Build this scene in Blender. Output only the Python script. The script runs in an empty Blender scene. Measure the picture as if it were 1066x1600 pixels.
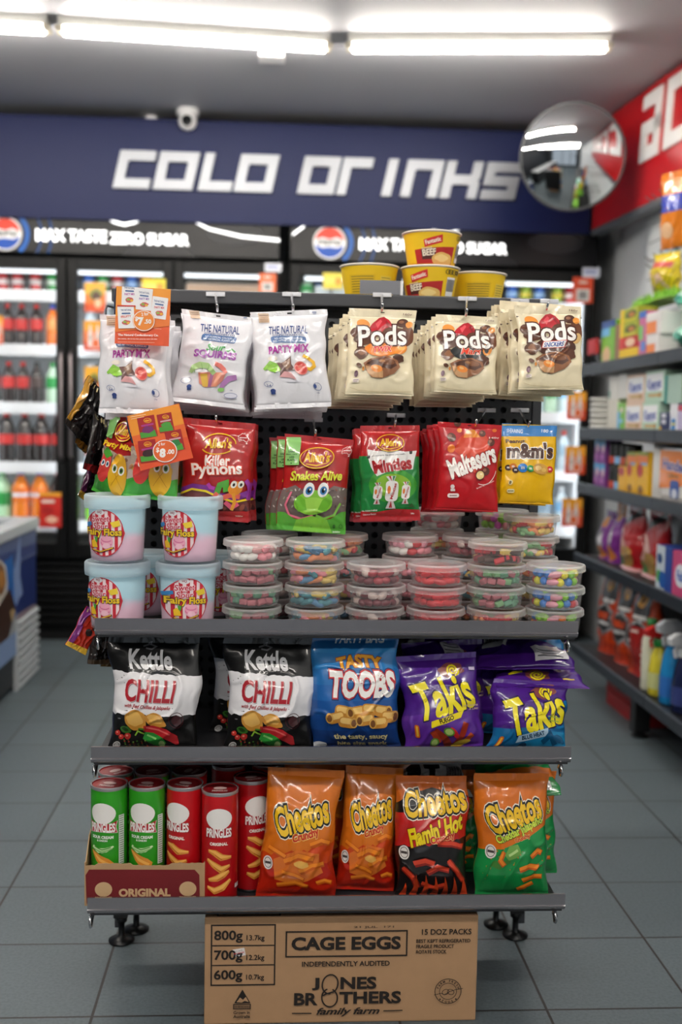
import bpy, bmesh, math, random
from math import sin, cos, pi, radians, degrees, sqrt, asin, atan2
from mathutils import Vector, Matrix, noise
from mathutils.geometry import tessellate_polygon

S = bpy.context.scene
COL = S.collection
rnd = random.Random(7)

# ------------------------------------------------------------------ camera
F, YAW, PIT, ROL, CAM_H = 1704.0, .0612, .0821, -.0179, 1.165
fw = Vector((sin(YAW) * cos(PIT), cos(YAW) * cos(PIT), -sin(PIT)))
r0 = Vector((cos(YAW), -sin(YAW), 0)); u0 = r0.cross(fw)
RT = r0 * cos(ROL) - u0 * sin(ROL); UP = u0 * cos(ROL) + r0 * sin(ROL)
cd = bpy.data.cameras.new('camera'); cam = bpy.data.objects.new('camera', cd); COL.objects.link(cam)
m = Matrix.Identity(4)
for i, v in enumerate((RT, UP, -fw)):
    m.col[i][:3] = v
m.translation = (0, 0, CAM_H)
cam.matrix_world = m
cd.sensor_fit = 'VERTICAL'; cd.sensor_height = 36; cd.lens = 36 * F / 1600
cd.dof.use_dof = True; cd.dof.focus_distance = 2.04; cd.dof.aperture_fstop = 2.4
cd.clip_start = .05
S.camera = cam


def ray(px, py):
    return fw + RT * ((px - 533) / F) - UP * ((py - 800) / F)


def at(px, py, Y):            # the point seen at a pixel, on the plane y = Y
    d = ray(px, py); return Vector((0, 0, CAM_H)) + d * (Y / d.y)


def atx(px, py, X):           # ... on the plane x = X
    d = ray(px, py); return Vector((0, 0, CAM_H)) + d * (X / d.x)


def atz(px, py, Z):           # ... on the plane z = Z
    d = ray(px, py); return Vector((0, 0, CAM_H)) + d * ((Z - CAM_H) / d.z)


# ------------------------------------------------------------------ world, light, exposure
w = bpy.data.worlds.new('world'); S.world = w; w.use_nodes = True
bg = w.node_tree.nodes['Background']; bg.inputs[0].default_value = (.80, .90, 1, 1); bg.inputs[1].default_value = .35
S.view_settings.view_transform = 'Standard'; S.view_settings.look = 'None'
S.view_settings.exposure = 0.7; S.view_settings.gamma = 1
S.view_settings.use_curve_mapping = False
S.cycles.max_bounces = 8; S.cycles.transparent_max_bounces = 24
S.cycles.caustics_reflective = False; S.cycles.caustics_refractive = False
S.cycles.sample_clamp_indirect = 6
BATTEN = 52.0                 # brightness of the ceiling battens
FRIDGE = 11.0                  # of the tubes inside the fridges


# ------------------------------------------------------------------ materials
def lin(c):
    if isinstance(c, str):
        c = c.lstrip('#'); c = [int(c[i:i + 2], 16) / 255 for i in (0, 2, 4)]
    return tuple(x / 12.92 if x <= .04045 else ((x + .055) / 1.055) ** 2.4 for x in c[:3])


MATS = {}


def mat(col='#808080', rough=.45, metal=0, coat=0, emit=0, bump=0, bscale=40, spec=.5, var=0, vscale=6, alpha=1, tr=0):
    key = (col, rough, metal, coat, emit, bump, bscale, spec, var, vscale, alpha, tr)
    if key in MATS: return MATS[key]
    mt = bpy.data.materials.new('material'); mt.use_nodes = True
    nt = mt.node_tree; b = nt.nodes['Principled BSDF']
    c = (*lin(col), 1)
    b.inputs['Base Color'].default_value = c
    b.inputs['Roughness'].default_value = rough; b.inputs['Metallic'].default_value = metal
    b.inputs['Coat Weight'].default_value = coat; b.inputs['Coat Roughness'].default_value = .09
    b.inputs['Specular IOR Level'].default_value = spec
    b.inputs['Alpha'].default_value = alpha
    b.inputs['Transmission Weight'].default_value = tr
    if emit:
        b.inputs['Emission Color'].default_value = c; b.inputs['Emission Strength'].default_value = emit
    if bump or var:
        tc = nt.nodes.new('ShaderNodeTexCoord')
        nz = nt.nodes.new('ShaderNodeTexNoise'); nz.inputs['Scale'].default_value = bscale if bump else vscale
        nz.inputs['Detail'].default_value = 3
        nt.links.new(tc.outputs['Object'], nz.inputs['Vector'])
        if bump:
            bp = nt.nodes.new('ShaderNodeBump'); bp.inputs['Strength'].default_value = bump; bp.inputs['Distance'].default_value = .004
            nt.links.new(nz.outputs['Fac'], bp.inputs['Height']); nt.links.new(bp.outputs['Normal'], b.inputs['Normal'])
        if var:
            n2 = nt.nodes.new('ShaderNodeTexNoise'); n2.inputs['Scale'].default_value = vscale; n2.inputs['Detail'].default_value = 4
            nt.links.new(tc.outputs['Object'], n2.inputs['Vector'])
            mx = nt.nodes.new('ShaderNodeMix'); mx.data_type = 'RGBA'
            mx.inputs[6].default_value = tuple(x * (1 - var) for x in c[:3]) + (1,)
            mx.inputs[7].default_value = tuple(min(1, x * (1 + var)) for x in c[:3]) + (1,)
            nt.links.new(n2.outputs['Fac'], mx.inputs[0]); nt.links.new(mx.outputs[2], b.inputs['Base Color'])
    MATS[key] = mt
    return mt


def clear_mat(name, col, amount, rough=.08, glow=0):      # thin clear plastic or glass: part see-through, part milky and shiny
    if name in MATS: return MATS[name]
    mt = bpy.data.materials.new(name); mt.use_nodes = True
    nt = mt.node_tree; b = nt.nodes['Principled BSDF']; out = nt.nodes['Material Output']
    b.inputs['Base Color'].default_value = (*lin(col), 1); b.inputs['Roughness'].default_value = rough
    t = nt.nodes.new('ShaderNodeBsdfTransparent'); t.inputs[0].default_value = (1, 1, 1, 1)
    lw = nt.nodes.new('ShaderNodeLayerWeight'); lw.inputs[0].default_value = .25
    mr = nt.nodes.new('ShaderNodeMapRange'); mr.inputs[3].default_value = amount; mr.inputs[4].default_value = min(1, amount + .45)
    nt.links.new(lw.outputs['Facing'], mr.inputs[0])
    mx = nt.nodes.new('ShaderNodeMixShader')
    nt.links.new(mr.outputs[0], mx.inputs[0]); nt.links.new(t.outputs[0], mx.inputs[1]); nt.links.new(b.outputs[0], mx.inputs[2])
    if glow:          # milky plastic passes light on as well as reflecting it
        tl = nt.nodes.new('ShaderNodeBsdfTranslucent'); tl.inputs[0].default_value = (*lin(col), 1); m2 = nt.nodes.new('ShaderNodeMixShader'); m2.inputs[0].default_value = glow
        nt.links.new(b.outputs[0], m2.inputs[1]); nt.links.new(tl.outputs[0], m2.inputs[2]); nt.links.new(m2.outputs[0], mx.inputs[2])
    nt.links.new(mx.outputs[0], out.inputs[0])
    MATS[name] = mt
    return mt


FIN = {'film': dict(rough=.3, coat=.75, bump=.5, bscale=24, spec=.3), 'pouch': dict(rough=.32, coat=.4, bump=.28, bscale=26, spec=.3),
       'paper': dict(rough=.7), 'card': dict(rough=.42, coat=.1), 'matte': dict(rough=.6), 'can': dict(rough=.33, coat=.2),
       'gloss': dict(rough=.15, coat=.5), 'kraft': dict(rough=.8, var=.08, vscale=30), 'print': dict(rough=.65)}


def ink(col, fin): return mat(col, **FIN[fin])


BLACK = dict(rough=.4); M_BLACK = mat('#17181a', .42); M_DARK = mat('#26282c', .4)
M_CHROME = mat('#d8d8da', .16, 1); M_STEEL = mat('#9a989c', .3, 1)


# ------------------------------------------------------------------ objects
def obj(name, verts, faces, mats, parent=None, midx=None, smooth=False):
    me = bpy.data.meshes.new(name)
    me.from_pydata([tuple(v) for v in verts], [], faces)
    for mm in (mats if isinstance(mats, (list, tuple)) else [mats]): me.materials.append(mm)
    if midx: me.polygons.foreach_set('material_index', midx)
    if smooth: me.polygons.foreach_set('use_smooth', [True] * len(me.polygons))
    me.update()
    o = bpy.data.objects.new(name, me); COL.objects.link(o)
    if parent: o.parent = parent
    return o


def tag(o, label, cat, group=None, kind=None):
    o['label'] = label; o['category'] = cat
    if group: o['group'] = group
    if kind: o['kind'] = kind
    return o


def thing(name, label, cat, loc=(0, 0, 0), rot=(0, 0, 0), group=None):
    o = bpy.data.objects.new(name, None); COL.objects.link(o); o.empty_display_size = .05
    o.location = loc; o.rotation_euler = rot
    return tag(o, label, cat, group)


def dup(root, label, loc=None, rot=None, group=None, scale=None):
    r = root.copy(); COL.objects.link(r); r['label'] = label
    if loc is not None: r.location = loc
    if rot is not None: r.rotation_euler = rot
    if scale is not None: r.scale = scale
    if group: r['group'] = group
    for ch in list(root.children):
        c = ch.copy(); COL.objects.link(c); c.parent = r
        for g in list(ch.children):
            d = g.copy(); COL.objects.link(d); d.parent = c
    return r


ORD = ['first', 'second', 'third', 'fourth', 'fifth', 'sixth', 'seventh', 'eighth', 'ninth', 'tenth', 'eleventh', 'twelfth']


# ------------------------------------------------------------------ mesh builders (return verts, faces)
class G:                       # collects geometry for ONE mesh object
    def __init__(s): s.v = []; s.f = []; s.mi = []; s.mats = []

    def slot(s, mt):
        if mt not in s.mats: s.mats.append(mt)
        return s.mats.index(mt)

    def add(s, vf, mt):
        v, f = vf; k = len(s.v); i = s.slot(mt)
        s.v += [tuple(p) for p in v]; s.f += [[k + a for a in q] for q in f]; s.mi += [i] * len(f)
        return s

    def build(s, name, parent=None, smooth=False):
        return obj(name, s.v, s.f, s.mats, parent, s.mi, smooth)


def box(lo, hi, b=0.0):
    bm = bmesh.new(); bmesh.ops.create_cube(bm, size=1)
    for v in bm.verts: v.co = Vector([lo[i] + (v.co[i] + .5) * (hi[i] - lo[i]) for i in range(3)])
    if b: bmesh.ops.bevel(bm, geom=bm.edges[:], offset=b, segments=2, affect='EDGES', profile=.6)
    return dump(bm)


def dump(bm):
    bm.verts.index_update()
    r = [v.co.copy() for v in bm.verts], [[v.index for v in f.verts] for f in bm.faces]
    bm.free(); return r


def lathe(prof, n=28, c=(0, 0, 0), caps=True):
    v, f = [], []
    for (r, z) in prof:
        for k in range(n):
            a = 2 * pi * k / n; v.append((c[0] + r * cos(a), c[1] + r * sin(a), c[2] + z))
    for i in range(len(prof) - 1):
        for k in range(n):
            f.append([i * n + k, i * n + (k + 1) % n, (i + 1) * n + (k + 1) % n, (i + 1) * n + k])
    if caps:
        if prof[0][0] > 1e-5: f.append(list(range(n))[::-1])
        if prof[-1][0] > 1e-5: f.append([(len(prof) - 1) * n + k for k in range(n)])
    return v, f


def tube(pts, r, n=8, closed=False):
    pts = [Vector(p) for p in pts]; v, f = [], []; m_ = len(pts)
    rr = r if isinstance(r, (list, tuple)) else [r] * m_
    up = Vector((.13, .21, .97))
    for i, p in enumerate(pts):
        a = pts[(i - 1) % m_] if (closed or i) else p; b = pts[(i + 1) % m_] if (closed or i < m_ - 1) else p
        t = (b - a).normalized()
        s = t.cross(up)
        if s.length < .05: s = t.cross(Vector((1, 0, 0)))
        s.normalize(); q = s.cross(t)
        for k in range(n):
            an = 2 * pi * k / n; v.append(p + (s * cos(an) + q * sin(an)) * rr[i])
    for i in range(m_ if closed else m_ - 1):
        j = (i + 1) % m_
        for k in range(n):
            f.append([i * n + k, i * n + (k + 1) % n, j * n + (k + 1) % n, j * n + k])
    if not closed: f += [list(range(n))[::-1], [(m_ - 1) * n + k for k in range(n)]]
    return v, f


def prism(poly, x0, x1):       # (y, z) outline run along x
    n = len(poly)
    v = [(x0, y, z) for y, z in poly] + [(x1, y, z) for y, z in poly]
    f = [[i, (i + 1) % n, n + (i + 1) % n, n + i] for i in range(n)] + [list(range(n))[::-1], list(range(n, 2 * n))]
    return v, f


def sphere(c, r, n=12, sq=(1, 1, 1)):
    prof = [(max(1e-6, r * sin(pi * i / n)), -r * cos(pi * i / n)) for i in range(n + 1)]
    v, f = lathe(prof, n * 2, caps=False)
    return [(c[0] + p[0] * sq[0], c[1] + p[1] * sq[1], c[2] + p[2] * sq[2]) for p in v], f


# ------------------------------------------------------------------ printed artwork: flat shapes laid onto a surface
TXT = {}


def text_geo(s, bold=0.0, shear=0.0):
    key = (s, bold, shear)
    if key in TXT: return TXT[key]
    cu = bpy.data.curves.new('lettering', 'FONT'); cu.body = s; cu.size = 1; cu.offset = bold; cu.shear = shear
    cu.resolution_u = 3; cu.align_x = 'CENTER'
    o = bpy.data.objects.new('lettering', cu)
    me = o.to_mesh()
    v = [(p.co.x, p.co.y) for p in me.vertices]; f = [list(p.vertices) for p in me.polygons]
    o.to_mesh_clear(); bpy.data.objects.remove(o); bpy.data.curves.remove(cu)
    TXT[key] = (v, f)
    return TXT[key]


class Art:
    def __init__(s, fin='film'): s.sh = []; s.fin = fin; s.lay = 0

    def _put(s, v, f, col, up=True):
        s.sh.append((v, f, col, s.lay)); s.lay += 1 if up else 0

    def poly(s, pts, col):
        tri = tessellate_polygon([[Vector((p[0], p[1], 0)) for p in pts]])
        s._put([tuple(p) for p in pts], [list(t) for t in tri], col)

    def rect(s, x0, y0, x1, y1, col): s._put([(x0, y0), (x1, y0), (x1, y1), (x0, y1)], [[0, 1, 2, 3]], col)

    def ell(s, cx, cy, rx, ry, col, rot=0, n=26, amp=0, seed=0, freq=1.5):
        a = radians(rot); v = []
        for k in range(n):
            t = 2 * pi * k / n
            q = 1 + amp * noise.noise((freq * cos(t) + seed * 3.1, freq * sin(t), seed * 1.7)) if amp else 1
            x, y = rx * q * cos(t), ry * q * sin(t)
            v.append((cx + x * cos(a) - y * sin(a), cy + x * sin(a) + y * cos(a)))
        if amp:
            s.poly(v, col)
        else:
            s._put(v, [list(range(n))], col)

    def line(s, pts, wd, col, closed=False):
        P = [Vector(p) for p in pts]; n = len(P); v = []; f = []
        ww = wd if isinstance(wd, (list, tuple)) else [wd] * n
        for i in range(n):
            a = P[(i - 1) % n] if (closed or i) else P[i]; b = P[(i + 1) % n] if (closed or i < n - 1) else P[i]
            d1 = (P[i] - a); d2 = (b - P[i])
            d1 = d1.normalized() if d1.length else d2.normalized(); d2 = d2.normalized() if d2.length else d1
            t = (d1 + d2).normalized(); nn = Vector((-t.y, t.x)); k = max(.5, nn.dot(Vector((-d1.y, d1.x))))
            v += [tuple(P[i] + nn * (ww[i] / 2 / k)), tuple(P[i] - nn * (ww[i] / 2 / k))]
        for i in range(n if closed else n - 1):
            j = (i + 1) % n; f.append([2 * i, 2 * i + 1, 2 * j + 1, 2 * j])
        s._put(v, f, col)

    def ring(s, cx, cy, rx, ry, wd, col, a0=0, a1=360, n=32, rot=0):
        c, d = cos(radians(rot)), sin(radians(rot)); pts = []
        full = a1 - a0 >= 360
        for k in range(n if full else n + 1):
            t = radians(a0 + (a1 - a0) * k / n); x, y = rx * cos(t), ry * sin(t)
            pts.append((cx + x * c - y * d, cy + x * d + y * c))
        s.line(pts, wd, col, full)

    def rrect(s, cx, cy, w_, h_, r, col, rot=0):
        a = radians(rot); v = []
        for qx, qy, t0 in ((1, 1, 0), (-1, 1, 90), (-1, -1, 180), (1, -1, 270)):
            for k in range(5):
                t = radians(t0 + 22.5 * k); x = qx * (w_ / 2 - r) + r * cos(t); y = qy * (h_ / 2 - r) + r * sin(t)
                v.append((cx + x * cos(a) - y * sin(a), cy + x * sin(a) + y * cos(a)))
        s._put(v, [list(range(len(v)))], col)

    def text(s, st, cx, cy, h, col, w=None, rot=0, sh=0.0, b=.02, out=(), arc=0):
        ref, _ = text_geo(st, b, sh)
        if not ref: return
        x0, x1 = min(p[0] for p in ref), max(p[0] for p in ref); y0, y1 = min(p[1] for p in ref), max(p[1] for p in ref)
        sy = h / (y1 - y0); sx = (w / (x1 - x0)) if w else sy
        a = radians(rot)
        for c_, b_ in list(out) + [(col, b)]:
            v, f = text_geo(st, b_, sh); q = []
            for px, py in v:
                x = (px - (x0 + x1) / 2) * sx; y = -(py - (y0 + y1) / 2) * sy
                if arc:
                    y += arc * (x / ((x1 - x0) * sx / 2)) ** 2 * h
                q.append((cx + x * cos(a) - y * sin(a), cy + x * sin(a) + y * cos(a)))
            s._put(q, f, c_)

    def rep(s, fn, n):
        for i in range(n): fn(s, i)

    # lay the shapes on a surface: uvof(x, y) -> (u, v); surf(u, v, off) -> point
    def lay_on(s, g, uvof, surf, nu, nv, clip=True, base=.0007, step=.00009):
        for v, f, col, lay in s.sh:
            uv = [uvof(*p) for p in v]
            bm = bmesh.new(); vs = [bm.verts.new((a, b, 0)) for a, b in uv]
            for q in f:
                if len(set(q)) < 3: continue
                try: bm.faces.new([vs[i] for i in q])
                except ValueError: pass
            us = [a for a, b in uv]; ws = [b for a, b in uv]
            if clip:
                for co, no in (((0, 0, 0), (-1, 0, 0)), ((1, 0, 0), (1, 0, 0)), ((0, 0, 0), (0, -1, 0)), ((0, 1, 0), (0, 1, 0))):
                    i = 0 if no[0] else 1; lim = co[i]
                    if (no[i] > 0 and max((us, ws)[i]) > lim) or (no[i] < 0 and min((us, ws)[i]) < lim):
                        bmesh.ops.bisect_plane(bm, geom=bm.verts[:] + bm.edges[:] + bm.faces[:], plane_co=co, plane_no=no, clear_outer=True)
            for ax, n, lst in ((0, nu, us), (1, nv, ws)):
                if not n: continue
                for i in range(max(1, math.ceil(min(lst) * n)), min(n - 1, math.floor(max(lst) * n)) + 1):
                    co = [0, 0, 0]; no = [0, 0, 0]; co[ax] = i / n; no[ax] = 1
                    bmesh.ops.bisect_plane(bm, geom=bm.verts[:] + bm.edges[:] + bm.faces[:], dist=1e-6, plane_co=co, plane_no=no)
            bm.verts.index_update(); bm.normal_update()
            off = base + step * lay
            pts = [surf(q.co.x, q.co.y, off) for q in bm.verts]
            fl = [[q.index for q in (p.verts if p.normal.z < 0 else reversed(p.verts))] for p in bm.faces]
            bm.free()
            if fl: g.add((pts, fl), ink(col, s.fin))


def frame_uv(TL, TR, BR, BL):
    """affine map from crop pixels to (u right, v down) of a quad"""
    TL, TR, BR, BL = map(Vector, (TL, TR, BR, BL))
    ua = (TR - TL + BR - BL) / 2; va = (BL - TL + BR - TR) / 2; c = (TL + TR + BR + BL) / 4
    d = ua.x * va.y - ua.y * va.x

    def fn(x, y):
        p = Vector((x, y)) - c
        return (.5 + (p.x * va.y - p.y * va.x) / d, .5 + (ua.x * p.y - ua.y * p.x) / d)
    return fn, ua, va, c


CROPS = {'c4': (120, 430, 280 / 1066), 'c5': (380, 440, 280 / 1066), 'c6': (640, 440, 290 / 1055), 'k3': (110, 970, 370 / 1066),
         'k4': (460, 970, 460 / 1066), 'k5': (110, 1180, 320 / 1066), 'k6': (400, 1180, 500 / 1066), 'k7': (300, 1400, 480 / 1066),
         'k1': (100, 760, 420 / 1066), 'k2': (500, 760, 430 / 1066), 'f': (0, 0, 1)}


def full(cr, p):
    ox, oy, s = CROPS[cr]; return ox + s * p[0], oy + s * p[1]


def place(cr, quad, Y):
    """size, centre and tilt in the room of something seen as this quad at depth Y"""
    q = [full(cr, p) for p in quad]
    uvf, ua, va, c = frame_uv(*q)
    P = at(c.x, c.y, Y)
    k = (P - Vector((0, 0, CAM_H))).dot(fw) / F
    return ua.length * k, abs(ua.x * va.y - ua.y * va.x) / ua.length * k, P, atan2(ua.y, ua.x) - .012


# ------------------------------------------------------------------ bags
class Bag:
    """a filled packet: x across, -y to the viewer, z up, its centre at the origin"""
    def __init__(s, w, h, t, top=.05, bot=.05, seed=0, wr=1.0, low=.0, waist=.04, side=.55, seal=True):
        s.__dict__.update(w=w, h=h, t=t, top=top, bot=bot, seed=seed, wr=wr, low=low, waist=waist, side=side, seal=seal)

    def pt(s, u, v, off=0, back=False):
        vv = min(1, max(0, (v - s.top) / (1 - s.top - s.bot)))
        pv = max(0, sin(pi * vv ** (1 + s.low))) ** .62
        e = max(0, 4 * u * (1 - u))
        pu = e ** s.side
        wd = s.w * (1 - s.waist * pv)
        q = 1.7 * s.seed
        n1 = noise.noise((u * 2.3 + q, v * 3.1, q)) * .0035
        n2 = noise.noise((u * 6 + q, v * 7 + 3, q)) * .0017
        # creases that fan out of the seals
        cr = noise.noise((u * 13 + q, 1.3, q)) * (math.exp(-vv / .1) + math.exp(-(1 - vv) / .1)) * .0022
        rg = abs(noise.noise((u * 3.1 + v * 2 + q, v * 3.7 - u, q + 5)))
        n3 = (max(0, .16 - rg) * .016)
        d = s.t * pu * pv + s.wr * (n1 + n2 + cr + n3) * min(1, e * 4) * (.35 + .65 * pv)
        x = (u - .5) * wd + s.wr * .006 * noise.noise((v * 4 + q, .3, u * .6)) * s.w / .12
        z = (.5 - v) * s.h
        bend = s.wr * .003 * noise.noise((u * 2.6 + q, .7, v * 1.2))
        if back: return Vector((x, bend + d * .75 + .0004, z))
        return Vector((x, bend - d - .0004 - off, z))

    def grid(s, v0, v1, nu, nv, hole=None, on=0):
        v = []; f = []
        rows = [v0] + [j / on for j in range(on + 1) if v0 + 1e-4 < j / on < v1 - 1e-4] + [v1] if on else [v0 + (v1 - v0) * j / nv for j in range(nv + 1)]
        nv = len(rows) - 1
        for bk in (False, True):
            for vr in rows:
                for i in range(nu + 1):
                    v.append(s.pt(i / nu, vr, 0, bk))
        K = (nu + 1) * (nv + 1)
        for j in range(nv):
            for i in range(nu):
                if hole and hole(i, j): continue
                a = j * (nu + 1) + i
                f.append([a, a + nu + 1, a + nu + 2, a + 1]); f.append([K + a, K + a + 1, K + a + nu + 2, K + a + nu + 1])
        for j in range(nv):
            for i in (0, nu):
                a = j * (nu + 1) + i; q = [a, K + a, K + a + nu + 1, a + nu + 1]
                f.append(q if i == 0 else q[::-1])
        for i in range(nu):
            for j in (0, nv):
                a = j * (nu + 1) + i; q = [a, a + 1, K + a + 1, K + a]
                f.append(q if j == 0 else q[::-1])
        return v, f

    def make(s, name, label, cat, col, art=None, uvf=None, topc=None, botc=None, fin='film', loc=(0, 0, 0), rot=(0, 0, 0), group=None, backc=None, hole=True, ziplock=None):
        r = thing(name, label, cat, loc, rot, group)
        nu, nv = 34, 46
        g = G(); g.add(s.grid(s.top, 1 - s.bot, nu, 0, on=nv), ink(col, fin))
        if art:      # the artwork is bent on the same grid as the film
            art.lay_on(g, uvf, lambda u, v, o: s.pt(u, v, o), nu * 2, nv * 2, step=.00013)
        g.build('packet', r, True)
        if s.top:
            nh = 3
            hl = (lambda i, j: j == 1 and abs(i - 16.5) < 1.2) if hole else None
            o = obj('top_seal', *s.grid(0, s.top, nu, nh, hl), ink(topc or col, fin), r)
        if s.bot:
            o = obj('bottom_seal', *s.grid(1 - s.bot, 1, nu, 2), ink(botc or col, fin), r)
        return r
FIN['lit'] = dict(rough=.3, emit=1.6)
FIN['panel'] = dict(rough=.25, spec=.22)
FIN['sign'] = dict(rough=.38)


def struct(name, vf, mt):
    o = obj(name, vf[0], vf[1], mt); o['kind'] = 'structure'; return o


# ------------------------------------------------------------------ the room
XL, XR, YF, YB, ZC = -3.3, 1.77, -3.4, 6.5, 2.70
fm = bpy.data.materials.new('floor tiles'); fm.use_nodes = True
nt = fm.node_tree; b = nt.nodes['Principled BSDF']
tc = nt.nodes.new('ShaderNodeTexCoord'); mp = nt.nodes.new('ShaderNodeMapping')
mp.inputs['Location'].default_value = (.6428 + 6, -2.065 + 6, 0)
br = nt.nodes.new('ShaderNodeTexBrick'); br.offset = 0; br.squash = 1
br.inputs['Scale'].default_value = 1; br.inputs['Brick Width'].default_value = .3; br.inputs['Row Height'].default_value = .3
br.inputs['Mortar Size'].default_value = .0032; br.inputs['Mortar Smooth'].default_value = .3; br.inputs['Bias'].default_value = 0
br.inputs['Color1'].default_value = (*lin('#5b666b'), 1); br.inputs['Color2'].default_value = (*lin('#566166'), 1); br.inputs['Mortar'].default_value = (*lin('#2a2725'), 1)
nz = nt.nodes.new('ShaderNodeTexNoise'); nz.inputs['Scale'].default_value = 140; nz.inputs['Detail'].default_value = 3
mx = nt.nodes.new('ShaderNodeMix'); mx.data_type = 'RGBA'; mx.blend_type = 'MULTIPLY'; mx.inputs[0].default_value = .55
cr = nt.nodes.new('ShaderNodeValToRGB'); cr.color_ramp.elements[0].color = (.55, .55, .55, 1); cr.color_ramp.elements[0].position = .3
cr.color_ramp.elements[1].position = .6
nt.links.new(tc.outputs['Object'], mp.inputs[0]); nt.links.new(mp.outputs[0], br.inputs['Vector'])
nt.links.new(tc.outputs['Object'], nz.inputs['Vector']); nt.links.new(nz.outputs['Fac'], cr.inputs[0])
nt.links.new(br.outputs['Color'], mx.inputs[6]); nt.links.new(cr.outputs[0], mx.inputs[7]); nt.links.new(mx.outputs[2], b.inputs['Base Color'])
bp = nt.nodes.new('ShaderNodeBump'); bp.inputs['Strength'].default_value = .25; bp.inputs['Distance'].default_value = .002; bp.invert = True
nt.links.new(br.outputs['Fac'], bp.inputs['Height']); nt.links.new(bp.outputs[0], b.inputs['Normal'])
b.inputs['Roughness'].default_value = .48
struct('floor', box((XL, YF, -.1), (XR + .1, YB, 0)), fm)
struct('ceiling', box((XL, YF, ZC), (XR + .1, YB, ZC + .1)), mat('#c2c2c7', .6, spec=.3))
struct('wall_back', box((XL, YB, 0), (XR + .1, YB + .1, ZC)), mat('#b9bbbd', .7))
struct('wall_right', box((XR, YF, 0), (XR + .1, YB, ZC)), mat('#c9cccf', .6))
struct('wall_left', box((XL - .1, YF, 0), (XL, YB, ZC)), mat('#34363b', .5))
# shop front behind the viewer: low sill, head and mullions, open to the daylight
g = G(); mf = mat('#3a3d42', .4)
for lo, hi in (((XL, YF - .1, 0), (XR, YF, .25)), ((XL, YF - .1, 2.5), (XR, YF, ZC)), ((XL, YF - .1, .25), (XL + .9, YF, 2.5)), ((XR - .6, YF - .1, .25), (XR, YF, 2.5)),
               ((-.9, YF - .08, .25), (-.82, YF, 2.5)), ((.3, YF - .08, .25), (.38, YF, 2.5))):
    g.add(box(lo, hi), mf)
o = g.build('wall_front'); o['kind'] = 'structure'
# white slatted wall lining on the right wall above the shelving
g = G()
ys = atx(1010, 380, 1.73).y
for k in range(17):
    g.add(box((1.735, 1.0, .75 + k * .085), (XR - .002, ys, .75 + k * .085 + .079), .003), mat('#d3d6d8', .45))
o = g.build('trim_1'); o['kind'] = 'structure'

# ------------------------------------------------------------------ ceiling lights and ceiling fittings
bw = dict(rough=.4)


def batten(p0, p1, label):
    p0, p1 = Vector(p0), Vector(p1); c = (p0 + p1) / 2; L = (p1 - p0).length / 2
    r = thing('batten_light', label, 'ceiling light', (c.x, c.y, ZC), (0, 0, atan2(p1.y - p0.y, p1.x - p0.x)), 'white ceiling batten lights')
    pr = [(-.052, -.0005), (-.052, -.01), (-.034, -.03), (.034, -.03), (.052, -.01), (.052, -.0005)]
    obj('batten_body', *prism(pr, -L - .02, L + .02), mat('#e8e6e0', .5), r)
    pr = [(-.023, -.0302), (-.026, -.034), (-.024, -.05), (-.014, -.057), (.014, -.057), (.024, -.05), (.026, -.034), (.023, -.0302)]
    d = obj('diffuser', *prism(pr, -L, L), mat('#fff8ee', .4, emit=BATTEN), r)
    for s in (-1, 1):
        obj('end_cap', *box((min(s * L, s * (L + .03)), -.04, -.05), (max(s * L, s * (L + .03)), .04, -.0302), .006), mat('#d8d0bd', .5), r)


zb = ZC - .05
B0 = [atz(a, b, zb) for a, b in ((100, 52), (507, 78), (552, 78), (945, 78), (68, 50))]
batten(B0[0], B0[1], 'lit ceiling batten above the first word of the blue sign')
batten(B0[2], B0[3], 'lit ceiling batten nearest the round convex mirror')
e = B0[4]; batten(e - Vector((1.15, .05, 0)), e, 'lit ceiling batten cut by the left edge, beside the middle batten')
for j, y in enumerate((2.3, .2, -1.9)):
    for i in range(3):
        x = -2.35 + i * 1.3
        batten((x, y, zb), (x + 1.15, y, zb), f'lit ceiling batten in the {ORD[j]} row nearer the shop front, {ORD[i]} from its left')

p = atz(295, 176, ZC); p.y -= .06; r = thing('security_camera', 'white ball security camera under the ceiling above the blue sign', 'camera', (p.x, p.y, ZC))
obj('base', *lathe([(.05, -.0002), (.056, -.01), (.056, -.028), (.048, -.036)], 24), mat('#e4e4e4', .4), r)
obj('ball', *sphere((0, -.006, -.06), .046, 12), mat('#e9e9e9', .3), r, smooth=True)
a = G().add(([(.024 * cos(t * pi / 8), -.051 - .004, -.068 + .024 * sin(t * pi / 8)) for t in range(16)], [list(range(16))]), mat('#101114', .1))
v, f = lathe([(.026, 0), (.026, .012), (.016, .014), (.0001, .014)], 18)
obj('lens', [(q[0], -.042 - q[2], -.067 + q[1]) for q in v], f, mat('#101114', .08), r)
p = atz(237, 182, ZC)
tag(obj('motion_sensor', [(q[0] + p.x, q[1] + p.y, q[2] + ZC) for q in box((-.028, -.025, -.045), (.028, .025, -.0005), .008)[0]], box((0, 0, 0), (1, 1, 1), .01)[1], mat('#e2e2e4', .5)),
    'small white sensor on the ceiling beside the ball camera', 'sensor')
p = atz(425, 86, ZC)
tag(obj('ceiling_plate', [(q[0] + p.x, q[1] + p.y, q[2] + ZC) for q in box((-.055, -.05, -.022), (.055, .05, -.0005), .006)[0]], box((0, 0, 0), (1, 1, 1), .01)[1], mat('#f0f0f0', .5)),
    'small white plate on the ceiling just behind the middle batten', 'ceiling fitting')

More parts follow.
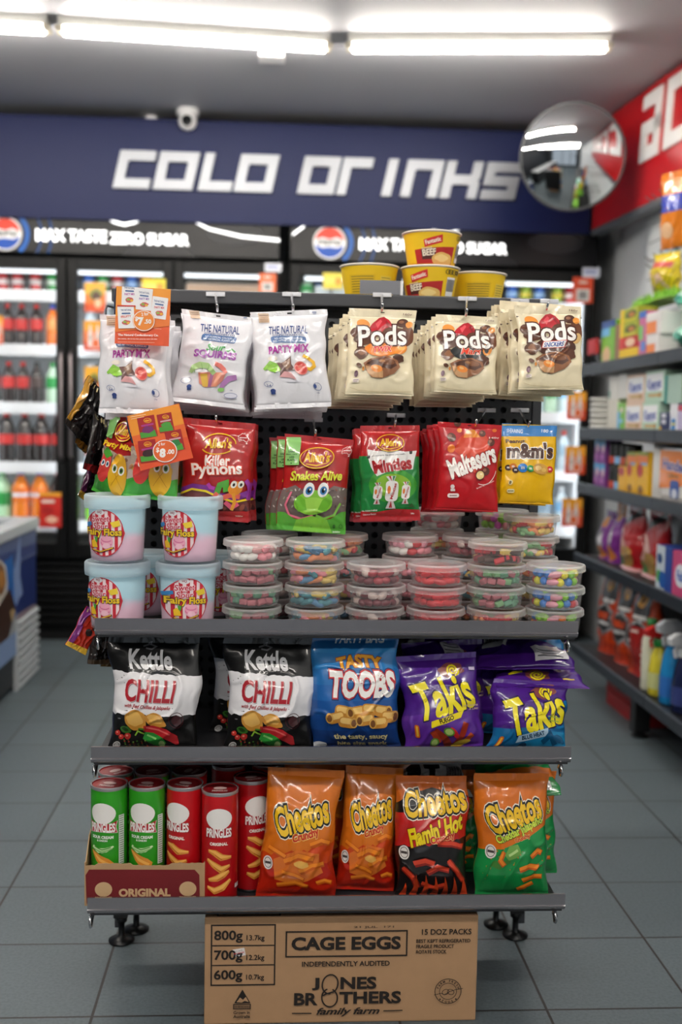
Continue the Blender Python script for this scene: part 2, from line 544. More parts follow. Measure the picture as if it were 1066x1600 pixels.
# ------------------------------------------------------------------ big signs
LET = {'C': [[(1, 1), (0, 1), (0, 0), (1, 0)]], 'O': ['loop', [(0, 0), (0, 1), (1, 1), (1, 0)]], 'L': [[(0, 1), (0, 0), (1, 0)]], 'D': ['loop', [(0, 0), (0, 1), (1, 1), (1, 0)]],
       'r': [[(0, 0), (0, 1), (1, 1)]], 'I': [[(0, 0), (0, 1)]], 'n': [[(0, 0), (0, 1), (1, 1), (1, 0)]], 'K': [[(0, 0), (0, 1)], [(0, .5), (.86, .5), (1, .66), (1, 1)], [(.5, .5), (.86, .5), (1, .34), (1, 0)]],
       'S': [[(1, 1), (0, 1), (0, .5), (1, .5), (1, 0), (0, 0)]], 'a': [[(0, 1), (1, 1), (1, 0), (0, 0), (0, .48), (1, .48)]],
       'e': [[(1, 0), (0, 0), (0, 1), (1, 1), (1, .48), (0, .48)]]}


def letter(ch, w_, h_, t, dp, sh):
    """letter strokes as a solid: x right, z up, front at -dp"""
    d = LET[ch]; loop = d[0] == 'loop'; g = G()
    for P in (d[1:] if loop else d):
        dp += .0006
        P = [Vector((t / 2 + x * (w_ - t), t / 2 + y * (h_ - t))) for x, y in P]
        if not loop and ch != 'K':      # square ends run to the outline
            for i, j in ((0, 1), (-1, -2)):
                dd = (P[i] - P[j]).normalized(); P[i] = P[i] + dd * t / 2
        if ch == 'K' and len(P) == 2: P = [P[0] - Vector((0, t / 2)), P[1] + Vector((0, t / 2))]
        if ch == 'K' and len(P) == 4: P[-1] = P[-1] + Vector((0, t / 2 * (1 if P[-1].y > h_ / 2 else -1)))
        a = Art(); a.line([tuple(p) for p in P], t, '#ffffff', loop)
        v2, f2 = a.sh[0][0], a.sh[0][1]; n = len(v2)
        v = [(x + sh * y, -dp, y) for x, y in v2] + [(x + sh * y, 0, y) for x, y in v2]
        f = [q[:] for q in f2] + [[i + n for i in reversed(q)] for q in f2]
        m_ = n // 2
        for i in range(m_ if loop else m_ - 1):
            j = (i + 1) % m_
            f += [[2 * i, 2 * j, 2 * j + n, 2 * i + n], [2 * i + 1, 2 * i + 1 + n, 2 * j + 1 + n, 2 * j + 1]]
        if not loop: f += [[0, n, n + 1, 1], [2 * m_ - 2, 2 * m_ - 1, 2 * m_ - 1 + n, 2 * m_ - 2 + n]]
        g.add((v, f), mat('#8d9096', .36, .3))
    return g


SY = 5.62
zb0, zt0 = at(100, 342, SY).z, 2.655
r = thing('blue_fascia_sign', 'blue sign board with silver COLD DRINKS lettering above the fridges', 'sign', (0, SY, 0))
obj('board', *box((XL + .01, 0, zb0), (1.6, .015, zt0), .003), mat('#0d1945', .45, spec=.2), r)
k = SY / F * .5
x0 = at(0, 300, SY).x
zl = at(420, 302, SY).z
for ch, xs, wd in (('C', 337, 108), ('O', 457, 118), ('L', 592, 100), ('D', 700, 116), ('D', 893, 112), ('r', 1012, 92), ('I', 1151, 22), ('n', 1209, 112), ('K', 1331, 112), ('S', 1456, 108)):
    gl = letter(ch, wd * k, 112 * k, 29 * k, .02, .22)
    o = gl.build('letter', r); o.location = (x0 + xs * k, -.0005, zl)

cn = at(925, 356, SY); X0 = 1.60
a0 = Vector((1.608, 5.605)); a1 = Vector((1.684, 4.56)); dr = (a1 - a0).normalized(); L = 6.0
r = thing('red_fascia_sign', 'red sign board with white lettering along the side wall above the shelving', 'sign', (a0.x, a0.y, 0), (0, 0, atan2(dr.y, dr.x)))
zr = 2.17
obj('board', *box((0, 0, zr), (L, .05, 2.69), .004), mat('#b51219', .3), r)
obj('trim_strip', *box((0, -.004, zr - .03), (L, .05, zr - .0005)), mat('#55585c', .4), r)
def on_red(px, py):           # along-sign distance and height seen at a pixel
    d = ray(px, py); n = Vector((dr.y, -dr.x, 0)); o_ = Vector((0, 0, CAM_H)); t_ = (Vector((a0.x, a0.y, 0)) - o_).dot(n) / d.dot(n); P = o_ + d * t_
    return (Vector((P.x, P.y)) - a0).dot(dr), P.z
s0, zz0 = on_red(1001, 250); s1, _ = on_red(1030, 230)
s2, zz1 = on_red(1029, 168)
lw = s1 - s0; lh = .29
xx = s0
for ch in 'accessOrIes':
    w_ = lw if ch != 'I' else .06
    gl = letter({'c': 'C', 's': 'S'}.get(ch, ch), w_, lh, .062, .008, .12)
    for i in range(len(gl.mi)): gl.mi[i] = 0
    gl.mats = [mat('#e6e4e2', .3)]
    o = gl.build('letter', r); o.location = (xx, -.0005, zz0 - .02); xx += w_ + .055

# ------------------------------------------------------------------ convex mirror
c = at(895, 245, 4.95)
r = thing('convex_mirror', 'round convex security mirror in the corner between the blue and red signs', 'mirror', c)
R_ = .232; hd = .05; RS = (R_ ** 2 + hd ** 2) / (2 * hd)
prof = []
for i in range(15):
    q = R_ * i / 14; prof.append((max(q, 1e-5), sqrt(RS ** 2 - q * q) - (RS - hd)))
mir = lathe(prof[::-1], 64, caps=False)
q_ = Vector((-.16, -1, -.17)).normalized().to_track_quat('Z', 'Y')
r.rotation_euler = q_.to_euler()
obj('mirror_face', *mir, mat('#d6d9db', .02, 1), r, smooth=True)
obj('rim', *lathe([(R_ - .006, .004), (R_ + .004, .006), (R_ + .006, -.004), (R_ - .004, -.012), (R_ - .006, .004)], 64, caps=False), mat('#3a3c3e', .4), r, smooth=True)
obj('back_shell', *lathe([(R_ - .004, -.011), (.1, -.03), (.0001, -.032)], 32, caps=False), mat('#26282a', .5), r)
back = q_ @ Vector((0, 0, -.03))
inv = q_.inverted()
arm = [back, Vector((.07, .25, .1)), Vector((.12, .66, .12))]
obj('bracket', *tube([inv @ p for p in arm], .012), mat('#26282a', .5), r)

# ------------------------------------------------------------------ drinks fridges
FY = 5.66
M_FW = mat('#e9edf0', .5); M_FB = mat('#08090a', .4, spec=.22)
GLASS = clear_mat('fridge glass', '#dfe8ea', .03, .02)


def flat(art, g, o_, ux, vy, nrm, uvf, n=0):
    o_, ux, vy, nrm = map(Vector, (o_, ux, vy, nrm))
    art.lay_on(g, uvf, lambda u, v, k: o_ + ux * u + vy * v + nrm * (k + .0004), n, n)


def globe(a, cx, cy, r_):
    a.ell(cx, cy, r_, r_, '#f2f2f2'); R = r_ * .9
    top = [(cx + R * cos(radians(t)), cy - R * sin(radians(t))) for t in range(8, 173, 9)] + [(cx - R * .5, cy - R * .34), (cx, cy - R * .22), (cx + R * .5, cy - R * .36)]
    a.poly(top, '#e0402f')
    bot = [(cx + R * cos(radians(t)), cy - R * sin(radians(t))) for t in range(-172, -7, 9)] + [(cx + R * .5, cy + R * .36), (cx, cy + R * .3), (cx - R * .5, cy + R * .36)]
    a.poly(bot, '#1b4fb0')
    a.text('PEPSI', cx, cy, r_ * .3, '#16181c', w=r_ * 1.35, b=.03)


SHZ = [1.795, 1.515, 1.215, .905, .60]


def fridge(x0, x1, label, hx, hy):
    r = thing('drinks_fridge', label, 'fridge', (0, FY, 0)); n = 3; dw = (x1 - x0) / n
    g = G()
    for lo, hi in (((x0, .05, .06), (x0 + .03, .72, 1.98)), ((x1 - .03, .05, .06), (x1, .72, 1.98)), ((x0 + .03, .05, .06), (x1 - .03, .72, .5)), ((x0 + .03, .05, 1.93), (x1 - .03, .72, 1.98)),
                   ((x0, .05, 1.981), (x1, .72, 2.165))): g.add(box(lo, hi, .003), M_FB)
    g.build('cabinet', r)
    g = G().add(box((x0 + .0305, .62, .5005), (x1 - .0305, .70, 1.9295)), M_FW)
    for x in (x0 + .0305, x1 - .0425): g.add(box((x, .12, .5005), (x + .012, .619, 1.9295)), M_FW)
    g.build('liner', r)
    g = G()
    for k in range(9): g.add(box((x0 + .03, .03, .09 + k * .038), (x1 - .03, .049, .09 + k * .038 + .022), .003), mat('#0b0c0d', .45, spec=.25))
    g.build('grille', r)
    obj('plinth', *box((x0 + .02, .08, 0), (x1 - .02, .7, .0595)), mat('#0a0a0b', .6), r)
    # lit header
    g = G().add(box((x0, -.02, 1.985), (x1, .049, 2.165), .003), ink('#0d0d10', 'panel'))
    a = Art('panel'); W = (x1 - x0) * 1000; Hh = 180
    uvf = lambda x, y: (x / W, y / Hh)
    px = hx * 1000
    for q in (0, 70, 120):
        a.ring(px, 90, 110 + q, 110 + q, 22 if not q else 10, '#1c5fb4' if not q else '#123f7c', -50, 50, 14)
    a.ell(W * .62, 200, 190, 90, '#1d1d21'); a.ell(W * .86, 60, 150, 60, '#1a1b1f')
    globe(a, px, 90, 84)
    flat(a, g, (x0, -.02, 2.165), (x1 - x0, 0, 0), (0, 0, -.18), (0, -1, 0), uvf)
    a = Art('lit')
    a.lay = 30
    a.text('MAX TASTE', px + 328, 92, 60, '#ffffff', w=350, b=.03); a.text('ZERO SUGAR', px + 716, 98, 56, '#ffffff', w=395, b=.03)
    a.line([(px + 500, -5), (px + 540, 18), (px + 590, 30), (px + 640, 18), (px + 690, -6)], 11, '#ffffff')
    if x0 < -1: a.line([(W * .72, -4), (W * .78, 40), (W * .88, 72), (W, 86)], [6, 9, 12, 13], '#ffffff')
    else: a.line([(12, 55), (70, 12)], 9, '#ffffff')
    flat(a, g, (x0, -.02, 2.165), (x1 - x0, 0, 0), (0, 0, -.18), (0, -1, 0), uvf)
    g.build('header_panel', r)
    for k, z in enumerate(SHZ):
        s = obj('shelf', *box((x0 + .045, .14, z - .012), (x1 - .045, .61, z)), mat('#dfe3e6', .4), r)
        obj('ticket_strip', *box((x0 + .045, .125, z - .035), (x1 - .045, .1395, z + .025), .003), mat('#e6eaee', .35), s)
    for i in range(1, n): obj('mullion_light_stop', *box((x0 + i * dw - .022, .0456, .5), (x0 + i * dw + .022, .0468, 1.93)), M_FB, r)  # thin strip added behind each door gap to stop tube light leaking through
    for i in range(n):
        a_, b_ = x0 + i * dw + .004, x0 + (i + 1) * dw - .004
        g = G(); fw_ = .05
        for lo, hi in (((a_, 0, .44), (a_ + fw_, .045, 1.965)), ((b_ - fw_, 0, .44), (b_, .045, 1.965)), ((a_ + fw_, 0, .44), (b_ - fw_, .045, .52)), ((a_ + fw_, 0, 1.91), (b_ - fw_, .045, 1.965))):
            g.add(box(lo, hi, .004), M_FB)
        d = g.build('door', r)
        obj('pane', [(a_ + fw_, .02, .52), (b_ - fw_, .02, .52), (b_ - fw_, .02, 1.91), (a_ + fw_, .02, 1.91)], [[0, 1, 2, 3]], GLASS, d)
        xh = a_ + .02 if i else b_ - .02
        obj('handle', *tube([(xh, -.001, .95), (xh, -.04, .97), (xh, -.04, 1.48), (xh, -.001, 1.5)], .009), mat('#8d8587', .3, .6), d, smooth=True)
    for i in range(n + 1):
        xm = x0 + i * dw; xm = min(max(xm, x0 + .038), x1 - .038)
        obj('light_tube', *box((xm - .0065, .047, .56), (xm + .0065, .06, 1.88), .004), mat('#f4faff', .4, emit=FRIDGE), r)
    obj('light_bar', *box((x0 + .08, .08, 1.9), (x1 - .08, .11, 1.925), .004), mat('#f4faff', .4, emit=FRIDGE * .1), r)
    return r


fridge(-1.60, .008, 'three-door black drinks fridge on the left, under the sign', at(8, 368, FY - .02).x + 1.6, 0)
xg = at(515, 376, FY).x
fridge(.062, 1.655, 'three-door black drinks fridge on the right, beside the shelving', xg - .062, 0)
# ------------------------------------------------------------------ drinks
def bottle(name, label, h, rad, body, band, cap, label_z=(.42, .66), b2=None):
    r = thing(name, label, 'bottle')
    prof = [(.0001, 0), (rad * .8, 0), (rad * .96, .012), (rad, .03), (rad, h * .30), (rad * .95, h * .36), (rad, h * .42), (rad, h * .66), (rad * .86, h * .74), (rad * .55, h * .83), (rad * .38, h * .88), (rad * .36, h * .92)]
    obj('bottle_body', *lathe(prof, 20), mat(body, .12, coat=.5), r, smooth=True)
    obj('label_band', *lathe([(rad * 1.012, h * label_z[0]), (rad * 1.02, h * (label_z[0] + .01)), (rad * 1.02, h * (label_z[1] - .01)), (rad * 1.012, h * label_z[1])], 20, caps=False), mat(band, .3), r, smooth=True)
    if b2: obj('label_stripe', *lathe([(rad * 1.024, h * .5), (rad * 1.024, h * .57)], 20, caps=False), mat(b2, .3), r, smooth=True)
    obj('cap', *lathe([(rad * .43, h * .9), (rad * .43, h * .985), (rad * .38, h), (.0001, h)], 16), mat(cap, .35), r, smooth=True)
    return r


def drink_can(name, label, body, band, h=.115, rad=.032):
    r = thing(name, label, 'drink can')
    obj('can_body', *lathe([(.0001, 0), (rad * .78, 0), (rad * .98, .009), (rad, .014), (rad, h - .014), (rad * .86, h - .002)], 20), mat(body, .22, .3), r, smooth=True)
    obj('can_band', *lathe([(rad * 1.01, h * .45), (rad * 1.01, h * .68)], 20, caps=False), mat(band, .3), r, smooth=True)
    obj('can_top', *lathe([(rad * .87, h - .003), (rad * .87, h), (rad * .8, h), (rad * .78, h - .003), (.0001, h - .003)], 20, caps=False), M_STEEL, r, smooth=True)
    return r


def carton(name, label, sx, sy, h, body, top):
    r = thing(name, label, 'carton')
    obj('carton_body', *box((-sx / 2, -sy / 2, 0), (sx / 2, sy / 2, h * .8), .003), mat(body, .45), r)
    obj('gable_top', [(-sx / 2, -sy / 2, h * .8), (sx / 2, -sy / 2, h * .8), (sx / 2, sy / 2, h * .8), (-sx / 2, sy / 2, h * .8), (-sx / 2, 0, h), (sx / 2, 0, h)],
        [[0, 1, 5, 4], [2, 3, 4, 5], [1, 2, 5], [3, 0, 4]], mat(top, .45), r)
    return r


KINDS = {'cola can': lambda l: drink_can('drink_can', l, '#c41c22', '#e8e0de'), 'green can': lambda l: drink_can('drink_can', l, '#159a3c', '#dfeee0'),
         'blue can': lambda l: drink_can('drink_can', l, '#2463c4', '#9cc4ee'), 'lime can': lambda l: drink_can('drink_can', l, '#98b62a', '#e8d23a'),
         'cola bottle': lambda l: bottle('drink_bottle', l, .235, .034, '#1d0d0a', '#c62a28', '#d22a28'),
         'orange bottle': lambda l: bottle('drink_bottle', l, .235, .034, '#ee7a1c', '#f3a05a', '#2a55c8'),
         'green bottle': lambda l: bottle('drink_bottle', l, .235, .034, '#bfe0c4', '#2a9a4a', '#2fa84e'),
         'dark cola bottle': lambda l: bottle('drink_bottle', l, .235, .034, '#241a18', '#4a3a38', '#2a2a2c'),
         'large cola bottle': lambda l: bottle('large_drink_bottle', l, .285, .043, '#1a0b09', '#c32826', '#d02826', (.40, .58)),
         'large orange bottle': lambda l: bottle('large_drink_bottle', l, .285, .046, '#ef8418', '#ee7a1a', '#2a55c8', (.40, .66), '#e8e8f4'),
         'large green bottle': lambda l: bottle('large_drink_bottle', l, .285, .045, '#a9d6ae', '#1f8f3e', '#2fa84e', (.34, .58)),
         'large lime bottle': lambda l: bottle('large_drink_bottle', l, .285, .046, '#8ae03a', '#6cc81e', '#2fa84e', (.34, .58)),
         'water bottle': lambda l: bottle('drink_bottle', l, .235, .034, '#cfe2ea', '#7fb6e0', '#e8eef2'),
         'red-capped water bottle': lambda l: bottle('drink_bottle', l, .235, .034, '#c3d6e0', '#9ab8cc', '#d03a34'),
         'beige milk carton': lambda l: carton('milk_carton', l, .075, .07, .17, '#c9a78a', '#e6d8c8'),
         'white milk carton': lambda l: carton('milk_carton', l, .075, .07, .19, '#e4ecf0', '#4a86c8')}
PROTO = {}


def stock(kind, label, loc, group):
    if kind not in PROTO:
        o = KINDS[kind](label); o.location = loc; o['group'] = group; PROTO[kind] = o; return o
    return dup(PROTO[kind], label, loc, group=group)


DRY = 5.86
def fill(where, shelf, kinds, pxs, py):
    for i, (k, px) in enumerate(zip(kinds, pxs)):
        x = at(px, py, DRY).x
        o_ = stock(k, f'{k}, {ORD[i]} along the {ORD[shelf]} shelf behind the {where} glass door', (x, DRY, SHZ[shelf] + .0015), f'drinks behind the {where} door')
        o_.scale = (1, 1, .55) if shelf == 0 and 'can' not in k.split() else (1, 1, 1)


A1 = 'far left'
fill(A1, 0, ['cola can'] * 3 + ['green can'], [5, 28, 56, 82], 450)
fill(A1, 1, ['cola bottle'] * 4 + ['orange bottle'], [-11, 12, 34, 57, 82], 520)
fill(A1, 2, ['cola bottle'] * 3 + ['dark cola bottle', 'green bottle'], [-10, 14, 36, 58, 82], 600)
fill(A1, 3, ['large cola bottle'] * 4, [11, 39, 65, 92], 690)
fill(A1, 4, ['large green bottle', 'large orange bottle', 'large orange bottle', 'large cola bottle'], [4, 33, 62, 91], 780)
A2 = 'second from the left'
fill(A2, 0, ['blue can', 'green can', 'cola can', 'blue can', 'cola can', 'green can'], [140, 162, 184, 206, 228, 250], 450)
fill(A2, 1, ['water bottle'] * 5, [142, 168, 194, 220, 246], 520)
fill(A2, 2, ['water bottle', 'green bottle', 'orange bottle', 'water bottle', 'cola bottle'], [142, 168, 194, 220, 246], 600)
fill(A2, 3, ['red-capped water bottle'] * 5, [142, 168, 194, 220, 246], 690)
fill(A2, 4, ['large lime bottle', 'large lime bottle', 'large green bottle', 'large orange bottle'], [148, 178, 210, 242], 780)
fill('third from the left', 0, ['beige milk carton'] * 6, [304, 325, 346, 367, 388, 409], 450)
fill('third from the right', 0, ['green bottle', 'white milk carton', 'white milk carton', 'green bottle', 'white milk carton'], [480, 504, 530, 556, 582], 450)
B3 = 'far right'
fill(B3, 0, ['blue can', 'lime can', 'blue can', 'lime can', 'cola can'], [800, 821, 842, 870, 890], 470)
fill(B3, 1, ['white milk carton'] * 4, [800, 830, 858, 886], 560)
fill(B3, 2, ['green bottle'] * 2 + ['water bottle', 'green bottle', 'water bottle'], [795, 817, 838, 859, 880], 670)
fill(B3, 3, ['water bottle'] * 2 + ['red-capped water bottle'] * 2, [800, 826, 853, 880], 720)
fill(B3, 4, ['red-capped water bottle', 'water bottle', 'red-capped water bottle', 'water bottle'], [800, 826, 850, 876], 800)


# promotional cards on the glass doors
def promo(px0, py0, px1, py1, label, base='#e8761e', kind=0, Y=FY - .006):
    a_, b_ = at(px0, py0, Y), at(px1, py1, Y); W, Hh = b_.x - a_.x, a_.z - b_.z
    r = thing('promo_card', label, 'promotional card', ((a_.x + b_.x) / 2, Y, b_.z))
    g = G().add(box((-W / 2, -.001, 0), (W / 2, .003, Hh)), ink(base, 'card'))
    a = Art('card'); uvf = lambda x, y: (x / 100, y / 100)
    if kind == 0:      # two bottles and a round price spot on orange fading to red
        a.rect(0, 0, 100, 34, '#f0a428'); a.poly([(0, 70), (100, 64), (100, 100), (0, 100)], '#d8481e')
        for x in (32, 68):
            a.poly([(x - 12, 88), (x - 13, 50), (x - 5, 28), (x - 4, 14), (x + 4, 14), (x + 5, 28), (x + 13, 50), (x + 12, 88)], '#e4dcd8')
            a.rect(x - 12, 50, x + 12, 64, '#c9b8b4')
        a.ell(58, 76, 19, 17, '#e06a3a'); a.ring(58, 76, 19, 17, 3, '#f2e4da')
    elif kind == 1:    # food picture
        a.rect(0, 0, 100, 40, '#f2b02a'); a.poly([(0, 74), (100, 74), (100, 100), (0, 100)], '#d6501c')
        a.ell(52, 38, 34, 22, '#8a8a34', amp=.3, seed=2); a.ell(56, 46, 22, 14, '#4a2c18', amp=.3, seed=4); a.ell(64, 70, 17, 15, '#eec8a0')
    elif kind == 2:    # tag with a plain white square
        a.rect(30, 14, 70, 24, '#f0d8c8'); a.rect(18, 46, 82, 92, '#e8e4de'); a.rect(30, 54, 70, 84, '#8d8a88')
    elif kind == 3:
        a.rect(12, 30, 60, 70, '#e8e060'); a.ell(76, 52, 16, 24, '#e89a28')
    elif kind == 4:    # red drinks offer
        a.rect(0, 0, 100, 12, '#e8a028'); a.rect(12, 22, 70, 30, '#f2e4da'); a.ell(40, 52, 26, 12, '#a81818'); a.ell(58, 78, 26, 11, '#e8b8a0', amp=.3, seed=5)
    elif kind == 5:
        a.rect(12, 30, 80, 60, '#8a94c0')
    flat(a, g, (-W / 2, -.001, Hh), (W, 0, 0), (0, 0, -Hh), (0, -1, 0), uvf)
    g.build('card', r)
    return r


D2 = 'on the second fridge door'
promo(132, 441, 165, 488, f'orange food card at the top {D2}', kind=1)
promo(131, 501, 163, 548, f'orange bottle offer card, second from the top {D2}', kind=0)
promo(132, 573, 160, 624, f'orange food card half hidden behind the dark sachets {D2}', kind=1)
promo(134, 672, 160, 712, f'orange-red card lowest {D2}', '#d85a2a', 0)
promo(222, 435, 259, 461, f'yellow card at the top corner {D2}', '#e6d022', 3)
promo(405, 427, 431, 458, 'orange tag with a white square on the third fridge door', '#e8621c', 2)
promo(414, 411, 440, 425, 'small white price card on the frame of the third fridge door', '#dfe2ec', 5, FY - .012)
promo(505, 426, 536, 452, 'yellow and white card on the door under the round cola emblem', '#e2cf3a', 3)
promo(896, 433, 926, 474, 'orange-red tag with a white square on the last fridge door', '#dd4a22', 2, FY - .014)
promo(911, 417, 937, 434, 'small white price card at the top corner of the last fridge door', '#d5d8e6', 5, FY - .014)
promo(887, 612, 915, 656, 'orange two-bottle card, uppermost of three on the last fridge door', kind=0, Y=FY - .012)
promo(884, 697, 914, 741, 'orange three-bottle card, middle one on the last fridge door', kind=0, Y=FY - .014)
promo(879, 779, 909, 823, 'orange two-bottle card, lowest one on the last fridge door', kind=0, Y=FY - .014)
promo(61, 769, 96, 824, 'red drinks offer card on the lowest shelf of the first fridge door', '#c8261e', 4, FY - .006)
promo(-6, 493, 5, 538, 'orange card at the left edge on the first fridge door', kind=0)

# ------------------------------------------------------------------ chest freezer on the left
FX = -1.085; fy0, fy1 = 2.75, 5.03; fz = .69
r = thing('chest_freezer', 'blue wrapped chest freezer with a white rim and slatted vent', 'freezer', (FX, 0, 0))
g = G().add(box((-.72, fy0, .26), (-.001, fy1, fz - .03), .004), ink('#1a2c68', 'card'))
a = Art('card'); o0 = onz = None
fl = lambda px, py: ((atx(px, py, FX).y), atx(px, py, FX).z)
uvf = lambda x, y: ((fl(x, y)[0] - fy0) / (fy1 - fy0), (fz - .03 - fl(x, y)[1]) / (fz - .29))
zt, zb_ = fz - .03, .26
A = Art('card'); uv2 = uvf
q5 = lambda *p: [(x / 5, 780 + y / 5) for x, y in p]
A.poly([uvp for uvp in q5((-400, 380), (0, 330), (300, 160), (300, 420), (0, 560), (-400, 700))], '#5a6890')
A.poly(q5((-400, 560), (0, 440), (300, 330), (300, 400), (0, 540), (-400, 700)), '#36447a')
A.poly(q5((30, 480), (70, 470), (92, 430), (100, 500), (120, 560), (124, 760), (130, 900), (60, 980), (36, 760)), '#2468b4')
A.poly(q5((112, 800), (104, 560), (126, 480), (140, 360), (150, 280), (160, 270), (158, 460), (156, 600), (180, 740), (150, 770), (130, 830)), '#8298c4')
A.poly(q5((128, 900), (200, 860), (262, 820), (300, 830), (300, 900), (128, 1010)), '#8f8088')
A.poly(q5((60, 1000), (128, 900), (134, 1240), (60, 1300)), '#9aa0a2')
A.poly(q5((-400, 560), (0, 470), (46, 520), (60, 660), (40, 820), (0, 940), (-400, 1040)), '#c4bcb0')
A.poly(q5((-400, 600), (0, 500), (30, 540), (44, 640), (24, 740), (-400, 900)), '#7a4c24')
A.ell(2, 905, 5, 14, '#b07a38', amp=.3, seed=3)
A.poly(q5((44, 740), (78, 690), (96, 760), (124, 860), (70, 1060), (30, 1160), (0, 1240), (-100, 1300), (-100, 1000)), '#3a2014')
A.poly(q5((78, 880), (104, 850), (120, 880), (90, 960)), '#b89a6a')
flat(A, g, (-.001, fy0, zt), (0, fy1 - fy0, 0), (0, 0, zb_ - zt), (1, 0, 0), uv2)
g.f = [q for q in g.f]
o = g.build('body', r)
obj('lower_body', *box((-.70, fy0 + .02, .03), (-.012, 4.645, .2595)), mat('#2a2d30', .5), r)
g = G().add(box((-.012, fy0, .16), (.0, 4.64, .2595), .002), ink('#7c94bc', 'card'))
g.build('skirt', r)
v, f = box((0, 0, 0), (1, 1, 1))
g = G().add(box((-.68, 4.65, .01), (-.012, fy1 - .005, .2595)), mat('#3c4044', .6))
for k in range(9):
    z = .012 + k * .034
    g.add(([(-.011, 4.65, z), (.012, 4.65, z - .004), (.012, 4.65, z + .006), (-.011, 4.65, z + .02), (-.011, fy1 + .004, z), (.012, fy1 + .004, z - .004), (.012, fy1 + .004, z + .006), (-.011, fy1 + .004, z + .02)],
           [[0, 1, 2, 3], [7, 6, 5, 4], [0, 4, 5, 1], [1, 5, 6, 2], [2, 6, 7, 3], [3, 7, 4, 0]]), mat('#aeb3b6', .45))
g.add(box((-.014, 4.63, 0), (.006, 4.655, .30), .002), mat('#b6babc', .45))
g.build('vent', r)
g = G()
for lo, hi in (((-.74, fy0 - .01, fz - .0295), (-.66, fy1 + .012, fz + .02)), ((-.07, fy0 - .01, fz - .0295), (.012, fy1 + .012, fz + .02)), ((-.66, fy0 - .01, fz - .0295), (-.07, fy0 + .06, fz + .02)), ((-.66, fy1 - .06, fz - .0295), (-.07, fy1 + .012, fz + .02))):
    g.add(box(lo, hi, .008), mat('#b9bfc4', .35))
g.build('rim', r)
obj('glass_lid', *box((-.659, fy0 + .061, fz - .005), (-.071, fy1 - .061, fz + .001)), clear_mat('freezer glass', '#7f8a90', .55, .05), r)

# ------------------------------------------------------------------ shelving along the right wall
RX = 1.33; ry0, ry1 = 1.9, 4.72
RZ = [1.432, 1.160, .922, .612, .212]
M_SH = mat('#31363d', .38)
r = thing('wall_shelving', 'dark grey five-tier shelving along the side wall under the red sign', 'shelving unit', (0, 0, 0))
for x, y in ((1.70, ry1 - .05), (1.70, 3.75), (1.70, 2.8), (1.70, ry0 + .05)):
    obj('upright', *box((x, y - .02, .0), (x + .03, y + .02, 1.5), .002), M_BLACK, r)
g = G()
for y0_, y1_ in ((3.772, ry1 - .072), (2.822, 3.728), (ry0 + .072, 2.778)):
    g.add(box((1.705, y0_, .93), (1.72, y1_, 1.42)), M_DARK); g.add(box((1.705, y0_, .22), (1.72, y1_, .5)), M_DARK)
g.build('back_panel', r)
for k, z in enumerate(RZ):
    s = obj('shelf', *box((RX + .004, ry0, z - .045), (1.699, ry1, z - .012)), mat('#191b1f', .45), r)
    pr = [(0, z - .048), (-.006, z - .044), (-.006, z - .004), (0, z), (.0035, z), (.0035, z - .048)]
    n = len(pr)
    for y0_, y1_ in ((3.755, ry1), (2.80, 3.75), (ry0, 2.795)):
        v = [(RX + a_, y, b_) for y in (y0_, y1_) for a_, b_ in pr]
        f = [[i, n + i, n + (i + 1) % n, (i + 1) % n] for i in range(n)] + [list(range(n)), list(range(n, 2 * n))[::-1]]
        obj('price_rail', v, f, mat('#2c3139', .34), s)
for y in (3.97, 2.9):
    l = obj('leg', *box((RX + .03, y - .03, .022), (RX + .09, y + .03, RZ[4] - .0455), .003), M_BLACK, r)
    obj('foot', *lathe([(.03, 0), (.034, .006), (.02, .012), (.012, .0215)], 18, (RX + .06, y, 0)), M_BLACK, l)

PX = RX + .03       # where the goods' fronts stand


def rspan(l, r_, t, b_, X):
    yf, yn = atx(l, (t + b_) / 2, X).y, atx(r_, (t + b_) / 2, X).y
    return yf, yn, atx((l + r_) / 2, t, X).z - atx((l + r_) / 2, b_, X).z


def rbox(name, label, cat, l, r_, t, b_, shelf, col, art=None, X=None, depth=.09, side=None, group=None, on=0.0, parts=None):
    X = X or PX; yf, yn, h = rspan(l, r_, t, b_, X); W = yf - yn
    o = thing(name, label, cat, (X, (yf + yn) / 2, RZ[shelf] - .0115 + on), group=group)
    g = G().add(box((0, -W / 2, 0), (depth, W / 2, h), .002), ink(col, 'card'))
    if side: g.add(box((.001, -W / 2 - .0008, .001), (depth - .001, -W / 2 - .0002, h - .001)), ink(side, 'card'))
    if art:
        a = Art('card'); art(a)
        flat(a, g, (0, W / 2, h), (0, -W, 0), (0, 0, -h), (-1, 0, 0), lambda x, y: (x / 100, y / 100))
    g.build('carton' if cat != 'carton' else 'box_body', o)
    if parts: parts(o, W, h, depth)
    return o, h


def tissue(c1):
    def f(a):
        a.rect(6, 10, 94, 66, '#eef0f2'); a.text('Kleenex', 50, 42, 34, '#3a4ba6', w=74, b=.03, rot=-4); a.rect(28, 60, 72, 63, c1); a.rect(20, 74, 80, 84, '#c8a86a'); a.ell(80, 79, 9, 8, '#b08a50')
    return f


def rlathe(name, label, cat, px, pyt, pyb, shelf, parts, group=None, X=None, on=0.0):
    X = X or PX + .036; y = atx(px, (pyt + pyb) / 2, PX).y
    h = atx(px, pyt, X).z - atx(px, pyb, X).z
    o = thing(name, label, cat, (X, y, RZ[shelf] - .0115 + on), group=group)
    for nm, prof, mt in parts(h):
        obj(nm, *lathe(prof, 20), mt, o, smooth=True)
    return o


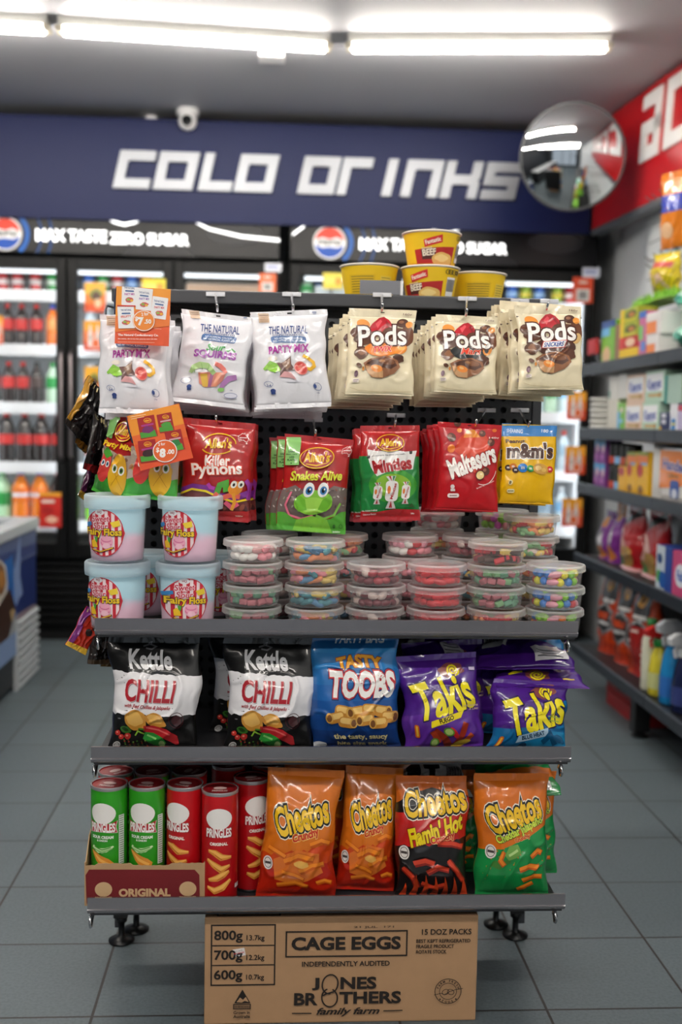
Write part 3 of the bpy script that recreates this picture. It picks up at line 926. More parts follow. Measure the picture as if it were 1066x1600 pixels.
# top shelf
T0 = 0
o = thing('foil_pack', 'crumpled silver pack with a red label at the far end of the top shelf', 'packet', (PX + .05, 4.605, RZ[0] - .0115))
v, f = sphere((0, 0, .06), .06, 10, (1, 1.2, 1)); 
v = [(p[0] + .008 * noise.noise((p[0] * 40, p[1] * 40, p[2] * 40)), p[1] + .01 * noise.noise((p[1] * 30, p[2] * 40, 3)), max(0, p[2] + .012 * noise.noise((p[0] * 40, p[1] * 30, 7)))) for p in v]
obj('pack_body', v, f, mat('#8f8f95', .3, .6), o)
obj('red_label', *box((-.075, -.06, .05), (-.058, .055, .115), .004), mat('#b3262c', .4), o)
rbox('foil_box', 'green and yellow upright foil box with a blue top on the top shelf', 'box', 941, 962, 490, 558, 0, '#7ab83e', lambda a: (a.rect(0, 0, 100, 16, '#34508e'), a.rect(0, 16, 60, 34, '#6fb4dc'), a.ell(40, 78, 30, 20, '#d8b48a')))
rbox('brown_box', 'plain brown slim box behind the green upright box', 'box', 961, 969, 496, 556, 0, '#8f6a50', depth=.07)
yb = lambda a: (a.ell(60, 45, 34, 30, '#4a5a2a', amp=.3, seed=2), a.ell(66, 50, 18, 16, '#c47a34', amp=.3, seed=3), a.rect(0, 0, 22, 100, '#e8c81e'), a.rect(24, 76, 90, 92, '#d8d23a'))
red = lambda a: (a.ell(60, 50, 26, 36, '#e8c8a8'), a.rect(0, 0, 24, 100, '#d83a3a'))
z = 0
for i, (lab, fn, c_, t, b_) in enumerate((('yellow small box at the bottom of its stack on the top shelf', None, '#e8c414', 534, 554), ('red small box second up in the stack on the top shelf', red, '#c4221e', 516, 534),
                                     ('yellow food box third up in the stack on the top shelf', yb, '#a8b02e', 494, 516), ('yellow food box at the top of the stack on the top shelf', yb, '#a8b02e', 472, 494))):
    o, h = rbox('small_box', lab, 'box', 968 + i * 1.0, 997, t, b_, 0, c_, fn, on=z, depth=.08, group='small boxes in the stack'); z += h + .0005
rbox('slim_packet', 'pink and blue slim packet between the box stack and the tissue packs', 'packet', 999, 1010, 474, 548, 0, '#c86a94', lambda a: (a.rect(0, 0, 100, 14, '#3a6ac0'), a.rect(0, 30, 60, 60, '#7ac06a'), a.rect(40, 64, 100, 84, '#5a86d0')), depth=.05)
ti = lambda a: (a.rect(4, 40, 70, 92, '#ee8a4a'), a.rect(0, 0, 100, 34, '#ebe6e4'))
o, h = rbox('tissue_pack', 'white and orange tissue pack, lower of two on the top shelf', 'tissue pack', 1011, 1030, 511, 545, 0, '#e6dedc', ti)
rbox('tissue_pack', 'white and orange tissue pack, upper of two on the top shelf', 'tissue pack', 1011, 1034, 474, 509, 0, '#e6dedc', ti, on=h + .001)


def pillow(name, label, cat, yc, L, h, zz, col, spots, X=PX + .01, depth=.16):
    o = thing(name, label, cat, (X + depth / 2, yc, zz))
    B = Bag(L, h, depth / 2, .06, .06, seed=rnd.random() * 9, wr=2.2, side=.45)
    v, f = B.grid(0, 1, 26, 20); v = [(p.y, -p.x, p.z + h / 2) for p in v]
    g = G().add((v, f), ink(col, 'film'))
    a = Art('film')
    for (x, y, rx, ry, c_) in spots: a.ell(x, y, rx, ry, c_, amp=.35, seed=x)
    def sf(u, v_, off):
        p = B.pt(u, v_, off); return Vector((p.y, -p.x, p.z + h / 2))
    a.lay_on(g, lambda x, y: (x / 100, y / 100), sf, 26, 20)
    g.build('wipes_pack' if 'wipe' in label else 'pack_film', o, True)
    lid = None
    return o


yw = atx(1052, 500, PX).y
SP = [(20, 30, 18, 20, '#5fc0a4'), (50, 60, 30, 18, '#3fae92'), (80, 30, 16, 22, '#72c8b0'), (35, 75, 12, 10, '#e8f2ee')]
pillow('wipes_packet', 'mint green soft wipes pack, lower of two on the top shelf', 'wipes pack', yw - .02, .26, .125, RZ[0] - .0115, '#9fdcc8', SP)
pillow('wipes_packet', 'mint green soft wipes pack, upper of two on the top shelf', 'wipes pack', yw - .03, .25, .12, RZ[0] + .115, '#c4e8dc', SP)

# second shelf
n_pl = 6
for k in range(n_pl):
    z = RZ[1] - .0115 + k * .0235
    y = ry1 - .1
    o = thing('foam_plate_pack', f'white foam plate stack, {ORD[k]} up on the second shelf', 'foam plates', (PX + .076, y + .006 * (k % 2) - .0 * k, z), group='white foam plates')
    obj('plate_stack', *lathe([(.05, 0), (.07, .003), (.088, .012), (.09, .019), (.086, .023), (.06, .015), (.0001, .015)], 26), mat('#d9d8d2', .6), o, smooth=True)
def nap(a):
    for k in range(14): a.rect(0, 3 + k * 7, 100, 4.2 + k * 7, '#c4bfb4')
_, hn = rbox('napkin_stack', 'stack of white folded napkins beside the foam plates', 'napkins', 950, 965, 613, 663, 1, '#e2ded2', nap, depth=.14)
rbox('narrow_box', 'narrow green and blue box between the napkins and tissue boxes', 'box', 965.5, 976.5, 619, 663, 1, '#7cc04a', lambda a: (a.rect(0, 30, 40, 100, '#6ab4dc'), a.ell(60, 24, 24, 10, '#e0d0c0'), a.rect(20, 56, 80, 70, '#8ac8e4')))
hn += .0006
o, h = rbox('paper_cup_tower', 'tall white paper sleeve on the napkins on the second shelf', 'paper sleeve', 953, 966, 577, 612, 1, '#dcdad4', lambda a: a.poly([(0, 60), (20, 70), (8, 100), (0, 100)], '#5a9a8a'), on=hn, depth=.07)
rbox('paper_cup_tower', 'second white paper sleeve beside the upper pink tissue box', 'paper sleeve', 967, 980, 573, 611, 1, '#dad8d4', None, on=hn, depth=.07)
zz = {}
for lab, l, r_, t, b_, c_, lvl in (('pink tissue box, lower row on the second shelf', 977.5, 1003, 619, 664, '#e2c4ae', 0), ('pale green tissue box, lower row on the second shelf', 1004, 1030, 618, 665, '#b9d8c2', 0),
                              ('pink tissue box, upper row on the second shelf', 981, 1008, 574, 618, '#e2c4ae', 1), ('pale green tissue box, upper row on the second shelf', 1009, 1039, 569, 618, '#b9d8c2', 1)):
    o, h = rbox('tissue_box', lab, 'tissue box', l, r_, t, b_, 1, c_, tissue('#8a90c0'), on=(max(zz.values()) + .0006 if lvl else 0), depth=.11, group='tissue boxes on the second shelf')
    if not lvl: zz[l] = h
teal = lambda z_: rbox('teal_box', 'teal edged pale box past the upper green tissue box', 'box', 1040, 1066, 567, 612, 1, '#a9c4b6', lambda a: a.rect(0, 0, 18, 100, '#1f8a80'), on=z_, depth=.1)
for i in range(4):
    pass
def pill(a): a.rect(0, 0, 100, 40, '#e8e8ee'); a.rect(20, 52, 80, 90, '#3a86c8'); a.rect(24, 66, 76, 74, '#d8c84a')
rbox('navy_box', 'navy and yellow box under the white tubs on the second shelf', 'box', 1031, 1047, 634, 666, 1, '#1d2a5a', lambda a: (a.ell(12, 80, 14, 12, '#e0b030'), a.rect(24, 6, 66, 26, '#dcdce4'), a.rect(24, 36, 66, 56, '#d0d0dc')), depth=.09)
_, ht = rbox('remedy_box', 'white and blue box beside the navy box on the second shelf', 'box', 1048, 1059, 621, 667, 1, '#dfe0ea', pill, depth=.08)
teal(ht + .001)
rbox('remedy_box', 'lilac box at the picture edge on the second shelf', 'box', 1060, 1072, 624, 668, 1, '#bdb2d6', lambda a: a.rect(0, 0, 100, 20, '#c23a54'), depth=.08)

# third shelf
PU = lambda a: (a.rect(0, 0, 100, 30, '#3f9ad0'), a.ell(60, 34, 26, 18, '#d8b4c4'), a.ell(40, 70, 20, 14, '#c46ac0'))
for i, (l, r_, lvl) in enumerate(((929, 937, 0), (937.5, 946, 0), (930, 938, 1), (938.5, 947, 1))):
    o, h = rbox('pet_food_box', f'purple and blue pet food box, {"upper" if lvl else "lower"} row, {ORD[i % 2]} from the far end', 'box', l, r_, (714 if not lvl else 677), (752 if not lvl else 714), 2, '#7a2f86', PU, on=(hp + .0006 if lvl else 0), depth=.07, group='purple pet food boxes')
    hp = h if not lvl else hp
tin = lambda lb: (lambda h: [('tin_body', [(.0001, 0), (.03, 0), (.031, .003), (.031, h - .004), (.029, h), (.0001, h - .002)], mat('#1f2322', .35)), ('label_band', [(.0314, .006), (.0316, .008), (.0316, .034), (.0314, .036)], mat(lb, .5))])
for i, (px, c_, lvl) in enumerate(((950.5, '#c04a3a', 0), (959, '#7fb4e0', 0), (951.5, '#c04a3a', 1), (960, '#8abce8', 1), (969, '#b85a4a', 1), (978, '#2a8a3e', 1))):
    rlathe('pet_food_tin', f'dark pet food tin, {"upper" if lvl else "lower"} row, {ORD[i if not lvl else i - 2]} past the purple boxes', 'tin', px, (716 if not lvl else 680), (753 if not lvl else 715), 2, tin(c_), 'dark pet food tins', on=(.1002 if lvl else 0))
ye = lambda a: (a.rect(0, 0, 100, 8, '#8a9a3a'), a.rect(0, 8, 100, 26, '#e07a34'), a.ell(30, 42, 26, 16, '#c03a30'), a.rect(40, 24, 90, 30, '#7ab0dc'), a.ell(40, 86, 22, 10, '#8a5a28'))
rbox('pet_treat_box', 'short yellow pet treat box on the third shelf', 'box', 966.5, 979, 719, 760, 2, '#e8b01c', lambda a: a.ell(40, 20, 34, 18, '#b83a4a'), depth=.06)
rbox('pet_treat_box', 'tall yellow pet treat box, nearer the far end on the third shelf', 'box', 980, 994.5, 697, 763, 2, '#e8b41e', ye, depth=.07)
rbox('pet_treat_box', 'tall yellow pet treat box beside the white roll on the third shelf', 'box', 995.5, 1013, 697, 767, 2, '#e8b41e', ye, depth=.07)
rlathe('paper_roll', 'single white paper roll beside the orange paper towel pack', 'paper roll', 1023, 678, 768, 2, lambda h: [('roll', [(.02, 0), (.05, 0), (.052, .004), (.052, h - .004), (.05, h), (.02, h)], mat('#d8d6d2', .8))], X=PX + .05)
def pt(a):
    a.poly([(0, 8), (100, 8), (100, 60), (70, 70), (0, 78)], '#ee8426'); a.text('Handee', 48, 34, 20, '#3c3a9a', w=76, b=.03, rot=4, out=[('#f4f4f4', .07)]); a.text('Ultra', 46, 52, 9, '#8a6a3a', w=34, b=.02)
    a.rrect(52, 76, 30, 32, 8, '#2c55a8'); a.ell(52, 84, 9, 9, '#d8dce8')
yf, yn, h = rspan(1032, 1080, 683, 772, PX)
o = thing('paper_towel_pack', 'white and orange paper towel pack on the third shelf', 'paper towel', (PX, (yf + yn) / 2, RZ[2] - .0115))
W = yf - yn; g = G().add(box((0, -W / 2, 0), (.12, W / 2, h), .02), ink('#e4e0dc', 'film')); a = Art('film'); pt(a)
flat(a, g, (0, W / 2, h), (0, -W, 0), (0, 0, -h), (-1, 0, 0), lambda x, y: (x / 100, y / 100)); g.build('towel_rolls', o)

# fourth shelf: pet food bags and washing powder
def pbag(name, label, cat, yr, t, b_, shelf, col, art, seed, top=.14, yaw=0, topc=None, X=PX + .02, th=.05, group=None):
    yn, yf = yr; W = (yf - yn) / cos(yaw); d_ = (yn + yf) / 2 / F
    h = min((b_ - t) * d_, RZ[shelf - 1] - .055 - RZ[shelf] + .0115)
    o = thing(name, label, cat, (X + th + .012, (yf + yn) / 2, RZ[shelf] - .0113 + h / 2), (0, 0, yaw), group=group)
    B = Bag(W, h, th, top, 0, seed=seed, wr=2.4, side=.5, low=.35)
    rt = lambda p: Vector((p.y, -p.x, p.z))
    old = B.pt
    def pt2(u, v, off=0, back=False):
        p = old(u, v, off, back)
        if v > .8:      # stands on a flat base
            k = (v - .8) / .2; pp = old(u, .8, off, back); p = Vector((p.x * (1 - k) + pp.x * k, p.y * (1 - k) + pp.y * k * .94 + p.y * 0, p.z))
        return p
    B.pt = pt2
    v, f = B.grid(top, 1, 30, 36); g = G().add(([rt(p) for p in v], f), ink(col, 'film'))
    a = Art('film'); art(a)
    a.lay_on(g, lambda x, y: (x / 100, y / 100), lambda u, v_, k: rt(B.pt(u, v_, k)), 30, 40, base=.0012)
    g.build('bag_film', o, True)
    v, f = B.grid(0, top, 30, 6); obj('folded_top', [rt(p) for p in v], f, ink(topc or col, 'film'), o, smooth=True)
    return o


def cat_art(a): a.rect(30, 14, 70, 34, '#d8862a'); a.ell(50, 62, 22, 20, '#8a8890', amp=.4, seed=3); a.ell(56, 58, 10, 10, '#e0dce0'); a.ell(54, 86, 30, 12, '#c87a34', amp=.3, seed=6)
pbag('pet_food_bag', 'purple pet food bag at the far end of the fourth shelf', 'pet food bag', (4.515, 4.65), 796, 874, 3, '#7a2c8a', cat_art, 1.3)
pbag('pet_food_bag', 'purple pet food bag with an orange folded top on the fourth shelf', 'pet food bag', (4.375, 4.51), 776, 878, 3, '#7a2c8a', cat_art, 2.9, .26, topc='#d87a24')
def dog_art(a): a.poly([(20, 24), (80, 4), (84, 16), (24, 36)], '#1c1a1c'); a.ell(30, 60, 26, 18, '#d8a89c', amp=.4, seed=4); a.ell(60, 80, 26, 16, '#b08a4a', amp=.4, seed=8); a.ell(28, 88, 16, 10, '#2f8a34', amp=.2, seed=5); a.rect(0, 95, 100, 100, '#d8a0a0')
pbag('dog_food_bag', 'large red dog food bag next to the purple bags', 'dog food bag', (4.13, 4.365), 786, 892, 3, '#a81018', dog_art, 3.7)
pbag('dog_food_bag', 'large red dog food bag behind the washing powder', 'dog food bag', (3.90, 4.12), 788, 905, 3, '#a81018', dog_art, 5.2, X=PX + .03)
rbox('washing_powder_box', 'blue and white washing powder box on the fourth shelf', 'washing powder', 1026, 1049, 850, 920, 3, '#2c4a9a', lambda a: (a.rect(0, 0, 60, 100, '#c8d4de'), a.ell(24, 30, 18, 12, '#2a4a80'), a.ell(20, 70, 18, 14, '#4a9a4a'), a.ell(46, 76, 22, 20, '#1f5aa8')), depth=.12, X=PX - .005)
rbox('washing_powder_box', 'pink washing powder box at the picture edge on the fourth shelf', 'washing powder', 1050.5, 1076, 858, 930, 3, '#c84a7a', lambda a: (a.ell(54, 52, 34, 26, '#dfe4ee'), a.text('Fab', 54, 52, 24, '#2c55b4', b=.04)), depth=.12, X=PX - .005)

# bottom shelf: charcoal and cleaning bottles
def coal(a):
    a.poly([(30, 0), (84, 0), (88, 30), (76, 40), (30, 40), (22, 30)], '#2a2a2c'); a.ell(56, 18, 13, 8, '#f0a82a'); a.ell(56, 18, 5, 3, '#a86a1a'); a.rect(36, 34, 80, 38, '#e8e4e0')
    hx = [(56 + 34 * cos(radians(60 * k + 30)), 58 + 19 * sin(radians(60 * k + 30))) for k in range(6)]
    a.poly(hx, '#2a2b2d'); a.line(hx, 4, '#97999b', True); a.rect(36, 50, 78, 58, '#cc4a24'); a.rect(34, 61, 80, 65, '#d8d8d8')
    a.text('10kg', 26, 84, 7, '#5a3020', b=.03); a.poly([(0, 88), (100, 86), (100, 100), (0, 100)], '#b23a22')
for i, (yr, t, b_, X, lab) in enumerate((((4.46, 4.645), 872, 1024, PX + .03, 'orange and black charcoal bag at the far end of the bottom shelf'), ((4.25, 4.44), 880, 1040, PX + .03, 'orange charcoal bag with a grey hexagon, second from the far end'),
                                   ((4.035, 4.235), 892, 1062, PX + .03, 'orange and red charcoal bag beside the white bleach bottle'), ((3.70, 3.95), 905, 1080, PX + .13, 'orange and black charcoal bag behind the spray bottles'))):
    pbag('charcoal_bag', lab, 'charcoal bag', yr, t, b_, 4, '#d8481a', coal if i != 2 else (lambda a: (coal(a), a.poly([(40, 46), (100, 46), (100, 100), (40, 100)], '#a5201c'), [a.rect(44 + (k * 37) % 40, 50 + k * 8, 62 + (k * 37) % 40, 53 + k * 8, '#e0cfc8') for k in range(6)])),
         i * 1.9 + .4, .05, yaw=.16 if i < 3 else 0, X=X, th=.066, topc='#262628', group='charcoal bags on the bottom shelf')
rlathe('bleach_bottle', 'white slim bottle with green cap between charcoal and sprays', 'bottle', 1005, 968, 1080, 4, lambda h: [('bottle_body', [(.0001, 0), (.03, 0), (.034, .01), (.034, h * .7), (.02, h * .86), (.014, h * .9)], mat('#dcdcc8', .35)), ('cap', [(.018, h * .88), (.018, h), (.0001, h)], mat('#2d8a46', .4))], X=PX + .03)


def spray(label, px, pyt, pyb, liquid, shoulder, trig, lab, sx=.036, X=PX + .02):
    y = atx(px, pyb, X).y; h = atx(px, pyt, X).z - atx(px, pyb, X).z
    o = thing('spray_bottle', label, 'spray bottle', (X + .01, y, RZ[4] - .0115))
    prof = [(.0001, 0), (.036, 0), (.04, .01), (.04, h * .36), (.036, h * .46), (.03, h * .58), (.016, h * .7), (.014, h * .74)]
    v, f = lathe(prof, 22); v = [(p[0] * .8, p[1], p[2]) for p in v]
    obj('bottle_body', v, f, mat(liquid, .25, coat=.4), o, smooth=True)
    v, f = lathe([(.041, .03), (.041, h * .34)], 22, caps=False); v = [(p[0] * .82, p[1], p[2]) for p in v]
    obj('label_sleeve', v, f, mat(lab, .35), o, smooth=True)
    obj('collar', *lathe([(.018, h * .70), (.02, h * .72), (.02, h * .8), (.014, h * .82)], 18), mat(shoulder, .35), o, smooth=True)
    hd_ = [(0, h * .8), (-.004, h * .82), (-.02, h * .84), (-.055, h * .86), (-.06, h * .94), (-.03, h), (.02, h), (.04, h * .95), (.03, h * .85), (.012, h * .8)]
    n = len(hd_)
    v = [(a_, -.013, z_) for a_, z_ in hd_] + [(a_, .013, z_) for a_, z_ in hd_]
    f = [[i, (i + 1) % n, n + (i + 1) % n, n + i] for i in range(n)] + [list(range(n))[::-1], list(range(n, 2 * n))]
    t_ = obj('trigger_head', v, f, mat(trig, .35), o)
    obj('trigger', *tube([(-.025, 0, h * .86), (-.035, 0, h * .78), (-.03, 0, h * .70)], .006), mat(trig, .35), t_)
    o.rotation_euler = (0, 0, radians(14))
    return o


spray('yellow spray bottle with a red trigger and green collar', 1023, 966, 1078, '#d8c93a', '#1f8a38', '#cc2a26', '#c9cc8a')
spray('blue spray bottle with a grey trigger, beside the red-trigger spray', 1041, 962, 1096, '#1f86c4', '#9aa4a8', '#b9bcc0', '#2a6ab8')
spray('navy spray bottle with a white trigger at the picture edge', 1060, 985, 1112, '#1a2348', '#d8dade', '#dcdee2', '#34407a')

# crates under the shelving
for lab, y, x in (('red plastic crate on the floor, further of two under the shelving', 4.28, 1.42), ('red plastic crate on the floor, nearer of two under the shelving', 3.42, 1.44)):
    o = thing('plastic_crate', lab, 'crate', (x, y, 0)); g = G(); mr = mat('#a01c1e', .4)
    for lo, hi in (((0, -.2, 0), (.3, .2, .01)), ((0, -.2, .01), (.012, .2, .15)), ((.288, -.2, .01), (.3, .2, .15)), ((.012, -.2, .01), (.288, -.188, .15)), ((.012, .188, .01), (.288, .2, .15)), ((-.006, -.205, .128), (.0, .205, .15)), ((-.006, -.205, .06), (.0, .205, .066))): g.add(box(lo, hi, .001), mr)
    g.build('crate_body', o)
    obj('grip', *box((-.0075, -.05, .095), (-.0005, .05, .12), .003), mat('#1a1012', .5), o)

# hooks and bags above the top shelf on the wall lining
def whook(px, py, X, label):
    p = atx(px, py, X); o = thing('wall_hook', label, 'hook', (1.7345, p.y, p.z), group='steel hooks on the slatted wall')
    L = 1.734 - X
    obj('prong', *tube([(-.001, 0, 0), (-L + .02, 0, .0), (-L, 0, .015)], .003, 6), M_STEEL, o)
    obj('back_plate', *box((-.003, -.02, -.02), (-.0002, .02, .012)), M_STEEL, o)
    return o


for i, (px, py) in enumerate(((1008, 313), (1018, 309), (1030, 302), (1042, 277))): whook(px, py, 1.50, f'empty steel hook below the red sign, {ORD[i]} from the far end')
for i, (px, py) in enumerate(((1008, 407), (1020, 401), (1030, 397), (1009, 418))): whook(px, py, 1.50, f'steel hook above the top shelf goods, {ORD[i]} from the far end')
def hbag(name, label, px, py, X, W, h, col, art, seed, th=.03):
    p = atx(px, py, X); o = thing(name, label, 'hanging bag', (X, p.y, p.z)); B = Bag(W, h, th, .08, .04, seed=seed, wr=2, side=.5)
    rt = lambda q: Vector((q.y * .9 + q.x * .35, -q.x * .9 + q.y * .35, q.z)); v, f = B.grid(.08, .96, 22, 26); g = G().add(([rt(q) for q in v], f), ink(col, 'film'))
    a = Art('film'); art(a); a.lay_on(g, lambda x, y: (x / 100, y / 100), lambda u, v_, k: rt(B.pt(u, v_, k)), 22, 28, base=.001); g.build('packet', o, True)
    v, f = B.grid(0, .08, 22, 3); obj('header', [rt(q) for q in v], f, ink(col, 'film'), o)
    whook(px + 2, py - 40, X, f'steel hook holding the {label}') if False else None
    return o


hbag('snack_bag', 'orange and blue hanging bag below the white letters', 1055, 330, 1.50, .16, .30, '#d87a1c', lambda a: (a.rect(0, 30, 100, 52, '#3a4ab0'), a.ell(40, 74, 26, 10, '#e0b48a')), 2.2)
hbag('snack_bag', 'light blue slim hanging packet under the orange bag', 1052, 392, 1.53, .07, .11, '#5aa0d0', lambda a: a.rect(20, 20, 60, 90, '#c8d8e8'), 4.4, .012)
hbag('net_bag', 'yellow net bag with a red label hanging above the wipes', 1042, 428, 1.48, .15, .16, '#d8c024', lambda a: (a.poly([(10, 20), (90, 26), (90, 40), (10, 34)], '#d05a50'), [a.line([(k * 12, 44), (k * 12 - 20, 100)], 2, '#8a7a18') for k in range(1, 11)], [a.ell(20 + (k * 29) % 66, 52 + (k * 17) % 44, 7, 6, '#c9a890') for k in range(9)]), 6.1, .05)
# green grass-like sponge strip on the wipes
o = bpy.data.objects.new('x', None); bpy.data.objects.remove(o)
g = G(); yc = atx(1036, 462, 1.46).y
for k in range(420):
    x = rnd.uniform(-.05, .05); y = rnd.uniform(-.22, .2); h = rnd.uniform(.02, .04); dx, dy = rnd.uniform(-.01, .01), rnd.uniform(-.012, .012)
    g.add(([(x - .003, y, 0), (x + .003, y, 0), (x + dx, y + dy, h)], [[0, 1, 2]]), mat(['#8cc63e', '#a4d85a', '#6fae34'][k % 3], .6))
g.add(box((-.055, -.225, -.006), (.055, .205, .001)), mat('#7ab83a', .6))
o = g.build('grass_mat'); o.location = (1.46, yc, atx(1036, 470, 1.46).z); tag(o, 'strip of bright green artificial grass lying over the wipes packs', 'grass mat', kind='stuff')
# ------------------------------------------------------------------ the display stand
LY, PY = 2.002, 2.384           # front lip and pegboard
SHELVES = [(-.327, .575, .7984), (-.334, .570, .5571), (-.341, .569, .2673)]      # left, right, top of the rail
SZ = [t - .026 for _, _, t in SHELVES]
GX0, GX1 = -.345, .5835
M_RAIL = mat('#9d999d', .25, .85, bump=.06, bscale=6)
r = thing('display_stand', 'black pegboard display stand with three silver-lipped shelves in the middle of the shop', 'display stand', (0, 0, 0))
# pegboard: a sheet with real holes
g = G(); pit = .0254; nx = int((GX1 - GX0 - .03) / pit); z0, z1 = .22, 1.4105; nz_ = int((z1 - z0) / pit); xs = (GX0 + GX1) / 2 - nx * pit / 2
v, f = [], []
N = 10; rh = .0072
for j in range(nz_):
    for i in range(nx):
        if z0 + j * pit < .42: continue
        cx, cz = xs + (i + .5) * pit, z0 + (j + .5) * pit; k = len(v)
        for t in range(N):
            a = 2 * pi * (t + .5) / N; c, s = cos(a), sin(a); q = pit / 2 / max(abs(c), abs(s))
            v += [(cx + rh * c, PY, cz + rh * s), (cx + q * c, PY, cz + q * s), (cx + rh * c, PY + .004, cz + rh * s)]
        for t in range(N):
            u = (t + 1) % N; f += [[k + 3 * t, k + 3 * t + 1, k + 3 * u + 1, k + 3 * u], [k + 3 * t, k + 3 * u, k + 3 * u + 2, k + 3 * t + 2]]
        for t in range(N):   # corner fillers
            a, b_ = 2 * pi * (t + .5) / N, 2 * pi * (t + 1.5) / N
            qa, qb = (abs(cos(a)) > abs(sin(a))), (abs(cos(b_)) > abs(sin(b_)))
            if qa != qb:
                sx_, sz_ = (1 if cos((a + b_) / 2) > 0 else -1), (1 if sin((a + b_) / 2) > 0 else -1)
                v.append((cx + sx_ * pit / 2, PY, cz + sz_ * pit / 2)); f.append([k + 3 * t + 1, len(v) - 1, k + 3 * ((t + 1) % N) + 1])
obj('pegboard', v, f, mat('#2b2d31', .36), r)
obj('back_panel', *box((GX0 + .02, PY + .03, .2), (GX1 - .02, PY + .05, 1.41)), mat('#0d0d0f', .6), r)
for x in (GX0, GX1 - .02): obj('upright', *box((x, PY - .006, .03), (x + .02, PY + .049, 1.4105), .002), mat('#3b3d42', .4), r)
obj('top_rail', *box((GX0 - .004, PY - .03, 1.411), (GX1 + .004, PY + .25, 1.4387), .003), mat('#33353a', .4), r)
pr = [(LY, 0), (LY, -.021), (LY - .0025, -.0225), (LY - .0025, -.0245), (LY, -.026), (LY, -.0275), (LY + .003, -.031), (LY + .0045, -.031), (LY + .0045, 0)]
for k, (xa, xb, zt) in enumerate(SHELVES):
    s = obj('shelf', *box((xa + .004, LY + .0048, zt - .036), (xb - .004, PY - .008, zt - .026), .002), mat('#222327', .45), r)
    obj('price_rail', *prism([(y, zt + z) for y, z in pr], xa, xb), M_RAIL, s)
    for x in (xa + .012, xb - .012):
        pts = [(x, LY + .006 + .011 * cos(t * .5) - .0, zt - .047 + .011 * sin(t * .5)) for t in range(10)]
        obj('rail_clip', *tube([(p[0] - .006, p[1], p[2]) for p in pts] + [(x - .004, LY + .024, zt - .034)], .003, 6), M_CHROME, s, smooth=True)
for px, py in ((190, 1470), (213, 1453), (805, 1462), (775, 1445)):
    p = atz(px, py, 0)
    l = obj('leg', *box((p.x - .016, p.y - .02, .06), (p.x + .016, p.y + .02, SHELVES[2][2] - .0365), .003), M_BLACK, r)
    obj('foot', *lathe([(.0001, 0), (.028, 0), (.029, .004), (.012, .01), (.007, .014), (.007, .045), (.012, .046), (.014, .0599)], 20, (p.x, p.y, 0)), mat('#111214', .35), l, smooth=True)

# ------------------------------------------------------------------ hooks
def hook(bx, by, fx, fy, Yf, label):
    a, b_ = at(bx, by, PY - (.0305 if by < 480 else .0005)), at(fx, fy, Yf)
    o = thing('peg_hook', label, 'hook', a, group='steel peg hooks on the display stand')
    d = b_ - a
    obj('prong', *tube([(0, -.0005, 0), d * .5, d * .97, d + Vector((0, -.012, .012))], .0024, 6), M_CHROME, o, smooth=True)
    obj('back_plate', *box((-.02, -.006, -.006), (.02, -.0006, .003), .001), mat('#d9dade', .3, .3), o)
    return o


# ------------------------------------------------------------------ artwork
NAVY = '#2f4480'


def natural(a, cx, cy, rot=0, party=True):
    a.text('THE NATURAL', cx, cy, 50, NAVY, w=238, b=.012, rot=rot); a.text('CONFECTIONERY CO.', cx, cy + 33, 12, NAVY, w=190, b=.02, rot=rot)
    a.rrect(cx - 2, cy + 61, 214, 42, 14, '#4a6b9e', rot + 1)
    a.text('NO ARTIFICIAL COLOURS', cx - 2, cy + 54, 12, '#dfe6f0', w=170, b=.02, rot=rot + 1); a.text('NO ARTIFICIAL FLAVOURS', cx - 2, cy + 70, 12, '#dfe6f0', w=190, b=.02, rot=rot + 1)


def party_art():
    a = Art('film'); natural(a, 280, 293, -2)
    a.rect(100, 186, 162, 246, '#cdb39a'); [a.rect(106, 198 + 12 * k, 156, 202 + 12 * k, '#8a6a58') for k in range(4)]
    a.text('PARTY', 225, 416, 46, '#ad3a9c', w=150, b=.035, rot=-4); a.text('MiX', 354, 405, 50, '#ad3a9c', w=92, b=.035, rot=-3)
    a.ell(180, 470, 30, 14, '#f1e9dc'); a.line([(125, 535), (165, 505), (215, 525), (180, 550)], [14, 40, 48, 20], '#7fb93c'); a.ell(182, 528, 44, 22, '#8cc63f', 10, amp=.25, seed=3)
    a.poly([(205, 495), (250, 492), (292, 455), (296, 505), (316, 535), (275, 545), (212, 580), (228, 535)], '#6b4a45'); a.poly([(238, 500), (288, 470), (290, 520), (262, 540)], '#93705a')
    a.poly([(208, 582), (245, 548), (285, 552), (306, 596), (270, 584)], '#eeb3b4')
    a.line([(366, 448), (400, 466), (428, 488), (432, 512), (405, 532), (380, 524)], 19, '#f0b72a')
    a.ell(350, 526, 40, 40, '#e8837a', -30); a.ell(352, 526, 32, 32, '#d8433c', -30); a.ell(346, 520, 16, 12, '#e87a6a')
    a.ell(285, 605, 50, 4, '#d8d8e0')
    a.ring(132, 622, 26, 15, 3, '#8a92b4'); a.text('3-4', 132, 630, 14, NAVY, b=.02); a.ell(153, 662, 16, 12, NAVY); a.rect(140, 668, 166, 682, NAVY); a.ring(425, 634, 24, 22, 3, '#5a6a90'); a.ell(412, 632, 9, 13, NAVY)
    a.text('170g', 424, 672, 10, '#6a7498'); a.rect(414, 178, 440, 184, '#6a78a8'); a.rect(420, 190, 438, 194, '#8a94b8')
    return a


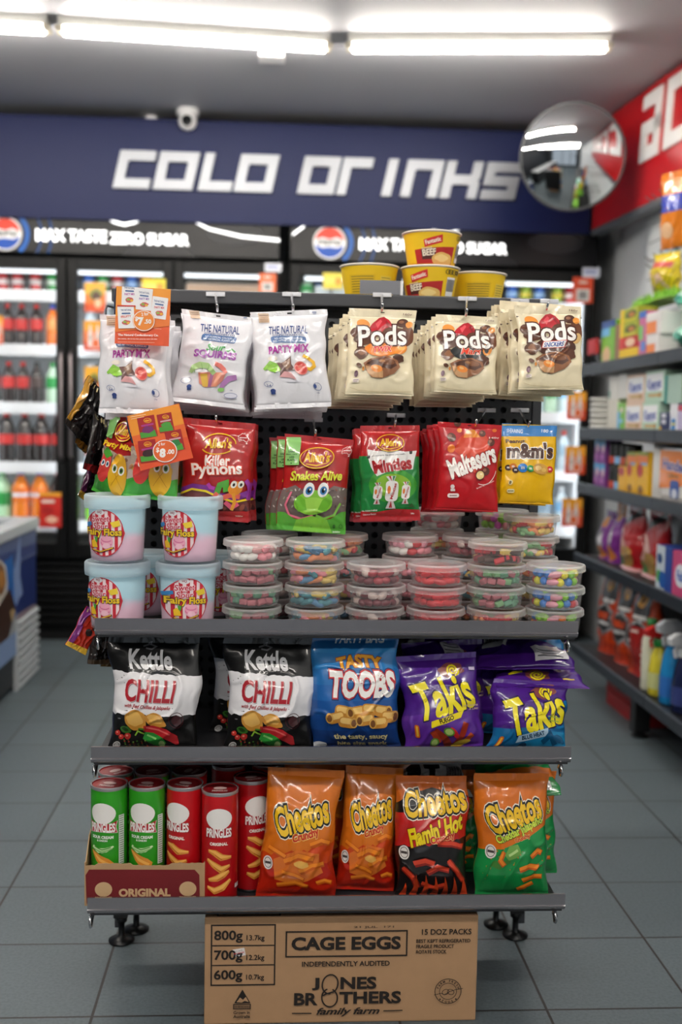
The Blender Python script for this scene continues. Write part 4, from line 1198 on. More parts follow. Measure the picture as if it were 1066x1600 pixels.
def squirms_art():
    a = Art('film'); natural(a, 838, 323, 4)
    a.rect(665, 208, 724, 256, '#cdb39a'); [a.rect(670, 220 + 10 * k, 718, 223 + 10 * k, '#8a6a58') for k in range(3)]
    a.text('Sour', 826, 440, 46, '#3f9a4a', w=118, b=.03, sh=.25, rot=3); a.line([(885, 452), (905, 462), (925, 448), (950, 466)], 7, '#3f9a4a')
    a.text('SQUIRMS', 826, 487, 54, '#9a4aa4', w=272, b=.04, rot=5)
    a.poly([(722, 590), (900, 590), (880, 640), (850, 672), (780, 678), (740, 655)], '#d98a7a'); a.poly([(735, 600), (780, 598), (800, 676), (765, 674)], '#e2b84a'); a.poly([(800, 596), (822, 596), (815, 676), (795, 676)], '#a86a90'); a.poly([(840, 592), (870, 592), (848, 674), (824, 676)], '#e89a78')
    a.line([(672, 588), (690, 558), (730, 545), (780, 552), (825, 600)], [24, 34, 36, 34, 26], '#aed08a'); a.line([(690, 552), (700, 590)], 4, '#8ab86a'); a.line([(740, 536), (748, 574)], 4, '#8ab86a'); a.line([(790, 544), (780, 578)], 4, '#8ab86a')
    a.line([(828, 540), (860, 552), (885, 575), (900, 596)], [24, 28, 28, 18], '#ec7f74'); a.line([(872, 700), (886, 660), (915, 628), (965, 618)], [20, 30, 34, 28], '#b07ab4'); a.ell(878, 692, 20, 12, '#8cc86a')
    a.ring(655, 634, 32, 18, 3, '#8a92b4'); a.ell(680, 672, 15, 12, NAVY); a.rect(668, 680, 694, 694, NAVY); a.rrect(935, 726, 78, 30, 14, '#dcdce8'); a.ring(935, 726, 39, 15, 3, '#7a84a8'); a.text('170g', 940, 696, 9, '#6a7498'); a.rect(985, 246, 1006, 252, '#6a78a8')
    return a


def pods_art(kind):
    a = Art('pouch')
    a.ell(705, 252, 42, 30, '#e8923a', 20); a.ell(660, 300, 40, 34, '#5c3320', amp=.3, seed=2); a.ell(985, 320, 40, 70, '#6a3c22', amp=.3, seed=7); a.ell(948, 245, 36, 28, '#4d2717'); a.ell(940, 238, 16, 10, '#8a5a40'); a.ell(990, 255, 22, 20, '#e8943a', amp=.2, seed=3)
    a.poly([(725, 300), (760, 250), (800, 213), (830, 205), (862, 226), (905, 285), (900, 300), (745, 305)], '#b3202c'); a.poly([(780, 250), (810, 222), (820, 235), (796, 280)], '#d8525a'); a.poly([(845, 226), (880, 270), (866, 285), (840, 240)], '#8f141f')
    a.ell(700, 335, 58, 56, '#57301c', amp=.25, seed=1); a.ell(900, 330, 90, 56, '#5e351f', amp=.2, seed=9)
    a.ell(700, 430, 44, 42, '#5b3520', amp=.25, seed=5); a.ell(702, 426, 26, 22, '#8a5a3a', amp=.3, seed=6)
    if kind == 'TWIX':
        a.ell(832, 408, 112, 50, '#e8832e', amp=.2, seed=4); a.ell(945, 412, 40, 30, '#ea8f34', -20); a.ell(950, 405, 22, 12, '#f2b45a', -20); a.ell(935, 470, 36, 26, '#4d2a18', amp=.3, seed=3)
    elif kind == 'Mars':
        a.ell(835, 412, 118, 56, '#1d2224', amp=.15, seed=4); a.ell(955, 390, 30, 42, '#e8923a', 10); a.ell(950, 394, 14, 22, '#1d2224'); a.ell(930, 470, 46, 36, '#4d2a18', amp=.3, seed=3)
    else:
        a.ell(850, 420, 128, 64, '#4a2416', amp=.15, seed=4); a.ell(985, 370, 26, 36, '#d8b070', 30); a.ell(930, 470, 46, 36, '#5a2f1b', amp=.3, seed=3)
    bo = [('#4a2013', .075)]
    a.text('Pods', 824, 326, 128, '#f5f0ea', w=306, b=.022, out=bo, rot=-2)
    if kind == 'TWIX': a.text('TWIX', 830, 412, 38, '#d8222a', w=118, b=.03, out=[('#f4ecd8', .07)], sh=.1, rot=-3)
    elif kind == 'Mars': a.text('Mars', 845, 408, 44, '#d8391f', w=135, b=.03, out=[('#f0e6d0', .06)], sh=.25, rot=-2)
    else:
        a.poly([(768, 388), (922, 380), (908, 428), (756, 434)], '#b01f2a'); a.poly([(772, 392), (916, 385), (904, 424), (762, 430)], '#f4f2ee'); a.text('SNICKERS', 838, 408, 30, '#2347a0', w=126, b=.03, sh=.2, rot=-3)
    a.poly([(712, 496), (760, 470), (860, 452), (930, 480), (942, 520), (900, 560), (820, 590), (760, 580), (728, 540)], '#8f5c3a'); a.poly([(730, 500), (770, 478), (850, 462), (912, 486), (925, 512), (880, 535), (800, 520)], '#4e2816')
    a.ell(860, 490, 50, 18, '#7a4a2c', 8); a.ell(830, 486, 20, 7, '#a9764c', 8)
    a.poly([(722, 510), (765, 520), (830, 545), (830, 585), (770, 582), (738, 556)], '#c99a6c'); a.ell(793, 530, 36, 22, '#e88a34', 15); a.ell(788, 524, 16, 8, '#f6c07a', 15)
    a.ell(685, 508, 18, 12, '#5b3520', 30); a.ell(710, 530, 7, 12, '#d88a3a'); a.ell(668, 560, 12, 20, '#6a4a5a'); a.rect(652, 588, 690, 612, '#e9dfd0'); a.rect(656, 594, 686, 598, '#a88a98'); a.rect(656, 603, 680, 607, '#a88a98')
    a.text('160g', 970, 194, 15, '#7a5a48', w=54, rot=3); a.poly([(612, 222), (632, 226), (612, 234)], '#3a241a'); a.poly([(1030, 236), (1012, 240), (1030, 246)], '#3a241a')
    a.line([(640, 640), (690, 656), (820, 668), (1010, 664)], 3, '#cdbb90')
    return a


def allens(a, cx, cy, s=1.0, rot=0, oval=True):
    Y = '#f0bf1e'
    if oval: a.ell(cx, cy, 104 * s, 62 * s, '#a01517', rot); a.ring(cx, cy, 104 * s, 62 * s, 6 * s, Y, rot=rot)
    else: a.ring(cx, cy, 104 * s, 62 * s, 7 * s, Y, 40, 150, rot=rot); a.ring(cx, cy, 104 * s, 62 * s, 7 * s, Y, 200, 360, rot=rot)
    a.text("Allen's", cx, cy - 4 * s, 62 * s, Y, w=160 * s, b=.035, rot=rot)
    if oval: a.line([(cx - 64 * s, cy + 36 * s), (cx, cy + 46 * s), (cx + 70 * s, cy + 30 * s)], [4 * s, 8 * s, 3 * s], Y)


def aus(a, cx, cy, s):
    P = [(-32, 4), (-30, -12), (-14, -20), (-4, -28), (6, -22), (10, -30), (18, -14), (30, -2), (32, 12), (22, 26), (12, 22), (2, 14), (-14, 16), (-26, 20)]
    a.line([(cx + x * s, cy + y * s) for x, y in P], 2.6 * s, '#ecd8d4', True); a.rect(cx - 24 * s, cy - 4 * s, cx + 24 * s, cy + 2 * s, '#ecd8d4'); a.ell(cx + 20 * s, cy + 34 * s, 5 * s, 4 * s, '#ecd8d4')


def python_art():
    a = Art('film'); a.poly([(600, 1295), (700, 1272), (800, 1300), (930, 1290), (1060, 1300), (1070, 1405), (600, 1405)], '#6c3230')
    for k in range(16): a.ell(620 + (k * 67) % 420, 1312 + (k * 41) % 84, 22, 13, ['#8a4a3a', '#a8603a', '#4a2428', '#93506a'][k % 4], k * 40, amp=.2, seed=k)
    allens(a, 825, 1005, 1.0, 0, False); aus(a, 975, 968, 1.0)
    o_ = [('#e8502e', .075)]
    a.text('Killer', 838, 1106, 68, '#f7ece4', w=152, b=.03, out=o_); a.text('Pythons', 832, 1163, 92, '#f7ece4', w=306, b=.03, out=o_, rot=-1)
    a.line([(600, 1286), (690, 1256), (770, 1268), (860, 1312), (960, 1330), (1060, 1290)], [26, 32, 36, 34, 34, 40], '#7a2a8a'); a.line([(600, 1306), (690, 1272), (780, 1286), (860, 1322), (960, 1352), (1060, 1330)], 12, '#f0d21e')
    a.line([(780, 1240), (800, 1262), (830, 1270)], 20, '#b43aa4'); a.line([(1010, 1220), (1034, 1250), (1050, 1290), (1040, 1340)], 26, '#9a3aa0')
    a.line([(846, 1300), (856, 1250), (890, 1238), (902, 1290)], 36, '#57a63c'); a.line([(830, 1300), (870, 1330), (930, 1310), (990, 1320)], 30, '#e86a5a'); a.ell(955, 1270, 44, 42, '#e8922e'); a.line([(900, 1350), (940, 1385), (980, 1360)], 26, '#dd5a7a'); a.line([(948, 1300), (960, 1350), (940, 1400)], 20, '#e8a03a')
    for x in (940, 984): a.ell(x, 1246, 19, 22, '#f2ede4'); a.ell(x + 1, 1248, 8, 10, '#2a2420')
    a.poly([(600, 1400), (1070, 1408), (1070, 1500), (600, 1500)], '#a81a1c'); a.text('Pythons', 720, 1440, 10, '#e8c8b8', w=120); a.text('200g', 985, 1436, 12, '#e8c8b8', w=46)
    return a


def snakes_art():
    a = Art('film')
    a.poly([(225, 1240), (300, 1210), (420, 1290), (540, 1215), (640, 1235), (640, 1380), (430, 1420), (225, 1380)], '#7a6a66')
    for k in range(46): a.ell(240 + (k * 83) % 385, 1232 + (k * 47) % 140, 9, 4, ['#b8b0ac', '#57484a', '#8f5a4a', '#9aa48a', '#d8cfca'][k % 5], k * 55)
    a.line([(285, 1250), (272, 1330), (300, 1390), (370, 1412), (430, 1395), (432, 1360)], 12, '#e0708a'); a.line([(590, 1320), (560, 1390), (500, 1412), (455, 1392)], 13, '#7fc04a')
    a.poly([(228, 1370), (270, 1372), (330, 1412), (430, 1425), (540, 1412), (600, 1372), (640, 1368), (640, 1520), (225, 1520)], '#4fa32f'); a.poly([(340, 1418), (430, 1395), (520, 1418), (560, 1520), (300, 1520)], '#7cc23a')
    a.ell(430, 1315, 112, 72, '#86c63a', amp=.1, seed=3); a.ell(430, 1330, 84, 46, '#9ed552', amp=.1, seed=5)
    a.poly([(338, 1270), (320, 1310), (350, 1370), (400, 1360), (380, 1300)], '#6db52f'); a.poly([(520, 1270), (538, 1310), (510, 1370), (462, 1360), (480, 1300)], '#6db52f')
    for x in (387, 474): a.ell(x, 1240, 33, 44, '#f2f2f0'); a.ell(x + 2, 1244, 21, 25, '#3f7fb8'); a.ell(x + 2, 1244, 11, 14, '#14181c'); a.ell(x + 7, 1237, 5, 6, '#ffffff')
    a.rect(226, 925, 312, 1092, '#8ac470'); a.text('SAME', 262, 1012, 12, '#25502a', b=.03); a.text('GREAT TASTE', 264, 1028, 7, '#25502a', w=66, b=.03); a.text('LESS', 266, 1045, 12, '#25502a', b=.03); a.text('PLASTIC', 268, 1062, 12, '#25502a', b=.03); a.poly([(258, 1078), (270, 1078), (264, 1086)], '#25502a')
    allens(a, 420, 1050, 1.0, 0, True); aus(a, 595, 1006, .95)
    a.text('Snakes Alive', 424, 1156, 58, '#d9dc3a', w=322, b=.035, sh=.18)
    a.text('200g', 575, 1492, 14, '#e4eed8', w=46); a.ell(560, 1458, 8, 12, '#2f6a22'); a.ring(600, 1458, 10, 12, 3, '#2f6a22')
    return a


def minties_art():
    a = Art('film')
    a.poly([(690, 1040), (1060, 1040), (1060, 1368), (690, 1372)], '#1f7f3c'); a.ell(885, 1215, 150, 100, '#3f9a34'); a.ell(885, 1215, 112, 70, '#86b82c')
    a.poly([(735, 1000), (800, 1012), (880, 1002), (960, 1014), (1035, 1006), (1022, 1060), (1012, 1118), (920, 1124), (860, 1132), (790, 1160), (762, 1108)], '#ece9e6')
    a.text('"', 748, 1046, 18, '#1a1a1a', b=.05); a.text('"', 998, 1018, 18, '#1a1a1a', b=.05); a.text("it's moments like these you need...", 866, 1034, 11, '#3a3a3a', w=200, rot=-4)
    a.text('Minties', 888, 1092, 80, '#a81c22', w=232, b=.045, rot=-8)
    for x, y, q in ((790, 1245, .8), (965, 1240, .82), (876, 1230, 1.2)):
        a.poly([(x - 26 * q, y - 58 * q), (x + 24 * q, y - 62 * q), (x + 8 * q, y - 30 * q), (x - 10 * q, y - 30 * q)], '#d8d4d0'); a.poly([(x - 14 * q, y - 60 * q), (x - 2 * q, y - 60 * q), (x, y - 32 * q)], '#b3262c'); a.poly([(x + 8 * q, y - 60 * q), (x + 20 * q, y - 60 * q), (x + 4 * q, y - 32 * q)], '#2a7a44')
        a.poly([(x - 26 * q, y + 100 * q), (x + 26 * q, y + 100 * q), (x + 10 * q, y + 56 * q), (x - 10 * q, y + 56 * q)], '#c8c4c0'); a.poly([(x - 10 * q, y + 96 * q), (x + 8 * q, y + 96 * q), (x, y + 60 * q)], '#a8262c')
        a.rrect(x, y + 14 * q, 66 * q, 100 * q, 20 * q, '#e9e6e2'); a.text('Minties', x + 8 * q, y + 14 * q, 15 * q, '#b0242a', w=80 * q, rot=-78, b=.03); a.ell(x - 16 * q, y + 8 * q, 9 * q, 20 * q, '#d8762a')
    allens(a, 868, 962, .80, 0, True)
    a.poly([(690, 1366), (780, 1372), (900, 1352), (1060, 1356), (1060, 1430), (690, 1430)], '#ac1b20'); a.text('No Added Artificial', 748, 1362, 10, '#f0e4e0', w=92, rot=-4); a.text('Colours or Flavours', 748, 1384, 10, '#f0e4e0', w=80, rot=-4); a.text('200g', 1010, 1380, 11, '#f0e4e0')
    a.poly([(985, 1340), (1005, 1316), (1026, 1342)], '#2f5a22')
    return a


def maltesers_art():
    a = Art('pouch'); CH = '#5a2a1c'
    a.poly([(240, 960), (262, 900), (310, 858), (380, 850), (430, 880), (446, 930), (470, 985), (330, 1040)], '#d03c1c'); a.poly([(296, 888), (320, 846), (360, 840), (394, 886)], '#e88a1e'); a.ell(222, 950, 22, 24, '#e8781e'); a.ell(278, 846, 14, 13, '#e8861e'); a.ell(474, 846, 13, 10, '#dd6a1e')
    for x, y, q in ((268, 806, 20), (228, 886, 25), (406, 864, 18), (455, 914, 22), (436, 1080, 24)): a.ell(x, y, q, q, CH); a.ell(x - q * .3, y - q * .3, q * .45, q * .4, '#96604e')
    a.text('Maltesers', 350, 1022, 118, '#f6efe8', w=290, b=.04, rot=-21, out=[('#8f0d16', .065)])
    a.ell(402, 1102, 26, 26, '#e8c98a'); a.ring(402, 1102, 26, 26, 5, CH); a.ell(408, 1096, 8, 5, '#f4e4b8'); a.ell(368, 1078, 10, 12, '#c8341c')
    a.ring(420, 1060, 80, 96, 4, '#f0dcd4', 10, 110); a.text('the lighter way to enjoy chocolate', 436, 1156, 11, '#f2d8d0', w=120, rot=-22)
    a.rrect(243, 1216, 66, 24, 11, '#f0e2de'); a.rect(222, 1214, 264, 1219, '#8a5a58'); a.ell(240, 1166, 12, 12, '#e2d4d2'); a.rect(228, 1178, 254, 1192, '#e2d4d2'); a.text('140g', 470, 890, 13, '#f2dcd4', w=58)
    return a


def mms_art():
    a = Art('pouch'); BR = '#4a2a20'
    a.rect(480, 815, 860, 880, '#3f86cc'); a.text('SHARING', 588, 850, 22, '#d4e2f2', w=96, rot=3); a.text('180 g', 775, 852, 24, '#e4ecf6', w=62, rot=3); a.rect(480, 812, 860, 818, '#d8b01e')
    a.text('Peanut', 592, 908, 22, BR, w=112, b=.03)
    a.text("m&m's", 674, 962, 92, BR, w=272, b=.045, out=[('#f4f0ea', .085)])
    for x, y, c_, q in ((548, 1058, '#3a2018', 16), (576, 1052, '#d87a1e', 18), (588, 1072, '#3a2018', 16), (630, 1060, '#2f7cc8', 25), (674, 1064, '#2f8f4a', 19), (794, 1068, '#c8262a', 18)): a.ell(x, y, q * 1.15, q, c_); a.text('m', x, y, q * .6, '#f2efe8', b=.03)
    a.ell(735, 1066, 46, 30, '#c9963c', 10); a.ell(722, 1060, 18, 12, '#e8c478', 10); a.ell(752, 1072, 15, 11, '#e2b860', 10)
    a.rrect(573, 1190, 44, 22, 10, '#f0e6b0'); a.rect(556, 1188, 590, 1193, '#7a6a3a'); a.ell(566, 1142, 12, 14, '#e8dca0'); a.ell(564, 1142, 7, 10, '#6a5a2a')
    return a


def fruit_art():          # coordinates 0-100
    a = Art('film'); a.poly([(0, 40), (60, 46), (100, 38), (100, 84), (0, 84)], '#b9a79a')
    for k in range(26): a.ell((k * 29) % 98, 48 + (k * 17) % 34, 5, 2.4, ['#d8c8ba', '#b87a5a', '#8a6a5a', '#d0a04a'][k % 4], k * 31)
    a.rect(3, 4, 24, 30, '#8ac470'); a.text('Party Mix', 46, 36, 9, '#f0c82a', w=74, b=.04, rot=-4)
    a.poly([(0, 80), (30, 74), (60, 82), (100, 72), (100, 100), (0, 100)], '#3f9a30')
    a.ell(28, 64, 18, 20, '#d8413c', amp=.1, seed=2); a.poly([(14, 48), (28, 40), (44, 48), (30, 54)], '#4a9a34')
    a.ell(66, 70, 22, 26, '#e8b02a', amp=.1, seed=4); a.line([(52, 60), (80, 84)], 1, '#c88a1a'); a.line([(80, 58), (54, 84)], 1, '#c88a1a')
    for x, y, q, c_ in ((23, 60, 5, '#3f6f9a'), (36, 60, 5, '#3f6f9a'), (58, 62, 7, '#4f7a2a'), (76, 62, 7, '#4f7a2a')): a.ell(x, y, q, q * .8, '#f0ece4'); a.ell(x, y, q * .6, q * .5, c_); a.ell(x, y, q * .3, q * .26, '#16181a')
    allens(a, 50, 16, .2)
    return a


def torn(x0, x1, y, seed, amp=6, n=26, slope=0):
    return [(x0 + (x1 - x0) * k / n, y + slope * k / n + amp * noise.noise((k * .9, seed, .2))) for k in range(n + 1)]


def kettle_art():
    a = Art('film')
    up, dn = torn(120, 660, 208, 1.3, 9, 40, 38), torn(120, 660, 398, 5.1, 12, 40, 24)
    a.poly(up + dn[::-1], '#e9e7ea')
    a.text('Kettle', 372, 165, 88, '#eceaec', w=196, b=.03, sh=.28, rot=3, out=[('#0f0f10', .05)]); a.line([(330, 172), (352, 196), (390, 186)], [3, 8, 3], '#eceaec'); a.line([(355, 108), (385, 100), (412, 110), (392, 122), (366, 116)], 7, '#6a6a6e'); a.line([(376, 96), (392, 90), (388, 104)], 5, '#85858a')
    a.text('CHILLI', 354, 304, 100, '#7a7478', w=234, b=.03, rot=3); a.text('CHILLI', 351, 300, 100, '#ac2430', w=234, b=.03, rot=3, out=[('#e4d4d4', .045)])
    a.text('with Red Chillies & Jalapeño', 346, 371, 22, '#a83038', w=222, sh=.3, rot=4)
    a.ell(290, 428, 54, 46, '#c98d38', 8, amp=.22, seed=3); a.ell(286, 424, 40, 32, '#e0b05c', 8, amp=.3, seed=4); a.ell(388, 430, 54, 32, '#c98a34', 18, amp=.22, seed=6); a.ell(386, 424, 40, 20, '#deac58', 18, amp=.3, seed=7)
    a.line([(325, 466), (370, 474), (425, 492), (470, 520), (488, 548)], [26, 44, 48, 40, 12], '#b8262c'); a.line([(340, 462), (400, 474), (450, 498)], 7, '#dd6a66'); a.line([(300, 468), (330, 470)], 8, '#4a7a2a')
    a.line([(325, 500), (360, 512), (400, 532), (424, 552)], [34, 54, 52, 30], '#2f9a3a'); a.line([(340, 498), (385, 516)], 9, '#8fd47a'); a.ell(413, 545, 14, 19, '#b8d88a', -20); a.line([(282, 500), (296, 478), (326, 492)], 7, '#86b23a')
    a.ell(236, 470, 28, 18, '#3a6e2a', 20, amp=.35, seed=2); a.ell(236, 470, 16, 9, '#1c3a16', 20, amp=.3, seed=5)
    for x, y, q in ((197, 488, 12), (215, 506, 13), (246, 502, 16)): a.ell(x, y, q, q, '#c4332c', amp=.15, seed=x); a.ell(x - 3, y - 3, q * .35, q * .3, '#e89a86')
    for k in range(26): a.ell(230 + (k * 53) % 120, 520 + (k * 29) % 45, 4, 4, ['#4a8a34', '#b8403a', '#6a4a2a', '#79a84a'][k % 4])
    a.ell(200, 545, 18, 17, '#d4d2d0'); a.ring(200, 545, 11, 10, 2.4, '#3a3a3c'); a.text('165g', 212, 420, 7, '#b8b6b8'); a.ring(490, 430, 34, 34, 3, '#4a1a20'); a.ell(492, 432, 24, 24, '#3a1418', amp=.3, seed=3)
    return a


def toobs_art():
    a = Art('film')
    for k in range(8): a.rect(0, 60 + k * 55, 460, 480, ['#2f86c6', '#2b7dc0', '#276fb4', '#2261a8', '#1e549a', '#1a478c', '#173b7c', '#14306a'][k])
    a.poly(torn(0, 460, 100, 3.3, 7, 30) + [(460, 30), (0, 30)], '#1c67a8'); a.text('PARTY BAG', 240, 66, 34, '#e6ecf2', w=188, b=.04, sh=.1)
    rd = [('#f4f0e8', .10), ('#7a1c24', .075)]
    a.text('TASTY', 243, 142, 44, '#f0a826', w=172, b=.05, out=[('#8a1f22', .09)], arc=.25); a.text('TOOBS', 242, 222, 96, '#f3f1ee', w=236, b=.05, out=[('#14285c', .13), ('#c2262a', .095)], rot=1)
    for x, y, rt_ in ((175, 315, 10), (225, 318, -8), (275, 310, 4), (150, 338, -15), (320, 318, 12), (345, 340, 5), (190, 355, 8), (258, 345, -6), (308, 358, -4)):
        a.rrect(x, y, 62, 42, 15, '#c88a34', rt_); a.rrect(x, y - 5, 50, 22, 9, '#ecc270', rt_); e_ = 24 if rt_ > 0 else -24; a.ell(x + e_, y + 2, 14, 20, '#dba850', rt_); a.ell(x + e_, y + 3, 9, 14, '#7a4a1c', rt_)
    a.text('the tasty, saucy', 236, 413, 27, '#eadb9a', w=206, b=.03); a.text('bite size snack', 237, 441, 22, '#eadb9a', w=190, b=.03)
    a.ell(78, 446, 26, 13, '#d8dce2', amp=.2, seed=3)
    return a


def takis(a, cx, cy, rot, w_, h_):
    a.text('Takis', cx, cy, h_, '#f2e01c', w=w_, b=.03, rot=rot, sh=.12, out=[('#23104a', .06)])


def swirl(a, cx, cy, R_, col='#f2e01c'):
    a.ell(cx - R_ * .2, cy, R_ * 1.9, R_ * 1.0, '#8a4a4a', -10, amp=.5, seed=3); a.line([(cx + R_ * (1 - t / 26) * cos(t * .6), cy + R_ * (1 - t / 26) * sin(t * .6)) for t in range(24)], 6, col)


def fuego_art():
    a = Art('film'); a.poly([(360, 350), (700, 280), (700, 470), (360, 470)], '#5a2a92'); swirl(a, 580, 178, 24)
    takis(a, 532, 270, -15, 222, 132); a.poly([(486, 358), (600, 318), (594, 344), (482, 382)], '#f0da1c'); a.text('FUEGO', 540, 350, 18, '#1c1208', w=54, b=.04, rot=-17)
    a.line([(490, 390), (520, 420), (545, 455)], 26, '#8f2f1c'); a.line([(480, 395), (500, 440)], 22, '#a83a1e'); a.line([(560, 450), (590, 400), (612, 362)], 20, '#a33420'); a.line([(575, 455), (625, 405)], 18, '#c8552a'); a.ell(560, 400, 10, 24, '#c8262a', -20)
    a.ell(540, 396, 19, 17, '#5f9a34'); a.ell(540, 396, 14, 12, '#b9d67a'); a.ell(486, 438, 16, 18, '#5f9a34'); a.ell(486, 438, 11, 13, '#b9d67a'); a.ell(585, 440, 34, 12, '#d8b43a', -20, amp=.3, seed=4)
    a.rrect(428, 395, 16, 50, 7, '#d8641c', 10); a.rrect(428, 395, 7, 40, 3, '#f0c040', 10); a.text('HOT CHILI PEPPER', 628, 302, 7, '#d8b8a8', w=60); a.text('& LIME', 640, 314, 7, '#d8b8a8', w=40); a.rect(640, 166, 662, 178, '#c8b8d8')
    return a


def blueheat_art():
    a = Art('film'); a.poly([(660, 372), (760, 378), (880, 368), (940, 300), (1020, 270), (1020, 480), (660, 480)], '#15679c'); a.poly([(800, 440), (850, 400), (920, 390), (990, 400), (1000, 480), (780, 480)], '#1c86b8')
    swirl(a, 912, 250, 24); takis(a, 862, 322, -12, 226, 130)
    a.poly([(788, 404), (906, 376), (900, 404), (784, 430)], '#a8c4d8'); a.text('BLUE HEAT', 845, 403, 16, '#153a5a', w=88, b=.04, rot=-12)
    a.line([(880, 430), (910, 400), (930, 440)], 20, '#0f4f78'); a.ell(812, 442, 14, 14, '#123f60'); a.line([(905, 335), (960, 345)], 3, '#9ab84a'); a.line([(910, 350), (955, 358)], 3, '#9ab84a'); a.rrect(726, 428, 16, 46, 7, '#d8641c', 8); a.rrect(726, 428, 7, 36, 3, '#f0c040', 8)
    a.ell(945, 420, 26, 12, '#0f5680', 30, amp=.4, seed=4)
    return a


def barcode(a, x0, y0, x1, y1):
    a.rect(x0, y0, x1, y1, '#e8e6e4')
    x = x0 + (x1 - x0) * .06; k = 0
    while x < x1 - (x1 - x0) * .06:
        w_ = (x1 - x0) * (.012 + .014 * ((k * 7) % 3)); a.rect(x, y0 + (y1 - y0) * .12, x + w_, y0 + (y1 - y0) * .76, '#1c1c1e'); x += w_ * 1.9; k += 1


def backpack_art(base2='#1a6aa0'):
    a = Art('film'); a.poly([(55, 0), (100, 0), (100, 60), (62, 50)], base2); barcode(a, 8, 18, 36, 60); a.poly([(58, 70), (92, 60), (94, 86), (60, 92)], '#dcd8dc'); [a.rect(62, 74 + 5 * k, 88, 75.6 + 5 * k, '#6a6a70') for k in range(3)]
    for k in range(3): a.rrect(72 + 9 * k, 30, 7, 12, 2, '#d4dce4')
    a.text('NUTRITION INFORMATION', 30, 9, 5, '#d8b84a', w=44)
    return a


def cheetos(a, cx, cy, w_, h_, rot):
    a.text('Cheetos', cx, cy, h_, '#f0c01c', w=w_, b=.035, rot=rot, out=[('#f4ead8', .125), ('#141010', .095)])


def seal_mark(a, x, y): a.ell(x, y, 17, 23, '#e8e2dc'); a.ring(x, y, 12, 17, 2, '#4a4240'); a.rect(x - 10, y - 4, x + 10, y + 4, '#4a4240')


def puffs(a, L):
    for pts, wd in L:
        a.line(pts, wd, '#c85a14'); a.line([(x - 2, y - 3) for x, y in pts], wd * .6 if not isinstance(wd, list) else [q * .6 for q in wd], '#ee8a26')


def crunchy_art():
    a = Art('film'); a.poly(torn(-20, 320, 318, 2.2, 16, 24, -40) + [(320, 500), (-20, 500)], '#cc4412'); a.poly(torn(-20, 320, 372, 4.2, 18, 24, -30) + [(320, 500), (-20, 500)], '#b3200e')
    cheetos(a, 152, 190, 196, 96, -13); a.text('Crunchy', 166, 251, 36, '#c6331a', w=98, b=.05, rot=-14, out=[('#f4d070', .10)])
    a.poly([(60, 330), (140, 296), (220, 310), (230, 380), (130, 420), (60, 400)], '#e0752a')
    puffs(a, [([(40, 292), (70, 304), (105, 322)], 18), ([(100, 338), (150, 318), (205, 330)], 24), ([(185, 280), (225, 270), (256, 284)], 18), ([(70, 420), (130, 412), (170, 425)], 16), ([(150, 372), (200, 352), (240, 350)], 20), ([(200, 415), (230, 408), (250, 418)], 15), ([(90, 372), (130, 384), (160, 400)], 18)])
    a.ell(160, 345, 26, 12, '#f2b85a', amp=.3, seed=3); seal_mark(a, 40, 342)
    return a


def flamin_art():
    a = Art('film')
    a.poly([(450, 60), (720, 60), (720, 150), (690, 130), (590, 110), (500, 130), (450, 170)], '#c8621c'); a.poly(torn(450, 720, 190, 1.2, 12, 20, -50) + torn(450, 720, 300, 4.4, 14, 20, -30)[::-1], '#bb1f1c')
    cheetos(a, 592, 152, 206, 84, -6); a.text("Flamin' Hot", 594, 240, 62, '#efd21c', w=190, b=.045, rot=-17, sh=.2, out=[('#5a0f10', .075)]); a.text('Crunchy', 618, 266, 30, '#c22a1c', w=86, b=.05, rot=-12, out=[('#f2cf8a', .10)])
    for pts, wd in (([(482, 370), (510, 400), (528, 440)], 22), ([(600, 280), (650, 285), (690, 300)], 20), ([(560, 380), (600, 360), (640, 372)], 22), ([(640, 340), (670, 380), (690, 420)], 20), ([(520, 350), (560, 340), (590, 350)], 24), ([(540, 420), (580, 436), (620, 425)], 20)):
        a.line(pts, wd, '#8f1f14'); a.line([(x - 2, y - 3) for x, y in pts], wd * .6, '#d8442a')
    for k in range(7): a.poly([(475 + k * 34, 470), (486 + k * 34, 420 - (k * 37) % 40), (500 + k * 34, 470)], '#c8401c')
    seal_mark(a, 490, 313)
    return a


def jalapeno_art():
    a = Art('film'); a.poly([(700, 318), (800, 300), (900, 262), (1000, 220), (1000, 480), (700, 480)], '#178a44')
    cheetos(a, 852, 190, 190, 92, -15); ol = [('#1f5a24', .08)]
    a.text('Cheddar Jalapeño', 866, 246, 34, '#cfe04a', w=182, b=.03, rot=-20, out=ol); a.text('Crunchy', 872, 268, 18, '#c6401a', w=58, b=.05, rot=-18, out=[('#f0d890', .10)])
    a.line([(770, 350), (800, 355), (830, 340)], [16, 30, 12], '#3f7a2a'); a.line([(815, 330), (835, 310), (858, 300)], [26, 48, 30], '#6fa24a'); a.line([(820, 322), (850, 304)], 9, '#b4d48a')
    puffs(a, [([(800, 310), (796, 340), (815, 358)], 15), ([(870, 372), (900, 360), (935, 368)], 20), ([(900, 330), (925, 310), (940, 320)], 18), ([(880, 410), (920, 396), (950, 400)], 16), ([(860, 445), (890, 430), (915, 420)], 14)])
    seal_mark(a, 760, 312)
    return a


